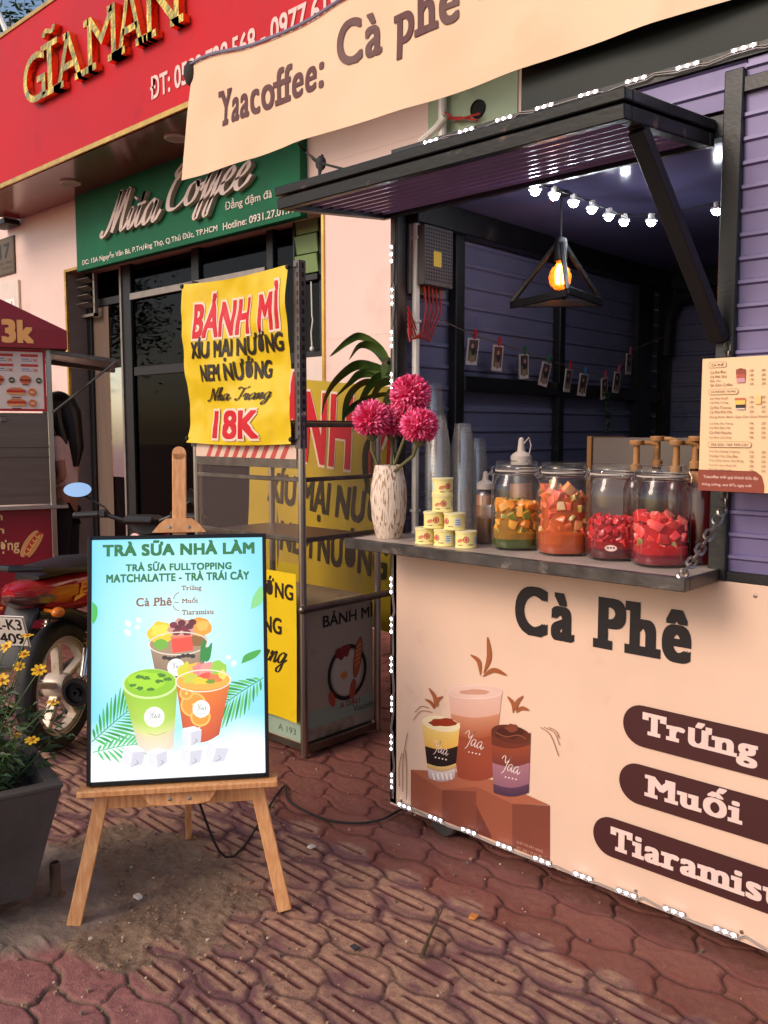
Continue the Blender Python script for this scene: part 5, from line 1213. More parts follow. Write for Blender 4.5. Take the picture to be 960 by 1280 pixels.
g = G(); g.tube([(MX0 + .06, MY + .002, mz1 - .004), (-.915, KY0 - .02, 1.76)], .0014, 5); g.tube([(MX1 - .05, MY + .002, mz1 - .004), (-.72, KY0 - .03, 1.9)], .0014, 5); g.build('hanging_string', M_dark, menu, world=True)

# ------------------------------------------------------------------ easel and its lit poster
M_wood = mat('pale_pine', rgb(206, 138, 84), .5, 0, .10, 34, .08, 60, stretch=(3, 3, .22), col2=rgb(236, 178, 122), dirt=rgb(196, 128, 78), dscale=9, dthr=.6)
ex, ey, ea = -2.178, 1.44, math.atan2(.777, .63)
es = thing('easel', 'pale pine display easel standing on the bare soil and pavers', 'easel', (ex, ey, 0), ea)
SL = math.tan(R_(11.0))
def fp_(x, z, d=0.0): return Vector((x, z * SL + d, z))          # a point on the leaning front plane, d metres behind it
for s_ in (-1, 1):
    g = G(); g.bar(fp_(s_ * .318, 0.004), fp_(s_ * .215, .47), .042, .020, (0, 1, 0)); g.build('leg', M_wood, es)
g = G(); g.bar(Vector((-.02, .56, .0)), fp_(0, 1.22, .05), .042, .020, (1, 0, 0)); g.build('leg', M_wood, es)
g = G(); g.bar(fp_(0, .36, .012), fp_(0, 1.425, .012), .044, .018, (0, 1, 0)); g.lathe([(.022, -.009), (.022, .009)], 20, Matrix.Translation(fp_(0, 1.425, .012)) @ Matrix.Rotation(PI / 2 - R_(11), 4, 'X')); g.build('mast', M_wood, es)
TM = Matrix.Rotation(PI / 2 - R_(11.0), 4, 'X')                      # sheet axes -> leaning plane
def lean(z, d): return Matrix.Translation(fp_(0, z, d)) @ TM
g = G(); g.prism([(-.085, 0), (.085, 0), (.062, .028), (.04, .045), (-.04, .045), (-.062, .028)], .016, lean(1.172, .010)); g.build('clamp_block', M_wood, es); g = G(); g.prism([(-.115, 0), (.115, 0), (.09, -.034), (.05, -.04), (-.05, -.04), (-.09, -.034)], .014, lean(.392, -.028)); g.build('clamp_block', M_wood, es)
g = G(); g.box(fp_(0, .408, -.030), (.60, .072, .02), .003, (-R_(0), 0, 0)); g.bar(fp_(-.222, .36, .004), fp_(.222, .36, .004), .044, .018, (0, 1, 0)); g.build('tray', M_wood, es)
g = G()
for x, z, d in ((-.03, .374, -.0445), (.03, .374, -.0445), (-.03, 1.192, -.007), (.03, 1.192, -.007)): g.lathe([(.0048, 0), (.005, .0012), (.001, .002)], 12, Matrix.Translation(fp_(x, z, d)) @ TM)
g.build('screw', M_steel, es)
pw, ph = .55, .762
ps = thing('light_box_poster', 'glowing blue and white drinks poster in a thin black frame on the easel', 'poster', (ex, ey, 0), ea)
PZ = .421
def pf(x, y, l):                                                     # poster sheet: x right, y up along the lean
    c, s_ = math.cos(R_(11)), math.sin(R_(11)); b_ = fp_(0, PZ, -.030)
    return (x, b_.y + y * s_ - l * c, b_.z + y * c + l * s_)
PM = Matrix.Translation(fp_(0, PZ, -.030)) @ TM
g = G(PM); g.box((0, ph / 2, -.004), (pw - .02, ph - .02, .016)); g.build('back_panel', M_dark, ps)
g = G(PM); fw = .012
for c, d in (((-pw / 2 + fw / 2, ph / 2, .002), (fw, ph, .026)), ((pw / 2 - fw / 2, ph / 2, .002), (fw, ph, .026)), ((0, fw / 2, .002), (pw - 2 * fw, fw, .026)), ((0, ph - fw / 2, .002), (pw - 2 * fw, fw, .026))): g.box(c, d, .002)
g.build('frame', mat('black_frame', rgb(24, 22, 24), .3, .2, .1, 8), ps)
iw, ih = pw - 2 * fw, ph - 2 * fw
def pm(x, y):                                                        # drawing grid of the poster -> sheet metres
    l_ = 112 - (y - 115) * .0285; r = 842
    return (-iw / 2 + (x - l_) / (r - l_) * iw, fw + ih - (y - 113) / (1163 - 113) * ih)
A = Art(pf, pm, lift=.0055)
NG, NV = 14, 20; vs, cs = [], []
for j in range(NV + 1):
    for i in range(NG + 1):
        a, b_ = i / NG, j / NV; vs.append((-iw / 2 + a * iw, fw + ih * (1 - b_)))
        c = np.array(lin((150, 226, 242))); d = min(1, math.hypot((a - .5) * 1.15, (b_ - .42) * 1.15) * 1.55); c = np.array(lin((216, 250, 246))) * (1 - d) + np.array(lin((128, 214, 238))) * d
        k = min(1, max(0, (b_ - .77 + .03 * math.sin(a * 9)) / .14)); c = c * (1 - k) + np.array(lin((246, 249, 252))) * k; cs.append(tuple(c))
A.raw(vs, [(j * (NG + 1) + i, j * (NG + 1) + i + 1, (j + 1) * (NG + 1) + i + 1, (j + 1) * (NG + 1) + i) for j in range(NV) for i in range(NG)], cs, False)
gr, br = rgb(0, 104, 40), rgb(140, 82, 52)
def ptxt(s_, x0, y0, x1, y1, c, **k): a, b_ = pm(x0, y0), pm(x1, y1); A.text(s_, a[0], b_[0], a[1], b_[1], c, **k)
ptxt('TRÀ SỮA NHÀ LÀM', 154, 188, 808, 118, gr, bold=.05, space=1.08); ptxt('TRÀ SỮA FULLTOPPING', 250, 256, 706, 213, gr, bold=.042, space=1.08); ptxt('MATCHALATTE - TRÀ TRÁI CÂY', 167, 304, 783, 258, gr, bold=.042, space=1.08)
ptxt('Cà Phê', 291, 412, 444, 374, br, bold=.03, slab=True, space=1.1); ptxt('Trứng', 487, 352, 574, 322, br, bold=.024, slab=True, space=1.1); ptxt('Muối', 487, 403, 558, 376, br, bold=.024, slab=True, space=1.1); ptxt('Tiaramisu', 487, 455, 626, 432, br, bold=.024, slab=True, space=1.1)
for p in ([(452, 384), (460, 365), (476, 354)], [(455, 399), (474, 399)], [(450, 412), (458, 428), (476, 436)]): A.stroke(p, 3.5, br)
def palm(cx, cy, ang, L_, n_, c1, c2, sp=1.0, seed=0):
    r = random.Random(seed); ca, sa = math.cos(ang), math.sin(ang)
    A.stroke([(cx, cy), (cx + ca * L_ * .5, cy + sa * L_ * .5 - 4), (cx + ca * L_, cy + sa * L_)], 4, c2)
    for i in range(n_):
        t = (i + 1) / (n_ + .5); bx, by = cx + ca * L_ * t, cy + sa * L_ * t
        for s_ in (-1, 1):
            a2 = ang + s_ * R_(62 - 34 * t); l2 = L_ * .58 * math.sin(PI * (.22 + .72 * (1 - t))) * sp * r.uniform(.9, 1.1)
            A.stroke([(bx, by), (bx + math.cos(a2) * l2 * .5, by + math.sin(a2) * l2 * .5 + 3), (bx + math.cos(a2) * l2, by + math.sin(a2) * l2 + 9)], 11, c1 if (i + (s_ > 0)) % 2 else c2, True)
def clip_palm(*a, **k):
    n0 = len(A.v); palm(*a, **k)
    b0, b1 = iw / 2 - .002, -iw / 2 + .002
    q_ = fp_(0, PZ, -.030)
    for i in range(n0, len(A.v)):
        x, y, z = A.v[i]; A.v[i] = (min(b0, max(b1, x)), y, z)
clip_palm(92, 990, R_(-38), 260, 15, rgb(60, 176, 66), rgb(28, 142, 54), seed=2); clip_palm(840, 745, R_(148), 230, 13, rgb(92, 190, 80), rgb(30, 140, 60), .9, 4)
clip_palm(96, 1035, R_(-8), 190, 9, rgb(88, 196, 120), rgb(70, 180, 100), .8, 6)
def gleaf(pts, c): A.poly([(q.x, q.y) for q in cat_rom(pts + [pts[0]], 4)[:-1]], c)
gleaf([(742, 680), (760, 640), (830, 620), (805, 655)], rgb(60, 160, 56)); gleaf([(108, 385), (128, 410), (126, 455), (106, 480)], rgb(60, 180, 70)); gleaf([(786, 440), (800, 380), (838, 335), (838, 410)], rgb(130, 206, 130))
for p in ([(244, 470), (262, 500)], [(262, 540), (240, 512)], [(292, 462), (306, 484)], [(300, 510), (286, 500)], [(676, 655), (690, 640)], [(700, 690), (712, 662)]): A.stroke([p[0], ((p[0][0] + p[1][0]) / 2 + 4, (p[0][1] + p[1][1]) / 2), p[1]], 22, rgb(236, 250, 250), True)
def bands(x0, x1, y0, x2, x3, y1, e, bs):
    for t0, t1, ca, cb in bs:
        n_ = 12; rows_ = []
        for k in range(4):
            t = t0 + (t1 - t0) * k / 3; l_ = (x0 + (x2 - x0) * t); r = (x1 + (x3 - x1) * t); y = y0 + (y1 - y0) * t
            rows_.append([(l_ + (r - l_) * i / n_, y + math.sin(PI * i / n_) * e) for i in range(n_ + 1)])
        vs = [p for rw in rows_ for p in rw]; cs = []
        for k in range(4):
            for i in range(n_ + 1):
                sh = 1 - .16 * abs(i / n_ * 2 - 1) ** 2; cs.append(tuple((ca[q] + (cb[q] - ca[q]) * k / 3) * sh for q in range(3)))
        N = n_ + 1; A.raw(vs, [(k * N + i, k * N + i + 1, (k + 1) * N + i + 1, (k + 1) * N + i) for k in range(3) for i in range(n_)], cs)
def logo(cx, cy, r):
    A.ell(cx, cy, r, r, rgb(244, 244, 240)); a, b_ = pm(cx - r * .62, cy + r * .38), pm(cx + r * .66, cy - r * .6); A.script('Yaa', a[0], b_[0], a[1], b_[1], rgb(90, 90, 90), False, .06, .14)
    for i in range(4): A.ell(cx - r * .32 + i * r * .22, cy + r * .52, 2, 2, rgb(150, 150, 150))
# back cup with jelly
bands(345, 596, 575, 378, 566, 760, 22, [(0, 1, rgb(176, 146, 118), rgb(130, 96, 74))]); A.ell(470, 572, 128, 46, rgb(168, 136, 104))
A.blob(392, 530, 54, 48, rgb(228, 196, 40), 1, .12); A.blob(394, 520, 40, 28, rgb(240, 216, 70), 9); A.blob(566, 512, 46, 46, rgb(242, 156, 40), 2, .1); A.blob(575, 505, 28, 24, rgb(248, 182, 78), 7); A.ell(394, 582, 30, 24, rgb(112, 176, 50)); A.blob(548, 570, 46, 22, rgb(140, 96, 40), 5)
A.blob(486, 520, 58, 46, rgb(206, 150, 132), 3); 
for i, (x, y) in enumerate(((450, 498), (472, 512), (500, 515), (520, 505), (462, 530), (532, 488), (508, 535), (486, 490))): A.ell(x, y, 17, 14, rgb(96, 14, 34) if i % 2 else rgb(122, 24, 46))
A.poly([(440, 560), (528, 552), (534, 612), (444, 622)], rgb(240, 72, 52)); A.poly([(440, 560), (528, 552), (520, 545), (434, 548)], rgb(250, 120, 90)); A.ring(470, 580, 130, 52, 7, rgb(226, 214, 196), wy=5)
for i in range(7): A.ell(410 + i * 20, 640 + 6 * math.sin(i), 12, 9, rgb(44, 30, 26))
logo(458, 684, 38)
for p in ([(562, 665), (566, 600), (584, 565), (586, 640)], [(586, 668), (596, 610), (616, 582), (606, 650)], [(572, 668), (580, 620), (600, 600), (598, 650)]): gleaf(p, rgb(28, 132, 50))
# left cup, matcha
bands(228, 462, 770, 290, 440, 1030, 26, [(0, .48, rgb(150, 198, 30), rgb(176, 212, 70)), (.48, .7, rgb(176, 212, 70), rgb(224, 226, 150)), (.7, 1, rgb(226, 214, 170), rgb(240, 220, 205))])
A.ell(345, 752, 118, 66, rgb(206, 226, 150)); A.ell(345, 748, 110, 60, rgb(138, 196, 14)); A.blob(330, 738, 80, 38, rgb(160, 214, 24), 5, .12)
for i, (x, y) in enumerate(((300, 720), (330, 726), (384, 742), (300, 770), (350, 776), (395, 716), (420, 735), (270, 755))): A.blob(x, y, 17, 8, rgb(64, 124, 10), i, .3)
logo(360, 896, 44)
# right cup, fruit tea
bands(456, 694, 752, 486, 640, 985, 30, [(0, .55, rgb(228, 122, 26), rgb(222, 92, 22)), (.55, 1, rgb(220, 96, 30), rgb(200, 74, 30))])
for x, y, r in ((530, 850, 56), (500, 800, 30), (560, 905, 44)): A.ell(x, y, r, r * .95, rgb(240, 150, 40)); A.ring(x, y, r, r * .95, 8, rgb(248, 190, 90)); A.ell(x, y, 6, 6, rgb(250, 210, 130))
A.ell(575, 742, 120, 48, rgb(232, 170, 60))
for i, (x, y, rx_, ry_, c) in enumerate(((500, 700, 32, 34, (214, 206, 40)), (540, 690, 34, 26, (238, 190, 60)), (560, 700, 30, 30, (238, 130, 130)), (600, 700, 46, 36, (236, 150, 140)), (640, 700, 34, 36, (150, 200, 60)), (590, 732, 40, 20, (232, 80, 60)), (520, 738, 34, 20, (200, 200, 60)), (560, 748, 30, 16, (246, 200, 40)), (630, 738, 34, 20, (230, 120, 60)), (606, 752, 20, 10, (110, 150, 30)), (660, 726, 18, 20, (226, 214, 90)))): A.blob(x, y, rx_, ry_, rgb(*c), i + 20, .22)
A.ring(575, 748, 122, 50, 6, rgb(240, 226, 206), wy=5); logo(564, 870, 38)
def ice(x0, y0, s_, rot_):
    c, d = math.cos(rot_), math.sin(rot_); P = lambda a, b_: (x0 + (a * c - b_ * d) * s_, y0 + (a * d + b_ * c) * s_)
    A.poly([P(-1, -.8), P(.2, -1), P(1, -.6), P(.9, .6), P(-.1, 1.05), P(-1, .5)], rgb(222, 222, 230)); A.poly([P(-1, -.8), P(.2, -1), P(1, -.6), P(-.1, -.35)], rgb(236, 240, 246)); A.poly([P(-.1, -.35), P(1, -.6), P(.9, .6), P(-.1, 1.05)], rgb(206, 204, 216)); A.stroke([P(-.6, -.2), P(-.2, .3), P(-.4, .7)], 4, rgb(244, 246, 250), True); A.stroke([P(.2, .2), P(.5, .5), P(.1, .8)], 3, rgb(120, 124, 140), True)
ice(268, 1060, 48, .2); ice(372, 1072, 42, -.1); ice(518, 1068, 46, .1); ice(628, 1060, 48, .3); ice(522, 985, 42, 0)
A.stroke([(332, 966), (372, 974), (412, 962)], 3.5, rgb(196, 170, 140)); A.stroke([(488, 950), (524, 960), (558, 950)], 5, rgb(250, 240, 226))
A.build('poster_print', printed('backlit_print', glow=.95, rough=.3), ps)

# ------------------------------------------------------------------ banh mi cart
CX0, CX1, CY0, CY1 = -3.69, -2.862, 2.565, 3.09
cart = thing('banh_mi_cart', 'stainless banh mi cart with glass case beside the coffee kiosk', 'food cart', (-3.28, 2.83, 0))
g = G()
for x in (CX0 + .017, CX1 - .017):
    for y in (CY0 + .017, CY1 - .017):
        g.tube([(x, y, .01), (x, y, 1.56)], .017, 10); g.ball((x, y, 1.57), .021, 6)
g.build('post', M_steel, cart, world=True)
g = G()
g.bb(CX0 + .03, CX1 - .03, CY0 + .005, CY0 + .03, 1.50, 1.535, .003); g.bb(CX1 - .03, CX1 - .006, CY0 + .03, CY1 - .03, 1.515, 1.535, .002); g.bb(CX0, CX1, CY1 - .028, CY1 - .006, 1.515, 1.535, .002); g.bb(CX0 + .006, CX0 + .03, CY0 + .03, CY1 - .03, 1.515, 1.535, .002)
for z in (1.0, 1.27): g.bb(CX1 - .028, CX1 - .008, CY0 + .034, CY1 - .034, z, z + .02, .002); g.bb(CX0 + .034, CX1 - .034, CY0 + .008, CY0 + .026, z, z + .02, .002)
g.tube([(CX1 + .012, CY0 - .01, .70), (CX1 + .012, CY1 + .05, .70)], .017, 10); g.ball((CX1 + .012, CY0 - .012, .70), .02, 6)
g.build('rail', M_dsteel, cart, world=True)
g = G(); g.bb(CX0 + .03, CX1 - .03, CY0 + .03, CY1 - .03, 1.537, 1.545, .001); g.bb(CX0 + .036, CX1 - .036, CY0 + .03, CY1 - .04, .992, .999); g.build('shelf', M_dsteel, cart, world=True)
g = G(); g.bb(CX1 - .012, CX1 - .008, CY0 + .036, CY1 - .036, .72, 1.51); g.bb(CX0 + .036, CX1 - .036, CY0 + .010, CY0 + .014, .90, 1.328); g.build('glass_pane', glass('cart_glass', (.95, .92, .88), 1.5, .03, .0, milk=.02), cart, world=True)
g = G(); g.bb(CX0 + .034, CX1 - .034, CY0 + .02, CY1 - .03, .06, .69, .003); cab = g.build('cabinet', mat('cream_cabinet_sheet', rgb(176, 162, 140), .45, .1, .1, 4, dirt=rgb(120, 104, 84), dscale=4), cart, world=True)
g = G(); g.bb(CX0 + .02, CX1 - .006, CY0 + .034, CY1 - .034, .02, .058, .002); g.build('base_frame', M_dsteel, cart, world=True)
# striped tape along the case head
A = Art(on_y(CY0 + .0035)); A.poly([(CX0 + .036, 1.372), (CX1 - .036, 1.372), (CX1 - .036, 1.434), (CX0 + .036, 1.434)], rgb(226, 196, 176))
for i in range(11):
    x = CX0 + .05 + i * .07
    if .04 < i * .07: A.poly([(x, 1.372), (x + .034, 1.372), (x + .072, 1.434), (x + .038, 1.434)], rgb(196, 84, 78)) if x + .072 < CX1 - .036 else None
A.build('striped_tape', M_glossprint, cart, world=True)
g = G(); g.bb(CX0 + .036, CX1 - .036, CY0 + .004, CY0 + .009, 1.33, 1.4995); g.build('head_board', M_dsteel, cart, world=True)
# emblem on the cart's side: ring, pale disc and a loaf
A = Art(lambda x, y, l: (CX1 - .034 + l, x, y)); side = lambda u, v: (at('X', CX1 - .03, u, v).y, at('X', CX1 - .03, u, v).z)
c0 = side(434, 838); rY, rZ = .105, .118; dk = rgb(34, 28, 26)
A.poly([(CY0 + .03, .12), (CY1 - .04, .12), (CY1 - .04, .20), (CY0 + .03, .20)], rgb(150, 168, 148))
A.ring(c0[0] + .005, c0[1] - .01, rY + .028, rZ + .018, .020, dk, wy=.020); A.ell(c0[0], c0[1] - .01, rY - .006, rZ - .010, rgb(196, 186, 166))
A.ell(c0[0] + .075, c0[1] + .05, .028, .10, rgb(40, 24, 20), -.2); A.ell(c0[0] + .075, c0[1] + .05, .024, .095, rgb(186, 92, 56), -.2)
for k in range(5): A.stroke([(c0[0] + .058 + k * .002, c0[1] + .012 + k * .022), (c0[0] + .088 + k * .003, c0[1] + .026 + k * .022)], .006, rgb(214, 150, 100))
A.blob(c0[0] - .035, c0[1] + .092, .036, .036, rgb(120, 36, 32), 4, .3); A.blob(c0[0] - .01, c0[1] + .1, .03, .03, rgb(134, 40, 36), 6, .3); A.ell(c0[0] - .1, c0[1] - .12, .02, .04, rgb(176, 78, 50), .3); A.ell(c0[0] + .04, c0[1] - .1, .022, .05, rgb(176, 78, 50), -.2); A.blob(c0[0] - .02, c0[1] - .02, .024, .018, rgb(206, 130, 60), 3)
A.text('BÁNH MÌ', side(404, 778)[0], side(466, 760)[0], .585, .655, dk, bold=.02); A.text('A DẬU', side(425, 885)[0], side(450, 875)[0], c0[1] - .185, c0[1] - .142, rgb(150, 60, 44), bold=.02); A.text('Vocoimai', side(442, 910)[0], side(472, 900)[0], .135, .165, dk)
A.build('emblem_print', M_print, cab, world=True)
A = Art(on_y(CY0 + .0195)); A.poly([(CX0 + .04, .07), (CX1 - .04, .07), (CX1 - .04, .16), (CX0 + .04, .16)], rgb(150, 172, 152)); A.text('A 193', CX1 - .2, CX1 - .075, .095, .125, rgb(60, 66, 60)); A.build('base_print', M_print, cab, world=True)
# slotted angle upright that carries the yellow banner
xa = CX1 - .02
for x in (CX0 + .02, CX1 - .02):
    g = G(); g.bb(x - .018, x + .018, CY0 - .003, CY0, 1.42, 2.235); g.bb(x + .0155, x + .0185, CY0 + .0005, CY0 + .036, 1.42, 2.235)
    up_ = g.build('slotted_upright', mat('galvanised_angle', rgb(104, 100, 100), .5, .6, .15, 12, dirt=rgb(84, 70, 60), dscale=8), cart, world=True)
g = G()
for k in range(20): g.bb(xa + .0187, xa + .0192, CY0 + .012, CY0 + .026, 1.46 + k * .039, 1.482 + k * .039); g.bb(xa + .002, xa + .012, CY0 - .0036, CY0 - .0032, 1.46 + k * .039, 1.482 + k * .039)
g.build('slot', M_dark, up_, world=True)
chain((CX1 + .13, CY1 + .02, .72), (CX1 + .10, CY1 + .0, .02), 0, .036, .0035, .01).build('hanging_chain', M_dsteel, cart, world=True)
g = G(); g.tube([(CX1 + .012, CY1 + .03, .70), (CX1 + .13, CY1 + .02, .73)], .006, 6); g.build('chain_hook', M_dsteel, cart, world=True)
# yellow banner on the front
M_yel = mat('yellow_vinyl', rgb(226, 192, 22), .35, 0, .06, 3, .05, 7, dirt=rgb(206, 168, 20), dscale=3)
yr, yb, yw = rgb(206, 20, 36), rgb(44, 30, 18), rgb(240, 214, 190)
BXL, BXR, BZL, BZH = -3.69, -2.905, 1.44, 2.215
def yban(x, z, l=0.0):
    a = (x - BXL) / (BXR - BXL); b_ = (z - BZL) / (BZH - BZL)
    wv = .012 * math.sin(a * 7 + b_ * 5) + .010 * math.sin(b_ * 11 - a * 4) + .016 * noise.noise(Vector((a * 4, b_ * 5, 3))) + .007 * noise.noise(Vector((a * 11, b_ * 9, 7)))
    return (x + .018 * math.sin(b_ * 7) * (1 - a), CY0 - .030 + wv * (.4 + .6 * math.sin(PI * b_) ** .5 if 0 < b_ < 1 else .4) - l, z - .012 * math.sin(PI * a) * b_ - (.01 * math.sin(PI * a) if b_ < .1 else 0))
yn = thing('yellow_banner', 'wrinkled yellow banh mi banner tied above the cart', 'banner', (-3.3, CY0 - .03, BZL))
g = G(); g.sheet(lambda u, v: yban(BXL + u * (BXR - BXL), BZL + v * (BZH - BZL)), 110, 110); g.build('sheet', M_yel, yn, world=True, norm=False)
A = Art(lambda x, y, l: yban(x, y, l + .0012), step=2e-5); fy = lambda u, v: (at('Y', CY0 - .03, u, v).x, at('Y', CY0 - .03, u, v).z)
def ytext(s_, u0, v0, u1, v1, c, out=None, **k):
    x0, z0 = fy(u0, v0); x1 = fy(u1, v0)[0]; z1 = fy(u0, v1)[1]
    if out:
        k2 = dict(k); k2['bold'] = k.get('bold', 0) + .05; e = .011; A.text(s_, x0 - e, x1 + e, z0 - e, z1 + e, out, ref=.02, **k2); A.z += .0008
    A.text(s_, x0, x1, z0, z1, c, ref=.02, **k)
ytext('BÁNH MÌ', 246, 423, 352, 368, yr, yw, bold=.035, space=1.06); ytext('XÍU MẠI NƯỚNG', 244, 454, 355, 420, yb, bold=.034, shear=.08); ytext('NEM NƯỚNG', 253, 477, 336, 448, yb, bold=.034)
a, b_ = fy(256, 505), fy(339, 489); A.script('Nha Trang', a[0], b_[0], a[1] - .01, b_[1] + .035, yb, False, .07, .22); ytext('18K', 266, 546, 326, 513, yr, yw, bold=.035, space=1.04)
A.build('lettering', M_print, yn, world=True)
for x, z in ((BXL, BZH - .01), (BXR, BZH - .01), (BXR, BZL + .02), (BXL, BZL + .02)):
    g = G(); p = Vector(yban(x, z)); q = Vector((CX0 + .02 if x < -3.3 else CX1 - .02, CY0 - .004, z)); g.tube([p, q], .003, 5); g.ball(p, .012, 5); g.build('tie', M_dark, yn, world=True)
# folded yellow sheet low on the front and large banner behind the case
low = thing('yellow_front_sheet', 'yellow sheet fixed low on the cart front behind the easel poster', 'banner', (-3.2, CY0 + .0, .16))
lx0, lx1, lz0, lz1 = -3.67, -2.905, .165, .855
def lsh(x, z, l=0): return (x, CY0 - .004 + .004 * math.sin(x * 9 + z * 4) - l, z + .006 * math.sin(x * 14) * (z < lz0 + .05))
g = G(); g.sheet(lambda u, v: lsh(lx0 + u * (lx1 - lx0), lz0 + v * (lz1 - lz0)), 40, 40); g.build('sheet', M_yel, low, world=True, norm=False)
A = Art(lambda x, y, l: lsh(x, y, l + .0012), step=2e-5); 
A.text('XÍU MẠI NƯỚNG', -3.6, -2.925, .71, .83, yb, bold=.02, ref=.04); A.text('NEM NƯỚNG', -3.55, -3.005, .56, .665, yb, bold=.02, ref=.04); A.script('Nha Trang', -3.52, -2.965, .38, .54, yb, False, .07, .2); A.build('lettering', M_print, low, world=True)
bk = thing('back_banner', 'large yellow and red banh mi banner hung behind the glass case', 'banner', (-3.3, 3.42, .5))
BYB = 3.42; ro = R_(5.5); c0b = at('Y', 3.42, 410, 620)
def bsh(x, z, l=0):
    dx, dz = x - c0b.x, z - c0b.z; return (c0b.x + dx * math.cos(ro) + dz * math.sin(ro), BYB - l + .008 * math.sin(x * 6) + .005 * math.sin(z * 9 + x * 3), c0b.z + dz * math.cos(ro) - dx * math.sin(ro))
g = G(); g.sheet(lambda u, v: bsh(-4.3 + u * 1.4, .45 + v * (at('Y', 3.42, 400, 478).z - .45)), 30, 30); g.build('sheet', mat('dull_yellow_vinyl', rgb(188, 160, 26), .45, 0, .08, 3, dirt=rgb(150, 124, 24)), bk, world=True, norm=False)  # duller, darker yellow than the front banner sheet
A = Art(lambda x, y, l: bsh(x, y, l + .0012), step=2e-5)
bx = lambda u, v: at('Y', BYB, u, v)
rt_, rb_ = bx(395, 488).z, bx(395, 582).z
A.text('BÁNH MÌ', bx(322, 500).x, bx(505, 500).x, rb_ - .015, rt_ + .10, yw, bold=.06, space=1.06, ref=.05); A.z += .001; A.text('BÁNH MÌ', bx(325, 500).x, bx(502, 500).x, rb_, rt_ + .085, yr, bold=.035, space=1.06, ref=.05)
dkb = rgb(60, 48, 14)
A.text('XÍU MẠI NƯỚNG', bx(335, 620).x, bx(518, 620).x, bx(410, 648).z - .03, bx(410, 600).z + .05, dkb, bold=.034, ref=.05); A.text('NEM NƯỚNG', bx(353, 690).x, bx(490, 690).x, bx(410, 705).z, bx(410, 660).z + .04, dkb, bold=.034, ref=.05)
A.build('lettering', M_print, bk, world=True)
g = G()
for x in (-4.05, -2.9): g.tube([(x, BYB + .02, 0), (x, BYB + .02, 1.8)], .014, 8)
g.build('stake', M_dsteel, bk, world=True)

# ------------------------------------------------------------------ corn plant behind the cart
pt_ = thing('corn_plant', 'tall corn plant with arching strap leaves between cart and kiosk', 'plant', (-2.62, 3.3, 0))
g = G(); g.lathe([(.12, 0), (.16, .24), (.17, .25), (.155, .25), (.15, .22)], 24); g.build('pot', mat('dark_plastic_pot', rgb(40, 34, 32), .6), pt_)
g = G(); g.tube([(0, 0, .2), (-.01, .01, .7), (.01, 0, 1.2), (0, 0, 1.62)], [.026, .024, .022, .016], 9); g.tube([(0, 0, .2), (.06, .02, .8), (.05, .03, 1.25)], [.02, .018, .014], 8); g.build('stem', mat('pale_brown_stem', rgb(122, 98, 68), .8, 0, .3, 14, .3, 30), pt_)
g = G(); r = random.Random(8)
def strap(base, tipdir, L_, wd, droop, seed):
    rr2 = random.Random(seed); d = Vector(tipdir).normalized(); base = Vector(base); n_ = 14; side_ = d.cross(Vector((0, 0, 1))).normalized(); vs = []; pts = []
    for i in range(n_ + 1):
        t = i / n_; pts.append(base + d * L_ * t + Vector((0, 0, -droop * t * t * t * L_ * 1.2 - droop * .25 * t * t * L_)) + side_ * .01 * math.sin(t * 7 + seed))
    for i, p in enumerate(pts):
        t = i / n_; w_ = wd * (math.sin(PI * min(1, .16 + t * .84)) ** .75) + .001; tw = .35 * math.sin(t * 3 + seed); up = Vector((0, 0, 1)); q = (side_ * math.cos(tw) + up * math.sin(tw))
        vs += [p - q * w_ + up * w_ * .3, p, p + q * w_ + up * w_ * .3]
    g.add(vs, [(3 * i + k, 3 * i + k + 1, 3 * i + k + 4, 3 * i + k + 3) for i in range(n_) for k in (0, 1)])
def spine(pp, Y0, Y1, wd, seed):
    n_ = len(pp); P_3 = [at('Y', Y0 + (Y1 - Y0) * i / (n_ - 1), *p) for i, p in enumerate(pp)]; P_3 = [p - Vector((-2.62, 3.3, 0)) for p in P_3]; q = cat_rom(P_3, 6); vs = []; N_ = len(q)
    rr2 = random.Random(seed); tw0 = rr2.uniform(-.5, .5)
    for i, p in enumerate(q):
        t = i / (N_ - 1); d = (q[min(i + 1, N_ - 1)] - q[max(i - 1, 0)]).normalized(); view = (Vector((0, 0, 1.5)) - (p + Vector((-2.62, 3.3, 0)))).normalized()
        sd_ = d.cross(view).normalized(); nn = sd_.cross(d); an = .55 + .5 * math.sin(t * 3 + tw0 * 4); sd_ = sd_ * math.cos(an) + nn * math.sin(an)
        w_ = wd * (math.sin(PI * min(1, .2 + t * .8)) ** .7) + .001; vs += [p - sd_ * w_ + nn * w_ * .35, p, p + sd_ * w_ + nn * w_ * .35]
    g.add(vs, [(3 * i + k, 3 * i + k + 1, 3 * i + k + 4, 3 * i + k + 3) for i in range(N_ - 1) for k in (0, 1)])
for i, (pp, wd) in enumerate((([(492, 470), (478, 438), (453, 421), (436, 426), (412, 446)], .034), ([(490, 462), (470, 436), (450, 432), (436, 450)], .034), ([(489, 452), (482, 455), (478, 474)], .03), ([(490, 470), (468, 460), (445, 457), (421, 475), (407, 497), (402, 520)], .040),
        ([(488, 468), (453, 467), (436, 480), (419, 497)], .034), ([(480, 480), (455, 478), (436, 496), (428, 530)], .044), ([(493, 492), (468, 495), (442, 508), (428, 524)], .032), ([(494, 488), (484, 498), (474, 522)], .044), ([(488, 470), (470, 474), (452, 500), (440, 540)], .036), ([(486, 480), (500, 440), (520, 420)], .03),
        ([(470, 540), (458, 560), (457, 590), (463, 622)], .042), ([(474, 545), (466, 572), (468, 610)], .034), ([(486, 476), (474, 482), (462, 506), (455, 530)], .04))):
    spine(pp, 3.30, 3.16 - .01 * (i % 4), wd * .72, i)
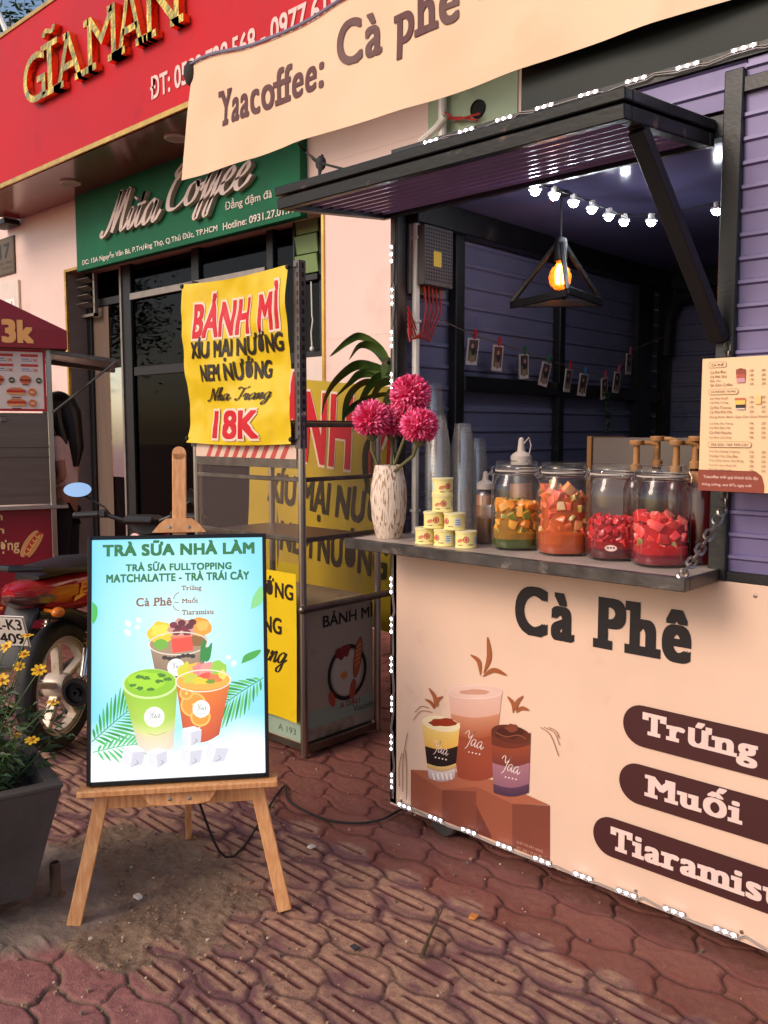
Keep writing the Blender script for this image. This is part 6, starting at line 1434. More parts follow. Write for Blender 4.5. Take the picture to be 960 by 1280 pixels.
g.build('leaves', mat('strap_leaf', rgb(48, 88, 40), .3, 0, .3, 9, stretch=(1, 1, 1), col2=rgb(104, 132, 60)), pt_, smooth=60, norm=False)

# ------------------------------------------------------------------ red motorbike
mb = thing('motorbike', 'red motorbike with white cast wheels parked behind the flower planter', 'motorbike', (-3.825, 1.885, 0), math.atan2(.84, -.54))
M_mred = mat('red_fairing', rgb(170, 14, 26), .22, 0, .12, 4, coat=.6); M_mblk = mat('matt_black_plastic', rgb(30, 29, 31), .5, 0, .2, 10); M_rim = mat('pale_cast_alloy', rgb(206, 190, 172), .4, .2, .08, 8, dirt=rgb(150, 128, 108), dscale=9)
M_chr = mat('chrome_pipe', rgb(206, 198, 188), .12, 1.0, .08, 6)
def loft(g, secs, n=14, pw=2.6):
    """Closed body through cross-sections (x, y, z, half width, half height)."""
    vs, fs = [], []
    for x, y, z, hw, hh in secs:
        for j in range(n):
            a = 2 * PI * j / n; c, s_ = math.cos(a), math.sin(a); k = (abs(c) ** pw + abs(s_) ** pw) ** (-1 / pw); vs.append((x, y + hw * c * k, z + hh * s_ * k))
    for i in range(len(secs) - 1):
        for j in range(n): a = i * n + j; b_ = i * n + (j + 1) % n; fs.append((a, b_, b_ + n, a + n))
    fs += [tuple(range(n)), tuple(range((len(secs) - 1) * n, len(secs) * n))]; return g.add(vs, fs)
def mwheel(x):
    c = Matrix.Translation((x, 0, .305)) @ Matrix.Rotation(PI / 2, 4, 'X')
    g = G(c); g.lathe([(.226, -.028), (.255, -.042), (.285, -.040), (.302, -.02), (.305, 0), (.302, .02), (.285, .040), (.255, .042), (.226, .028)], 56, None, False, False); w_ = g.build('wheel', M_dark, mb)
    g = G(c); g.lathe([(.230, -.034), (.234, -.030), (.226, -.024), (.205, -.022), (.205, .022), (.226, .024), (.234, .030), (.230, .034)], 56, None, False, False)
    for s_ in (-1, 1): g.torus((0, 0, s_ * .034), .228, .0035, None, 56, 5)
    for k in range(5):
        a = 2 * PI * k / 5 + .35; d = Vector((math.cos(a), math.sin(a), 0)); g.bar(d * .04, d * .212, .030, .048, (0, 0, 1), .006)
    g.lathe([(.055, -.05), (.06, -.04), (.06, .04), (.055, .05)], 24); g.build('rim', M_rim, w_); return w_
mwheel(0); mwheel(1.22)
g = G(); g.torus((0, .075, .305), .05, .008, Matrix.Rotation(PI / 2, 4, 'X'), 24, 6); g.bar((0, .085, .305), (.48, .07, .36), .03, .045); g.bar((0, -.085, .305), (.48, -.07, .36), .03, .045); g.lathe([(.012, -.12), (.012, .12)], 12, Matrix.Translation((0, 0, .305)) @ Matrix.Rotation(PI / 2, 4, 'X')); g.build('swing_arm', M_dsteel, mb)
for s_ in (-1, 1):
    g = G(); a, b_ = Vector((.03, s_ * .115, .33)), Vector((.15, s_ * .115, .66)); g.tube([a, b_], .014, 10); g.tube([a.lerp(b_, .05), a.lerp(b_, .42)], .026, 12)
    g.tube([a.lerp(b_, .42 + .5 * i / 60) + Vector((math.cos(i * .9) * .024, math.sin(i * .9) * .024, 0)) for i in range(61)], .005, 5); g.build('shock_absorber', M_chr, mb)
g = G(); g.tube([(-.06, -.135, .30), (-.055, -.135, .30), (.02, -.135, .295), (.34, -.145, .27), (.42, -.15, .27)], [.056, .06, .062, .058, .03], 22); g.tube([(.42, -.15, .27), (.6, -.12, .22), (.8, -.06, .25)], .02, 10); ex_ = g.build('exhaust', M_chr, mb)
g = G(); g.lathe([(.063, 0), (.066, .006), (.066, .028), (.05, .03), (.046, .012), (.02, .010), (.02, .03), (.012, .03), (.012, .0)], 28, Matrix.Translation((-.055, -.135, .30)) @ Matrix.Rotation(-PI / 2, 4, 'Y')); g.build('exhaust_cap', M_mblk, ex_)
A = Art(lambda x, a, l: (x, -.136 - (.0625 + l) * math.cos(a), .292 - .06 * (x) + (.0625 + l) * math.sin(a)))
for a0, a1, c in ((.2, .42, rgb(226, 176, 30)), (-.05, .14, rgb(190, 40, 34)), (-.3, -.1, rgb(230, 200, 60))):
    A.raw([(.05 + .03 * i, a) for i in range(9) for a in (a0, a1)], [(2 * i, 2 * i + 1, 2 * i + 3, 2 * i + 2) for i in range(8)], c, False)
A.build('stripe_decal', M_glossprint, ex_)
g = G(); loft(g, [(-.36, 0, .80, .03, .02), (-.30, 0, .79, .075, .055), (-.12, 0, .765, .115, .085), (.2, 0, .735, .135, .10), (.5, 0, .70, .13, .10), (.66, 0, .66, .11, .10)]); tb = g.build('tail_fairing', M_mred, mb)
A = Art(lambda x, z, l: (x, -(.121 + .06 * min(1, max(0, x + .1)) * .4) - l, z)); 
A.text('EX', 0, .0 + .17, .745, .80, rgb(236, 130, 30), bold=.03, shear=.3); A.text('R 125', .18, .30, .748, .775, rgb(200, 190, 190), bold=.02, shear=.3); A.poly([(-.05, .72), (.06, .735), (.02, .745), (-.04, .742)], rgb(240, 170, 40)); A.build('decal', M_glossprint, tb)
g = G(); loft(g, [(-.375, 0, .79, .02, .01), (-.32, 0, .775, .07, .03), (-.22, 0, .765, .105, .045), (-.17, 0, .76, .112, .02)]); g.build('tail_light', mat('smoked_red_lens', rgb(92, 54, 50), .12, 0, .2, 8, coat=.5), mb)
g = G(); loft(g, [(-.22, 0, .855, .06, .012), (-.12, 0, .868, .10, .032), (.2, 0, .862, .125, .036), (.42, 0, .84, .125, .034), (.56, 0, .80, .12, .03), (.8, 0, .80, .10, .028), (.9, 0, .83, .07, .02)]); g.build('seat', mat('black_vinyl_seat', rgb(30, 28, 30), .45, 0, .2, 14, .1, 120), mb)
g = G(); g.tube([(.08, -.135, .85), (-.1, -.14, .875), (-.28, -.11, .905), (-.34, 0, .91), (-.28, .11, .905), (-.1, .14, .875), (.08, .135, .85)], .014, 8); g.build('grab_rail', M_mblk, mb)
g = G(); loft(g, [(-.26, 0, .72, .08, .03), (-.34, 0, .62, .07, .02), (-.40, 0, .50, .06, .008)], 12); loft(g, [(-.26, 0, .70, .09, .03), (0, 0, .66, .085, .03), (.22, 0, .56, .08, .05)], 12); g.build('rear_fender', M_mblk, mb)
for s_ in (-1, 1):
    g = G(); g.tube([(-.25, s_ * .10, .72), (-.27, s_ * .15, .72)], .008, 6); g.ball((-.28, s_ * .18, .72), .028, 7, (1.2, 1, .8)); g.build('indicator', mat('amber_lens', rgb(206, 110, 30), .15, 0, .1, 8), mb)
PMt = Matrix.Translation((-.385, 0, .655)) @ Matrix.Rotation(R_(-18), 4, 'Y')
g = G(PMt); g.box((0, 0, 0), (.004, .20, .15), .002); plt = g.build('number_plate', mat('white_plate', rgb(224, 216, 204), .35, 0, .05, 10, dirt=rgb(190, 176, 160)), mb)
A = Art(lambda y, z, l: tuple(PMt @ Vector((-.002 - l, -y, z)))); c_ = rgb(30, 28, 30)
A.rrect(-.095, .095, -.072, .072, .008, c_); A.rrect(-.092, .092, -.069, .069, .007, rgb(222, 214, 200)); A.text('62-K3', -.075, .082, .008, .060, c_, bold=.02); A.text('7409', -.07, .078, -.060, -.008, c_, bold=.02); A.build('plate_lettering', M_print, plt)
g = G(); g.bb(.38, .72, -.11, .11, .28, .52, .03); g.tube([(.55, -.12, .4), (.55, .12, .4)], .085, 16); g.build('engine', M_dsteel, mb)
g = G(); loft(g, [(.60, 0, .62, .07, .06), (.8, 0, .52, .06, .06), (.98, 0, .70, .06, .10), (1.02, 0, .86, .07, .07)]); g.build('main_frame', M_mblk, mb)
g = G(); loft(g, [(.92, 0, .48, .20, .12), (1.0, 0, .66, .21, .16), (1.03, 0, .84, .15, .08)], 16); g.ball((0, 0, -9), .01, 4) if False else None; g.build('leg_shield', M_mred, mb)
for s_ in (-1, 1):
    g = G(); g.tube([(1.22, s_ * .09, .305), (1.05, s_ * .09, .74)], [.024, .02], 10); g.build('fork', M_dsteel, mb)
g = G(); g.sheet(lambda u, v: (1.22 + .33 * math.cos(PI * (.15 + .75 * u)), (v - .5) * .13, .305 + .33 * math.sin(PI * (.15 + .75 * u))), 16, 3); g.build('front_fender', M_mred, mb, norm=False)
HB = Vector((.93, 0, 1.0))
g = G(); g.tube([HB + Vector((-.06, -.36, .02)), HB + Vector((-.05, -.22, .03)), HB + Vector((0, -.08, -.02)), HB + Vector((0, .08, -.02)), HB + Vector((-.05, .22, .03)), HB + Vector((-.06, .36, .02))], .013, 8); g.bb(.86, 1.0, -.10, .10, .97, 1.02, .02); loft(g, [(.95, 0, .95, .08, .04), (1.0, 0, .96, .13, .06), (1.10, 0, .93, .10, .06), (1.15, 0, .90, .04, .03)]); hb_ = g.build('handlebar', M_mblk, mb)
for s_ in (-1, 1):
    g = G(); g.tube([HB + Vector((-.05, s_ * .24, .028)), HB + Vector((-.06, s_ * .37, .02))], .019, 10); g.ball(HB + Vector((-.06, s_ * .375, .02)), .02, 6); g.tube([HB + Vector((.0, s_ * .2, .03)), HB + Vector((.04, s_ * .3, .03)), HB + Vector((.02, s_ * .38, .01))], .006, 6); g.box(HB + Vector((-.04, s_ * .215, .03)), (.05, .05, .045), .01); g.build('grip', M_mblk, hb_)
def mmirror(s_, hz, col, rot, off):
    c = HB + Vector(off); g = G(); g.tube([HB + Vector((-.04, s_ * .2, .05)), HB + Vector((-.02, s_ * .22, hz * .5)), c + Vector((.022, 0, -.02))], .006, 6)
    M = Matrix.Translation(c) @ Matrix.Rotation(rot, 4, 'Z') @ Matrix.Rotation(R_(22 if s_ > 0 else 0), 4, 'Y'); g.lathe([(.001, 0), (.05, .004), (.058, .016), (.055, .02)], 24, M @ Matrix.Rotation(-PI / 2, 4, 'Y') @ Matrix.Diagonal((.80, 1.45, 1, 1)) @ Matrix.Translation((0, 0, -.02)), True, False); m_ = g.build('mirror', M_mblk, mb)
    G(M).lathe([(.054, -.001), (.054, .001)], 24, Matrix.Rotation(-PI / 2, 4, 'Y') @ Matrix.Diagonal((.80, 1.45, 1, 1))).build('mirror_glass', col, m_)
mmirror(1, .13, mat('sky_tinted_mirror', rgb(190, 220, 244), .04, 1, .02, 3), R_(12), (-.06, .36, .165)); mmirror(-1, .11, mat('dark_tinted_mirror', rgb(60, 60, 66), .06, 1, .02, 3), R_(-50), (-.02, -.30, .13))  # reflected sky blue and a dim reflection are tinted into the mirror colours
g = G(); g.tube([(.5, .12, .3), (.42, .22, .02)], .012, 6); g.build('side_stand', M_mblk, mb)

# ------------------------------------------------------------------ planter
e1 = Vector((-.973, .230, 0)); rp = math.atan2(.230, -.973) - PI
pc = Vector((-2.394, 1.184, 0)) + e1 * .26 + Vector((-.230, -.973, 0)) * .26
M_pot = mat('dark_cement_planter', rgb(82, 76, 72), .8, 0, .2, 5, .3, 50, dirt=rgb(58, 52, 50), dscale=4)
pot = thing('square_planter', 'dark grey square cement planter standing on hollow bricks', 'planter', (pc.x, pc.y, .085), rp)
def frust(prof):
    vs = [(sx * r, sy * r, z) for r, z in prof for sx, sy in ((-1, -1), (1, -1), (1, 1), (-1, 1))]; N = len(prof)
    return vs, [(i * 4 + j, i * 4 + (j + 1) % 4, (i + 1) * 4 + (j + 1) % 4, (i + 1) * 4 + j) for i in range(N - 1) for j in range(4)] + [(0, 1, 2, 3)]
g = G(); g.add(*frust([(.172, 0), (.178, .004), (.256, .352), (.26, .358), (.26, .366), (.257, .369), (.222, .369), (.218, .365), (.205, .30)])); g.build('shell', M_pot, pot, smooth=0)
g = G(); g.sheet(lambda u, v: ((u - .5) * .41, (v - .5) * .41, .325 + .02 * noise.noise(Vector((u * 9, v * 9, 0)))), 14, 14); g.build('soil', mat('dark_potting_soil', rgb(52, 40, 32), .95, 0, .3, 40, .6, 90), pot, norm=False)
def brick(label, loc, rz_):
    t = thing('hollow_brick', label, 'brick', loc, rz_, 'bricks under the planter'); g = G(); L_, W_, H_ = .19, .085, .083
    M_b = mat('fired_clay', rgb(148, 88, 62), .8, 0, .16, 9, .25, 60)
    g.bb(-L_ / 2, L_ / 2, -W_ / 2, W_ / 2, 0, .012, .002); g.bb(-L_ / 2, L_ / 2, -W_ / 2, W_ / 2, H_ - .012, H_, .002); g.bb(-L_ / 2, L_ / 2, -W_ / 2, W_ / 2, .036, .047, .001)
    for y in (-W_ / 2 + .006, 0, W_ / 2 - .006): g.bb(-L_ / 2 + .001, L_ / 2 - .001, y - .0055, y + .0055, .0125, H_ - .0125, .001)
    g.build('body', M_b, t, smooth=0)
    g = G()
    for y in (-.019, .019):
        for z in (.024, .059): g.lathe([(.0145, -.002), (.0145, .002)], 14, Matrix.Translation((L_ / 2 - .006, y, z)) @ Matrix.Rotation(PI / 2, 4, 'Y'))
    g.build('hollow', mat('brick_hollow_dark', rgb(40, 24, 18), .9), t)
b0 = at('Z', .03, 2, 1106)
brick('hollow clay brick under the near corner of the planter', (b0.x, b0.y, .006), rp + R_(-62)); brick('hollow clay brick under the far side of the planter', (pc.x - .11, pc.y - .1, .002), rp + R_(95))
# yellow flowers growing in it
yp = thing('yellow_flower_plant', 'bushy plant with small yellow daisy flowers growing in the planter', 'plant', (pc.x, pc.y, .40))
fl_px = ((30, 818, .02), (49, 838, .06), (24, 833, .0), (66, 878, .10), (40, 925, .16), (20, 920, .12), (8, 808, -.02), (34, 795, .04), (-30, 800, -.05), (-60, 860, -.02), (2, 850, .0))
r = random.Random(5); rel = Vector((pc.x, pc.y, .40)); heads = []
g = G()
for i in range(60):
    a = r.uniform(0, 2 * PI); q = r.uniform(0, .2); b_ = Vector((q * math.cos(a), q * math.sin(a), 0)); tip = b_ + Vector((r.gauss(0, .09), r.gauss(0, .09), r.uniform(.10, .36))); g.tube([b_, b_.lerp(tip, .5) + Vector((r.gauss(0, .012), r.gauss(0, .012), .02)), tip], [.0032, .0026, .0018], 5); heads.append(tip)
FL = []
for u, v, dx in fl_px:
    p = at('X', pc.x + .10 + dx, u, v); p = p - rel; FL.append(p); b_ = Vector((p.x * .35, p.y * .35, 0)); g.tube([b_, b_.lerp(p, .55) + Vector((r.gauss(0, .015), r.gauss(0, .015), .03)), p], [.003, .0024, .0018], 5)
g.build('stems', mat('thin_green_stem', rgb(84, 104, 56), .6, 0, .25, 9), yp)
g = G()
for i in range(4200):
    h_ = r.choice(heads); t = r.random() ** .7; b_ = Vector((h_.x * (.6 + .4 * t), h_.y * (.6 + .4 * t), h_.z * t)) + Vector((r.gauss(0, .03), r.gauss(0, .03), r.gauss(0, .015)))
    d = Vector((b_.x * 2 + r.gauss(0, .5), b_.y * 2 + r.gauss(0, .5), r.gauss(.15, .35))).normalized(); u = d.orthogonal().normalized(); rr2 = d.cross(u); an = r.uniform(0, 6); u = u * math.cos(an) + rr2 * math.sin(an); s_ = r.uniform(.022, .05)
    g.cur = r.randrange(2); g.add([b_, b_ + d * s_ * .45 + u * s_ * .14, b_ + d * s_ - Vector((0, 0, s_ * .15)), b_ + d * s_ * .45 - u * s_ * .14], [(0, 1, 2, 3)])
g.build('leaves', [mat('fern_leaf', rgb(66, 94, 46), .5, 0, .35, 9), mat('fern_leaf_dark', rgb(46, 72, 38), .5, 0, .3, 9)], yp, smooth=0, norm=False)
M_yp = mat('yellow_petal', rgb(240, 186, 24), .5, 0, .12, 20)
for i, p in enumerate(FL):
    g = G(); nrm = (Vector((0, 0, 1.5)) + Vector((1, -1, 0)) * r.uniform(0, 1.2) + Vector((r.gauss(0, .3), r.gauss(0, .3), 0))).normalized(); u = nrm.orthogonal().normalized(); v = nrm.cross(u); R = r.uniform(.017, .024)
    for k in range(8):
        a = 2 * PI * k / 8 + r.uniform(-.12, .12); d = u * math.cos(a) + v * math.sin(a); e = u * -math.sin(a) + v * math.cos(a); up = nrm * r.uniform(-.002, .005)
        g.add([p + d * .003, p + d * R * .6 + e * R * .26 + up, p + d * R + e * R * .14 + up, p + d * R - e * R * .14 + up, p + d * R * .6 - e * R * .26 + up], [(0, 1, 2, 3, 4)])
    fo_ = g.build('flower', M_yp, yp, smooth=0, norm=False); g = G(); g.ball(p + nrm * .002, .0055, 5); g.build('flower_eye', mat('orange_flower_eye', rgb(196, 120, 20), .7), fo_)
# steel stub pipe and small ground things
p = at('Z', 0.012, 70, 1120); t = thing('pipe_stub', 'rusty pipe stub sticking out of the cement beside the planter', 'pipe', p); g = G(); g.lathe([(.017, -.02), (.018, 0), (.0165, .112), (.012, .114), (.012, .09)], 16, None, True, True); g.lathe([(.04, -.004), (.03, .006), (.018, .01)], 16, None, False, False); g.build('tube', mat('rusty_pipe', rgb(112, 92, 78), .7, .3, .25, 16, .2, 60), t)
pts = [at('Z', .012, u, v) for u, v in ((352, 985), (360, 1000), (384, 1015), (415, 1026), (450, 1029), (478, 1024), (497, 1014), (520, 1004))]
t = thing('power_cable', 'black power cable on the pavers between the poster and the kiosk', 'cable', pts[2]); g = G(); g.tube([q for q in cat_rom([Vector((-2.30, 1.56, .50)), Vector((-2.36, 1.66, .2)), Vector((-2.36, 1.78, .012))] + pts, 5)], .0045, 7); g.build('cord', M_dark, t, world=True)
p0, p1 = at('Z', .012, 527, 1196), at('Z', .018, 553, 1136); t = thing('dry_twig', 'dry brown twig lying on the ribbed pavers', 'twig', p0); g = G(); g.tube([p0, p0.lerp(p1, .4) + Vector((0, 0, .006)), p1], [.007, .005, .002], 6); g.build('stick', mat('dry_wood', rgb(84, 70, 46), .9), t, world=True)
for nm, lab, cat, u, v, col, s_ in (('charcoal_lump', 'small charcoal lump lying on the ribbed pavers', 'stone', 444, 1184, rgb(58, 54, 58), .011), ('paper_scrap', 'white paper scrap on the pavers right of the easel back leg', 'litter', 389, 1058, rgb(226, 214, 204), .011), ('torn_wrapper', 'white torn scrap on the soil under the easel', 'litter', 173, 1120, rgb(222, 210, 200), .012), ('dry_leaf', 'dry orange leaf on the smooth red pavers', 'leaf', 592, 1146, rgb(196, 124, 56), .012)):
    p = at('Z', .012, u, v); rr2 = random.Random(u); g = G(); vs = [Vector((rr2.uniform(.6, 1.3) * sx, rr2.uniform(.6, 1.2) * sy, rr2.uniform(.4, .9) * sz)) * s_ for sx in (-1, 1) for sy in (-1, 1) for sz in (-.5, .5)]
    g.add(vs, [(0, 1, 3, 2), (4, 6, 7, 5), (0, 4, 5, 1), (2, 3, 7, 6), (0, 2, 6, 4), (1, 5, 7, 3)]); o = g.build(nm, mat('m_' + nm, col, .8), None, smooth=0); o.location = p; tag(o, lab, cat)
g = G(); rr2 = random.Random(77)
for i in range(700):
    x = rr2.uniform(-3.3, -.7); y = rr2.uniform(.9, 2.6) if i > 350 else rr2.gauss(1.35, .25)
    if i <= 350: x = rr2.gauss(-2.35, .35)
    s_ = rr2.choice((.0016, .002, .0025, .003, .004)) * rr2.uniform(.7, 1.3); g.cur = rr2.choices((0, 1, 2), (5, 3, 1))[0]
    c = Vector((x, y, .006)); vs = [c + Vector((rr2.uniform(.5, 1.3) * sx, rr2.uniform(.5, 1.3) * sy, rr2.uniform(.4, 1) * sz)) * s_ for sx in (-1, 1) for sy in (-1, 1) for sz in (-1, 1)]
    g.add(vs, [(0, 1, 3, 2), (4, 6, 7, 5), (0, 4, 5, 1), (2, 3, 7, 6), (0, 2, 6, 4), (1, 5, 7, 3)])
o = g.build('gravel', [mat('tan_grit', rgb(160, 130, 104), .9), mat('grey_grit', rgb(112, 98, 88), .9), mat('pale_grit', rgb(206, 186, 166), .9)], None, smooth=0, norm=False); tag(o, 'loose grit scattered over the soil and pavers', 'grit', kind='stuff')

# ------------------------------------------------------------------ hot dog cart at the left edge
RV, FV = Vector((.735, .678, 0)), Vector((-.678, .735, 0)); HD = 6.0
hx0 = (68 - 480) / _F * HD; ho = RV * hx0 + FV * HD
hc = thing('hot_dog_cart', 'stainless hot dog cart with dark red roof and menu panel at the left edge', 'food cart', (ho.x, ho.y, 0), math.atan2(.678, .735) + R_(24))
HX = Matrix.Rotation(R_(24), 3, 'Z') @ RV; HN = Matrix.Rotation(R_(24), 3, 'Z') @ FV
def hq(u, v):
    d = ray(u, v); t = ho.dot(HN) / d.dot(HN); return Vector((t * d.dot(HX) - ho.dot(HX), 0, 1.5 + t * d.z))
M_hred = mat('dark_red_cart_paint', rgb(134, 18, 34), .4, 0, .08, 3)
zr0 = hq(40, 436).z; zr1 = hq(82, 415).z; xr = hq(83, 430).x; W_ = 1.25; D_ = .75
g = G(); ztop = hq(0, 385).z + .18; vs = [(-W_ - .1, -.08, zr0), (xr, -.08, zr0), (xr, D_ + .08, zr0), (-W_ - .1, D_ + .08, zr0), (-W_ - .1, -.08, zr1), (xr, -.08, zr1), (xr, D_ + .08, zr1), (-W_ - .1, D_ + .08, zr1), (-W_ * .5 - .1, -.05, ztop), (-W_ * .5 + .05, -.05, ztop), (-W_ * .5 + .05, D_, ztop), (-W_ * .5 - .1, D_, ztop)]
g.add(vs, [(0, 1, 2, 3), (0, 1, 5, 4), (1, 2, 6, 5), (2, 3, 7, 6), (3, 0, 4, 7), (4, 5, 9, 8), (5, 6, 10, 9), (6, 7, 11, 10), (7, 4, 8, 11), (8, 9, 10, 11)]); rf = g.build('roof', M_hred, hc, smooth=0)
A = Art(lambda x, z, l: (x, -.081 - l, z)); a, b_ = hq(-12, 429), hq(41, 402); A.text('13k', a.x, b_.x, a.z, b_.z, rgb(240, 176, 104), bold=.05); A.build('price_lettering', M_print, rf)
g = G()
for x in (-W_, -.03):
    for y in (.0, D_): g.bb(x, x + .035, y, y + .035, .12, zr0, .003)
g.bb(-W_ + .036, -.031, .0, .035, zr0 - .035, zr0 - .001, .002); g.build('post', M_steel, hc)
zb0, zb1 = hq(30, 514).z, hq(30, 437).z; xb = hq(57, 470).x
g = G(); g.bb(-W_ + .04, xb, -.012, .01, zb0, zb1, .002); mp_ = g.build('menu_panel', mat('white_menu_panel', rgb(214, 200, 190), .4, 0, .04, 5), hc)
A = Art(lambda x, z, l: (x, -.013 - l, z)); xw = -W_ + .04
rd, ora, gn = rgb(176, 30, 44), rgb(214, 112, 50), rgb(60, 76, 40)
A.poly([(xw, zb0), (xb, zb0), (xb, zb1), (xw, zb1)], rd); A.poly([(xw, zb0 + .016), (xb - .016, zb0 + .016), (xb - .016, zb1 - .016), (xw, zb1 - .016)], rgb(222, 208, 198))
H = zb1 - zb0
for cx in (xb - .10, xb - .255, xb - .41, xb - .565, xb - .72):
    for rz2 in (.90, .74): A.rrect(cx - .055, cx + .055, zb0 + H * rz2 - .008, zb0 + H * rz2 + .010, .006, rgb(196, 60, 54)); A.rrect(cx - .05, cx + .0, zb0 + H * (rz2 - .055) - .004, zb0 + H * (rz2 - .055) + .003, .003, rgb(130, 136, 160)); A.rrect(cx - .05, cx + .01, zb0 + H * (rz2 - .085) - .004, zb0 + H * (rz2 - .085) + .002, .002, rgb(150, 150, 166)); A.text('13K', cx + .012, cx + .052, zb0 + H * (rz2 - .10), zb0 + H * (rz2 - .05), rgb(206, 100, 60), bold=.02)
for k in range(7):
    cx = xb - .045 - k * .085
    if k % 2 == 0: A.ell(cx, zb0 + H * .50, .019, .020, gn); A.text('15K', cx - .012, cx + .012, zb0 + H * .485, zb0 + H * .515, rgb(220, 214, 190), bold=.02)
    else: A.ell(cx, zb0 + H * .51, .036, .030, rgb(200, 104, 60)); A.rrect(cx - .036, cx + .036, zb0 + H * .495, zb0 + H * .515, .006, rgb(90, 50, 36)); A.rrect(cx - .034, cx + .034, zb0 + H * .48, zb0 + H * .493, .004, rgb(206, 60, 44)); A.rrect(cx - .02, cx + .02, zb0 + H * .42, zb0 + H * .435, .002, rgb(90, 60, 56))
for rz2 in (.31, .13):
    for k in range(3):
        cx = xb - .19 - k * .26; A.ell(cx + .10, zb0 + H * rz2, .024, .026, ora); A.text('20K', cx + .085, cx + .115, zb0 + H * rz2 - .006, zb0 + H * rz2 + .006, rgb(240, 226, 200), bold=.02)
        A.ell(cx, zb0 + H * rz2 + .006, .06, .024, rgb(206, 120, 70)); A.rrect(cx - .06, cx + .06, zb0 + H * rz2 - .005, zb0 + H * rz2 + .012, .008, rgb(190, 44, 36)); A.rrect(cx - .055, cx + .055, zb0 + H * rz2 - .018, zb0 + H * rz2 - .004, .006, rgb(224, 160, 100)); A.rrect(cx - .03, cx + .03, zb0 + H * (rz2 - .09) - .003, zb0 + H * (rz2 - .09) + .004, .002, rgb(100, 60, 56))
A.build('menu_print', M_print, mp_)
zs = hq(40, 634).z
g = G(); g.bb(-W_ + .036, -.031, .012, .03, zs + .02, zb0 - .012, .002); g.bb(-.028, .002, .04, D_ - .002, zs + .02, zb0 - .012, .002); zm = hq(30, 558).z
g.bb(-W_ + .036, -.031, .0, .011, zm - .008, zm + .008, .002); g.bb(-W_ + .036, -.031, .0, .011, zm - .075, zm - .065, .002); bd = g.build('body_panel', mat('brushed_dark_steel', rgb(122, 106, 98), .35, .9, .12, 12, stretch=(.2, 1, 6)), hc)
g = G(); l0 = hq(4, 524); g.box((l0.x, -.001, l0.z), (.04, .012, .035), .004); g.build('latch', M_dsteel, bd)
g = G(); g.bb(-W_ - .03, hq(85, 636).x, -.05, D_ + .02, zs - .012, zs + .012, .003); g.build('counter', M_steel, hc)
g = G(); g.bb(-W_ + .01, hq(71, 660).x - .005, .02, D_ - .02, .12, zs - .014, .003); bs = g.build('base', M_hred, hc)
A = Art(lambda x, z, l: (x, .019 - l, z)); g0 = hq(27, 696); g1 = hq(52, 664); hcx, hcz = (g0.x + g1.x) / 2, (g0.z + g1.z) / 2; an = R_(58)
A.ell(hcx - .012, hcz, .105, .036, rgb(222, 160, 96), an); A.ell(hcx + .008, hcz - .004, .098, .026, rgb(196, 60, 44), an); A.ell(hcx + .026, hcz - .014, .095, .018, rgb(214, 146, 84), an)
for k in range(5): d = (k - 2) * .034; A.stroke([(hcx + d * math.cos(an) - .012, hcz + d * math.sin(an)), (hcx + d * math.cos(an) + .004, hcz + d * math.sin(an) - .018), (hcx + d * math.cos(an) + .016, hcz + d * math.sin(an))], .007, rgb(240, 190, 110))
tx = rgb(236, 190, 130)
for s_, v0, v1, u0, u1 in (('lượng', 694, 674, -14, 24), ('bánh', 669, 658, -32, 5), ('xuân', 652, 641, -32, 3)):
    a, b_ = hq(u0, v0), hq(u1, v1); A.text(s_, a.x, b_.x, a.z, b_.z, tx, bold=.02)
A.build('base_print', M_print, bs)
g = G(); a, b_ = hq(66, 438), hq(148, 452); 
z1_ = a.z - .01; z2_ = b_.z; xe = b_.x
g.bar((.0, .0, z1_), (xe, .0, z2_), .03, .03); g.bar((.0, D_ - .05, z1_ - .02), (xe + .06, D_ - .05, z2_ - .02), .03, .03); g.bar((xe - .01, .016, z2_), (xe + .02, D_ - .066, z2_ - .02), .03, .03); g.bar((.02, .016, z1_ - .004), (.02, D_ - .066, z1_ - .02), .025, .025)
a2 = hq(67, 516); g.tube([(.0, -.02, a2.z), (xe - .02, -.02, z2_ - .002)], .009, 8); fl_ = g.build('side_flap_frame', M_dsteel, hc)
g = G(); g.add([(.03, .02, z1_ + .008), (xe - .02, .02, z2_ + .012), (xe, D_ - .07, z2_ - .008), (.03, D_ - .07, z1_ - .008)], [(0, 1, 2, 3)]); g.add([(.03, .02, z1_ + .016), (xe - .02, .02, z2_ + .02), (xe, D_ - .07, z2_), (.03, D_ - .07, z1_)], [(0, 1, 2, 3)]); g.build('flap_sheet', M_dsteel, fl_)
for x in (-W_ + .2, -.2):
    for y in (.1, D_ - .1):
        g = G(); g.lathe([(.03, -.02), (.058, -.018), (.06, 0), (.058, .018), (.03, .02)], 20, Matrix.Translation((x, y, .06)) @ Matrix.Rotation(PI / 2, 4, 'X')); g.build('wheel', M_dark, hc)
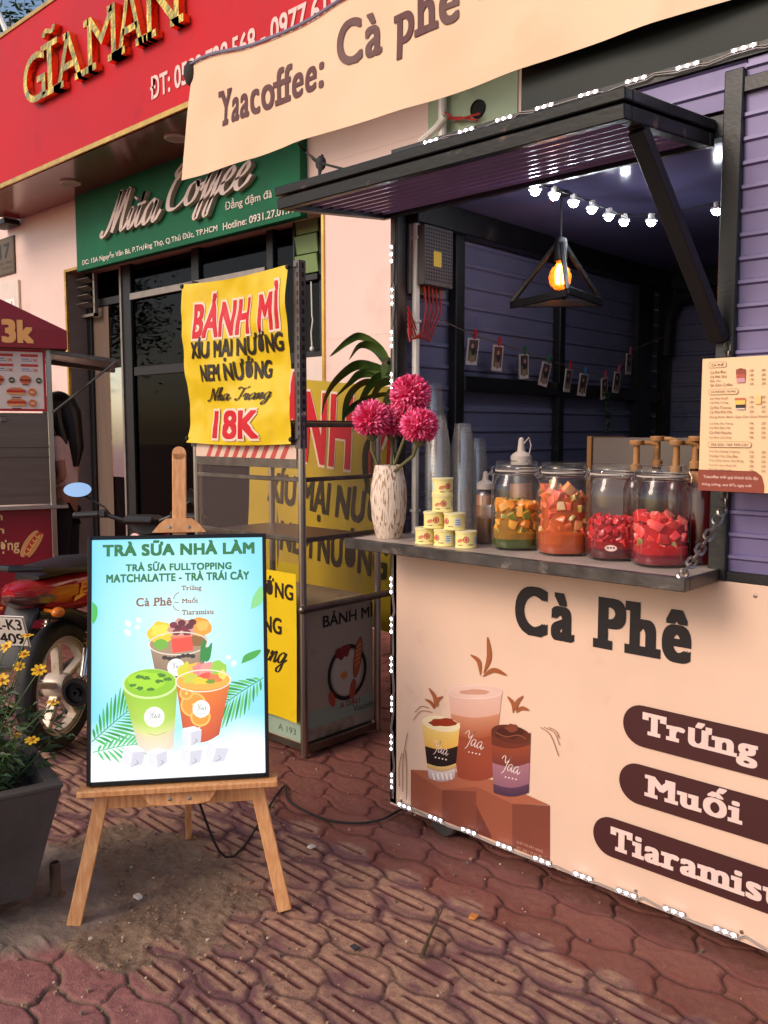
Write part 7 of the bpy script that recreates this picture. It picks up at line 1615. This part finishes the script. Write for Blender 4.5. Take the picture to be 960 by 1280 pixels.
# the vendor beside it
vd = 6.75; vo = RV * ((77 - 480) / _F * vd) + FV * vd
pe = thing('person', 'person with long black hair and pale pink top, standing behind the red-roofed cart', 'person', (vo.x, vo.y, 0), math.atan2(.678, .735))
def skinned(name, joints, edges, m, parent, sub=2):
    me = bpy.data.meshes.new(name); me.from_pydata([j[0] for j in joints], edges, []); o = bpy.data.objects.new(name, me); COL.objects.link(o)
    sk = o.modifiers.new('skin', 'SKIN'); sk.use_smooth_shade = True; s2 = o.modifiers.new('subdivision', 'SUBSURF'); s2.levels = sub; s2.render_levels = sub
    lay = me.skin_vertices.new() if hasattr(me.skin_vertices, 'new') and not me.skin_vertices else None
    if not me.skin_vertices:
        pass
    for i, j in enumerate(joints):
        sv_ = me.skin_vertices[0].data[i]; rr2 = j[1]; sv_.radius = rr2 if isinstance(rr2, tuple) else (rr2, rr2)
        sv_.use_root = (i == 0)
    me.materials.append(m); o.parent = parent
    return o
M_skin = mat('warm_skin', rgb(176, 122, 98), .5, 0, .06, 8); M_hair = mat('black_hair', rgb(22, 18, 18), .4, 0, .4, 60, stretch=(1, 1, .05)); M_top = mat('pale_pink_cloth', rgb(228, 200, 196), .85, 0, .08, 8, .1, 60); M_trs = mat('black_cloth', rgb(28, 26, 30), .9, 0, .2, 12)
J = [((0, 0, .96), .12), ((0, 0, 1.12), (.10, .12)), ((0, 0, 1.32), (.11, .14)), ((-.005, 0, 1.45), .065), ((-.015, 0, 1.53), .05), ((-.02, 0, 1.60), .082), ((-.02, 0, 1.70), .085), ((-.015, 0, 1.755), .05),
     ((.01, -.16, 1.41), .055), ((.085, -.21, 1.14), .042), ((-.12, -.19, 1.07), .03), ((-.18, -.17, 1.06), .028),
     ((.01, .16, 1.41), .055), ((.04, .21, 1.14), .042), ((-.15, .17, 1.07), .03), ((-.21, .15, 1.06), .028),
     ((0, -.085, .88), .09), ((-.01, -.09, .50), .06), ((.03, -.09, .09), .04), ((-.12, -.10, .035), .03), ((0, .085, .88), .09), ((.0, .09, .50), .06), ((.04, .09, .09), .04), ((-.11, .10, .035), .03)]
E_ = [(0, 1), (1, 2), (2, 3), (3, 4), (4, 5), (5, 6), (6, 7), (2, 8), (8, 9), (9, 10), (10, 11), (2, 12), (12, 13), (13, 14), (14, 15), (0, 16), (16, 17), (17, 18), (18, 19), (0, 20), (20, 21), (21, 22), (22, 23)]
n0 = len(J)
for hnd, bs_ in ((11, (-.18, -.17, 1.06)), (15, (-.21, .15, 1.06))):
    sgn = 1 if hnd == 11 else -1
    for k, (dy, l_) in enumerate(((-.03, .075), (-.010, .085), (.010, .08), (.03, .062))):
        J += [((bs_[0] - .045, bs_[1] + dy * .8, bs_[2] - .005), .010), ((bs_[0] - .045 - l_ * .6, bs_[1] + dy, bs_[2] - .02), .008), ((bs_[0] - .045 - l_ * .85, bs_[1] + dy, bs_[2] - .05), .007)]; m0 = len(J) - 3; E_ += [(hnd, m0), (m0, m0 + 1), (m0 + 1, m0 + 2)]
    J += [((bs_[0] - .01, bs_[1] + sgn * .04, bs_[2] + .01), .011), ((bs_[0] - .05, bs_[1] + sgn * .055, bs_[2] - .005), .009)]; m0 = len(J) - 2; E_ += [(hnd, m0), (m0, m0 + 1)]
def make_person():
    try:
        bd_ = skinned('body', J, E_, M_skin, pe)
        skinned('shirt', [((0, 0, .98), (.135, .155)), ((0, 0, 1.12), (.118, .14)), ((0, 0, 1.32), (.128, .158)), ((-.002, 0, 1.43), (.085, .10)), ((.012, -.165, 1.405), .068), ((.06, -.20, 1.25), .058), ((.012, .165, 1.405), .068), ((.03, .20, 1.25), .058)], [(0, 1), (1, 2), (2, 3), (2, 4), (4, 5), (2, 6), (6, 7)], M_top, pe)
        skinned('trousers', [((0, 0, .97), (.13, .15)), ((0, -.088, .86), .105), ((-.008, -.092, .5), .078), ((.03, -.092, .12), .06), ((0, .088, .86), .105), ((.002, .092, .5), .078), ((.04, .092, .12), .06)], [(0, 1), (1, 2), (2, 3), (0, 4), (4, 5), (5, 6)], M_trs, pe)
    except Exception as e:
        print('person', e)
make_person()
g = G(); g.ball((-.005, 0, 1.695), .108, 12, (1.02, .92, 1.0)); loft_p = []
g.tube([(.03, 0, 1.72), (.065, 0, 1.62), (.085, 0, 1.50), (.105, -.01, 1.36), (.11, -.015, 1.22)], [.09, .10, .085, .075, .03], 14); g.tube([(.0, -.075, 1.68), (.02, -.095, 1.55), (.06, -.11, 1.42), (.075, -.11, 1.30)], [.05, .045, .035, .012], 10); g.build('hair', M_hair, pe)
g = G(); g.ball((-.112, 0, 1.625), .016, 6, (1, .7, 1.4)); fc = g.build('nose', M_skin, pe)
g = G(); g.ball((-.094, -.035, 1.648), .012, 6, (.6, 1.1, .6)); g.ball((-.094, .035, 1.648), .012, 6, (.6, 1.1, .6)); g.build('eyes', mat('dark_eye', rgb(30, 22, 20), .2), pe)
g = G(); g.ball((-.100, 0, 1.582), .016, 6, (.5, 1.3, .4)); g.build('mouth', mat('lip', rgb(160, 84, 80), .5), pe)
index_kids()
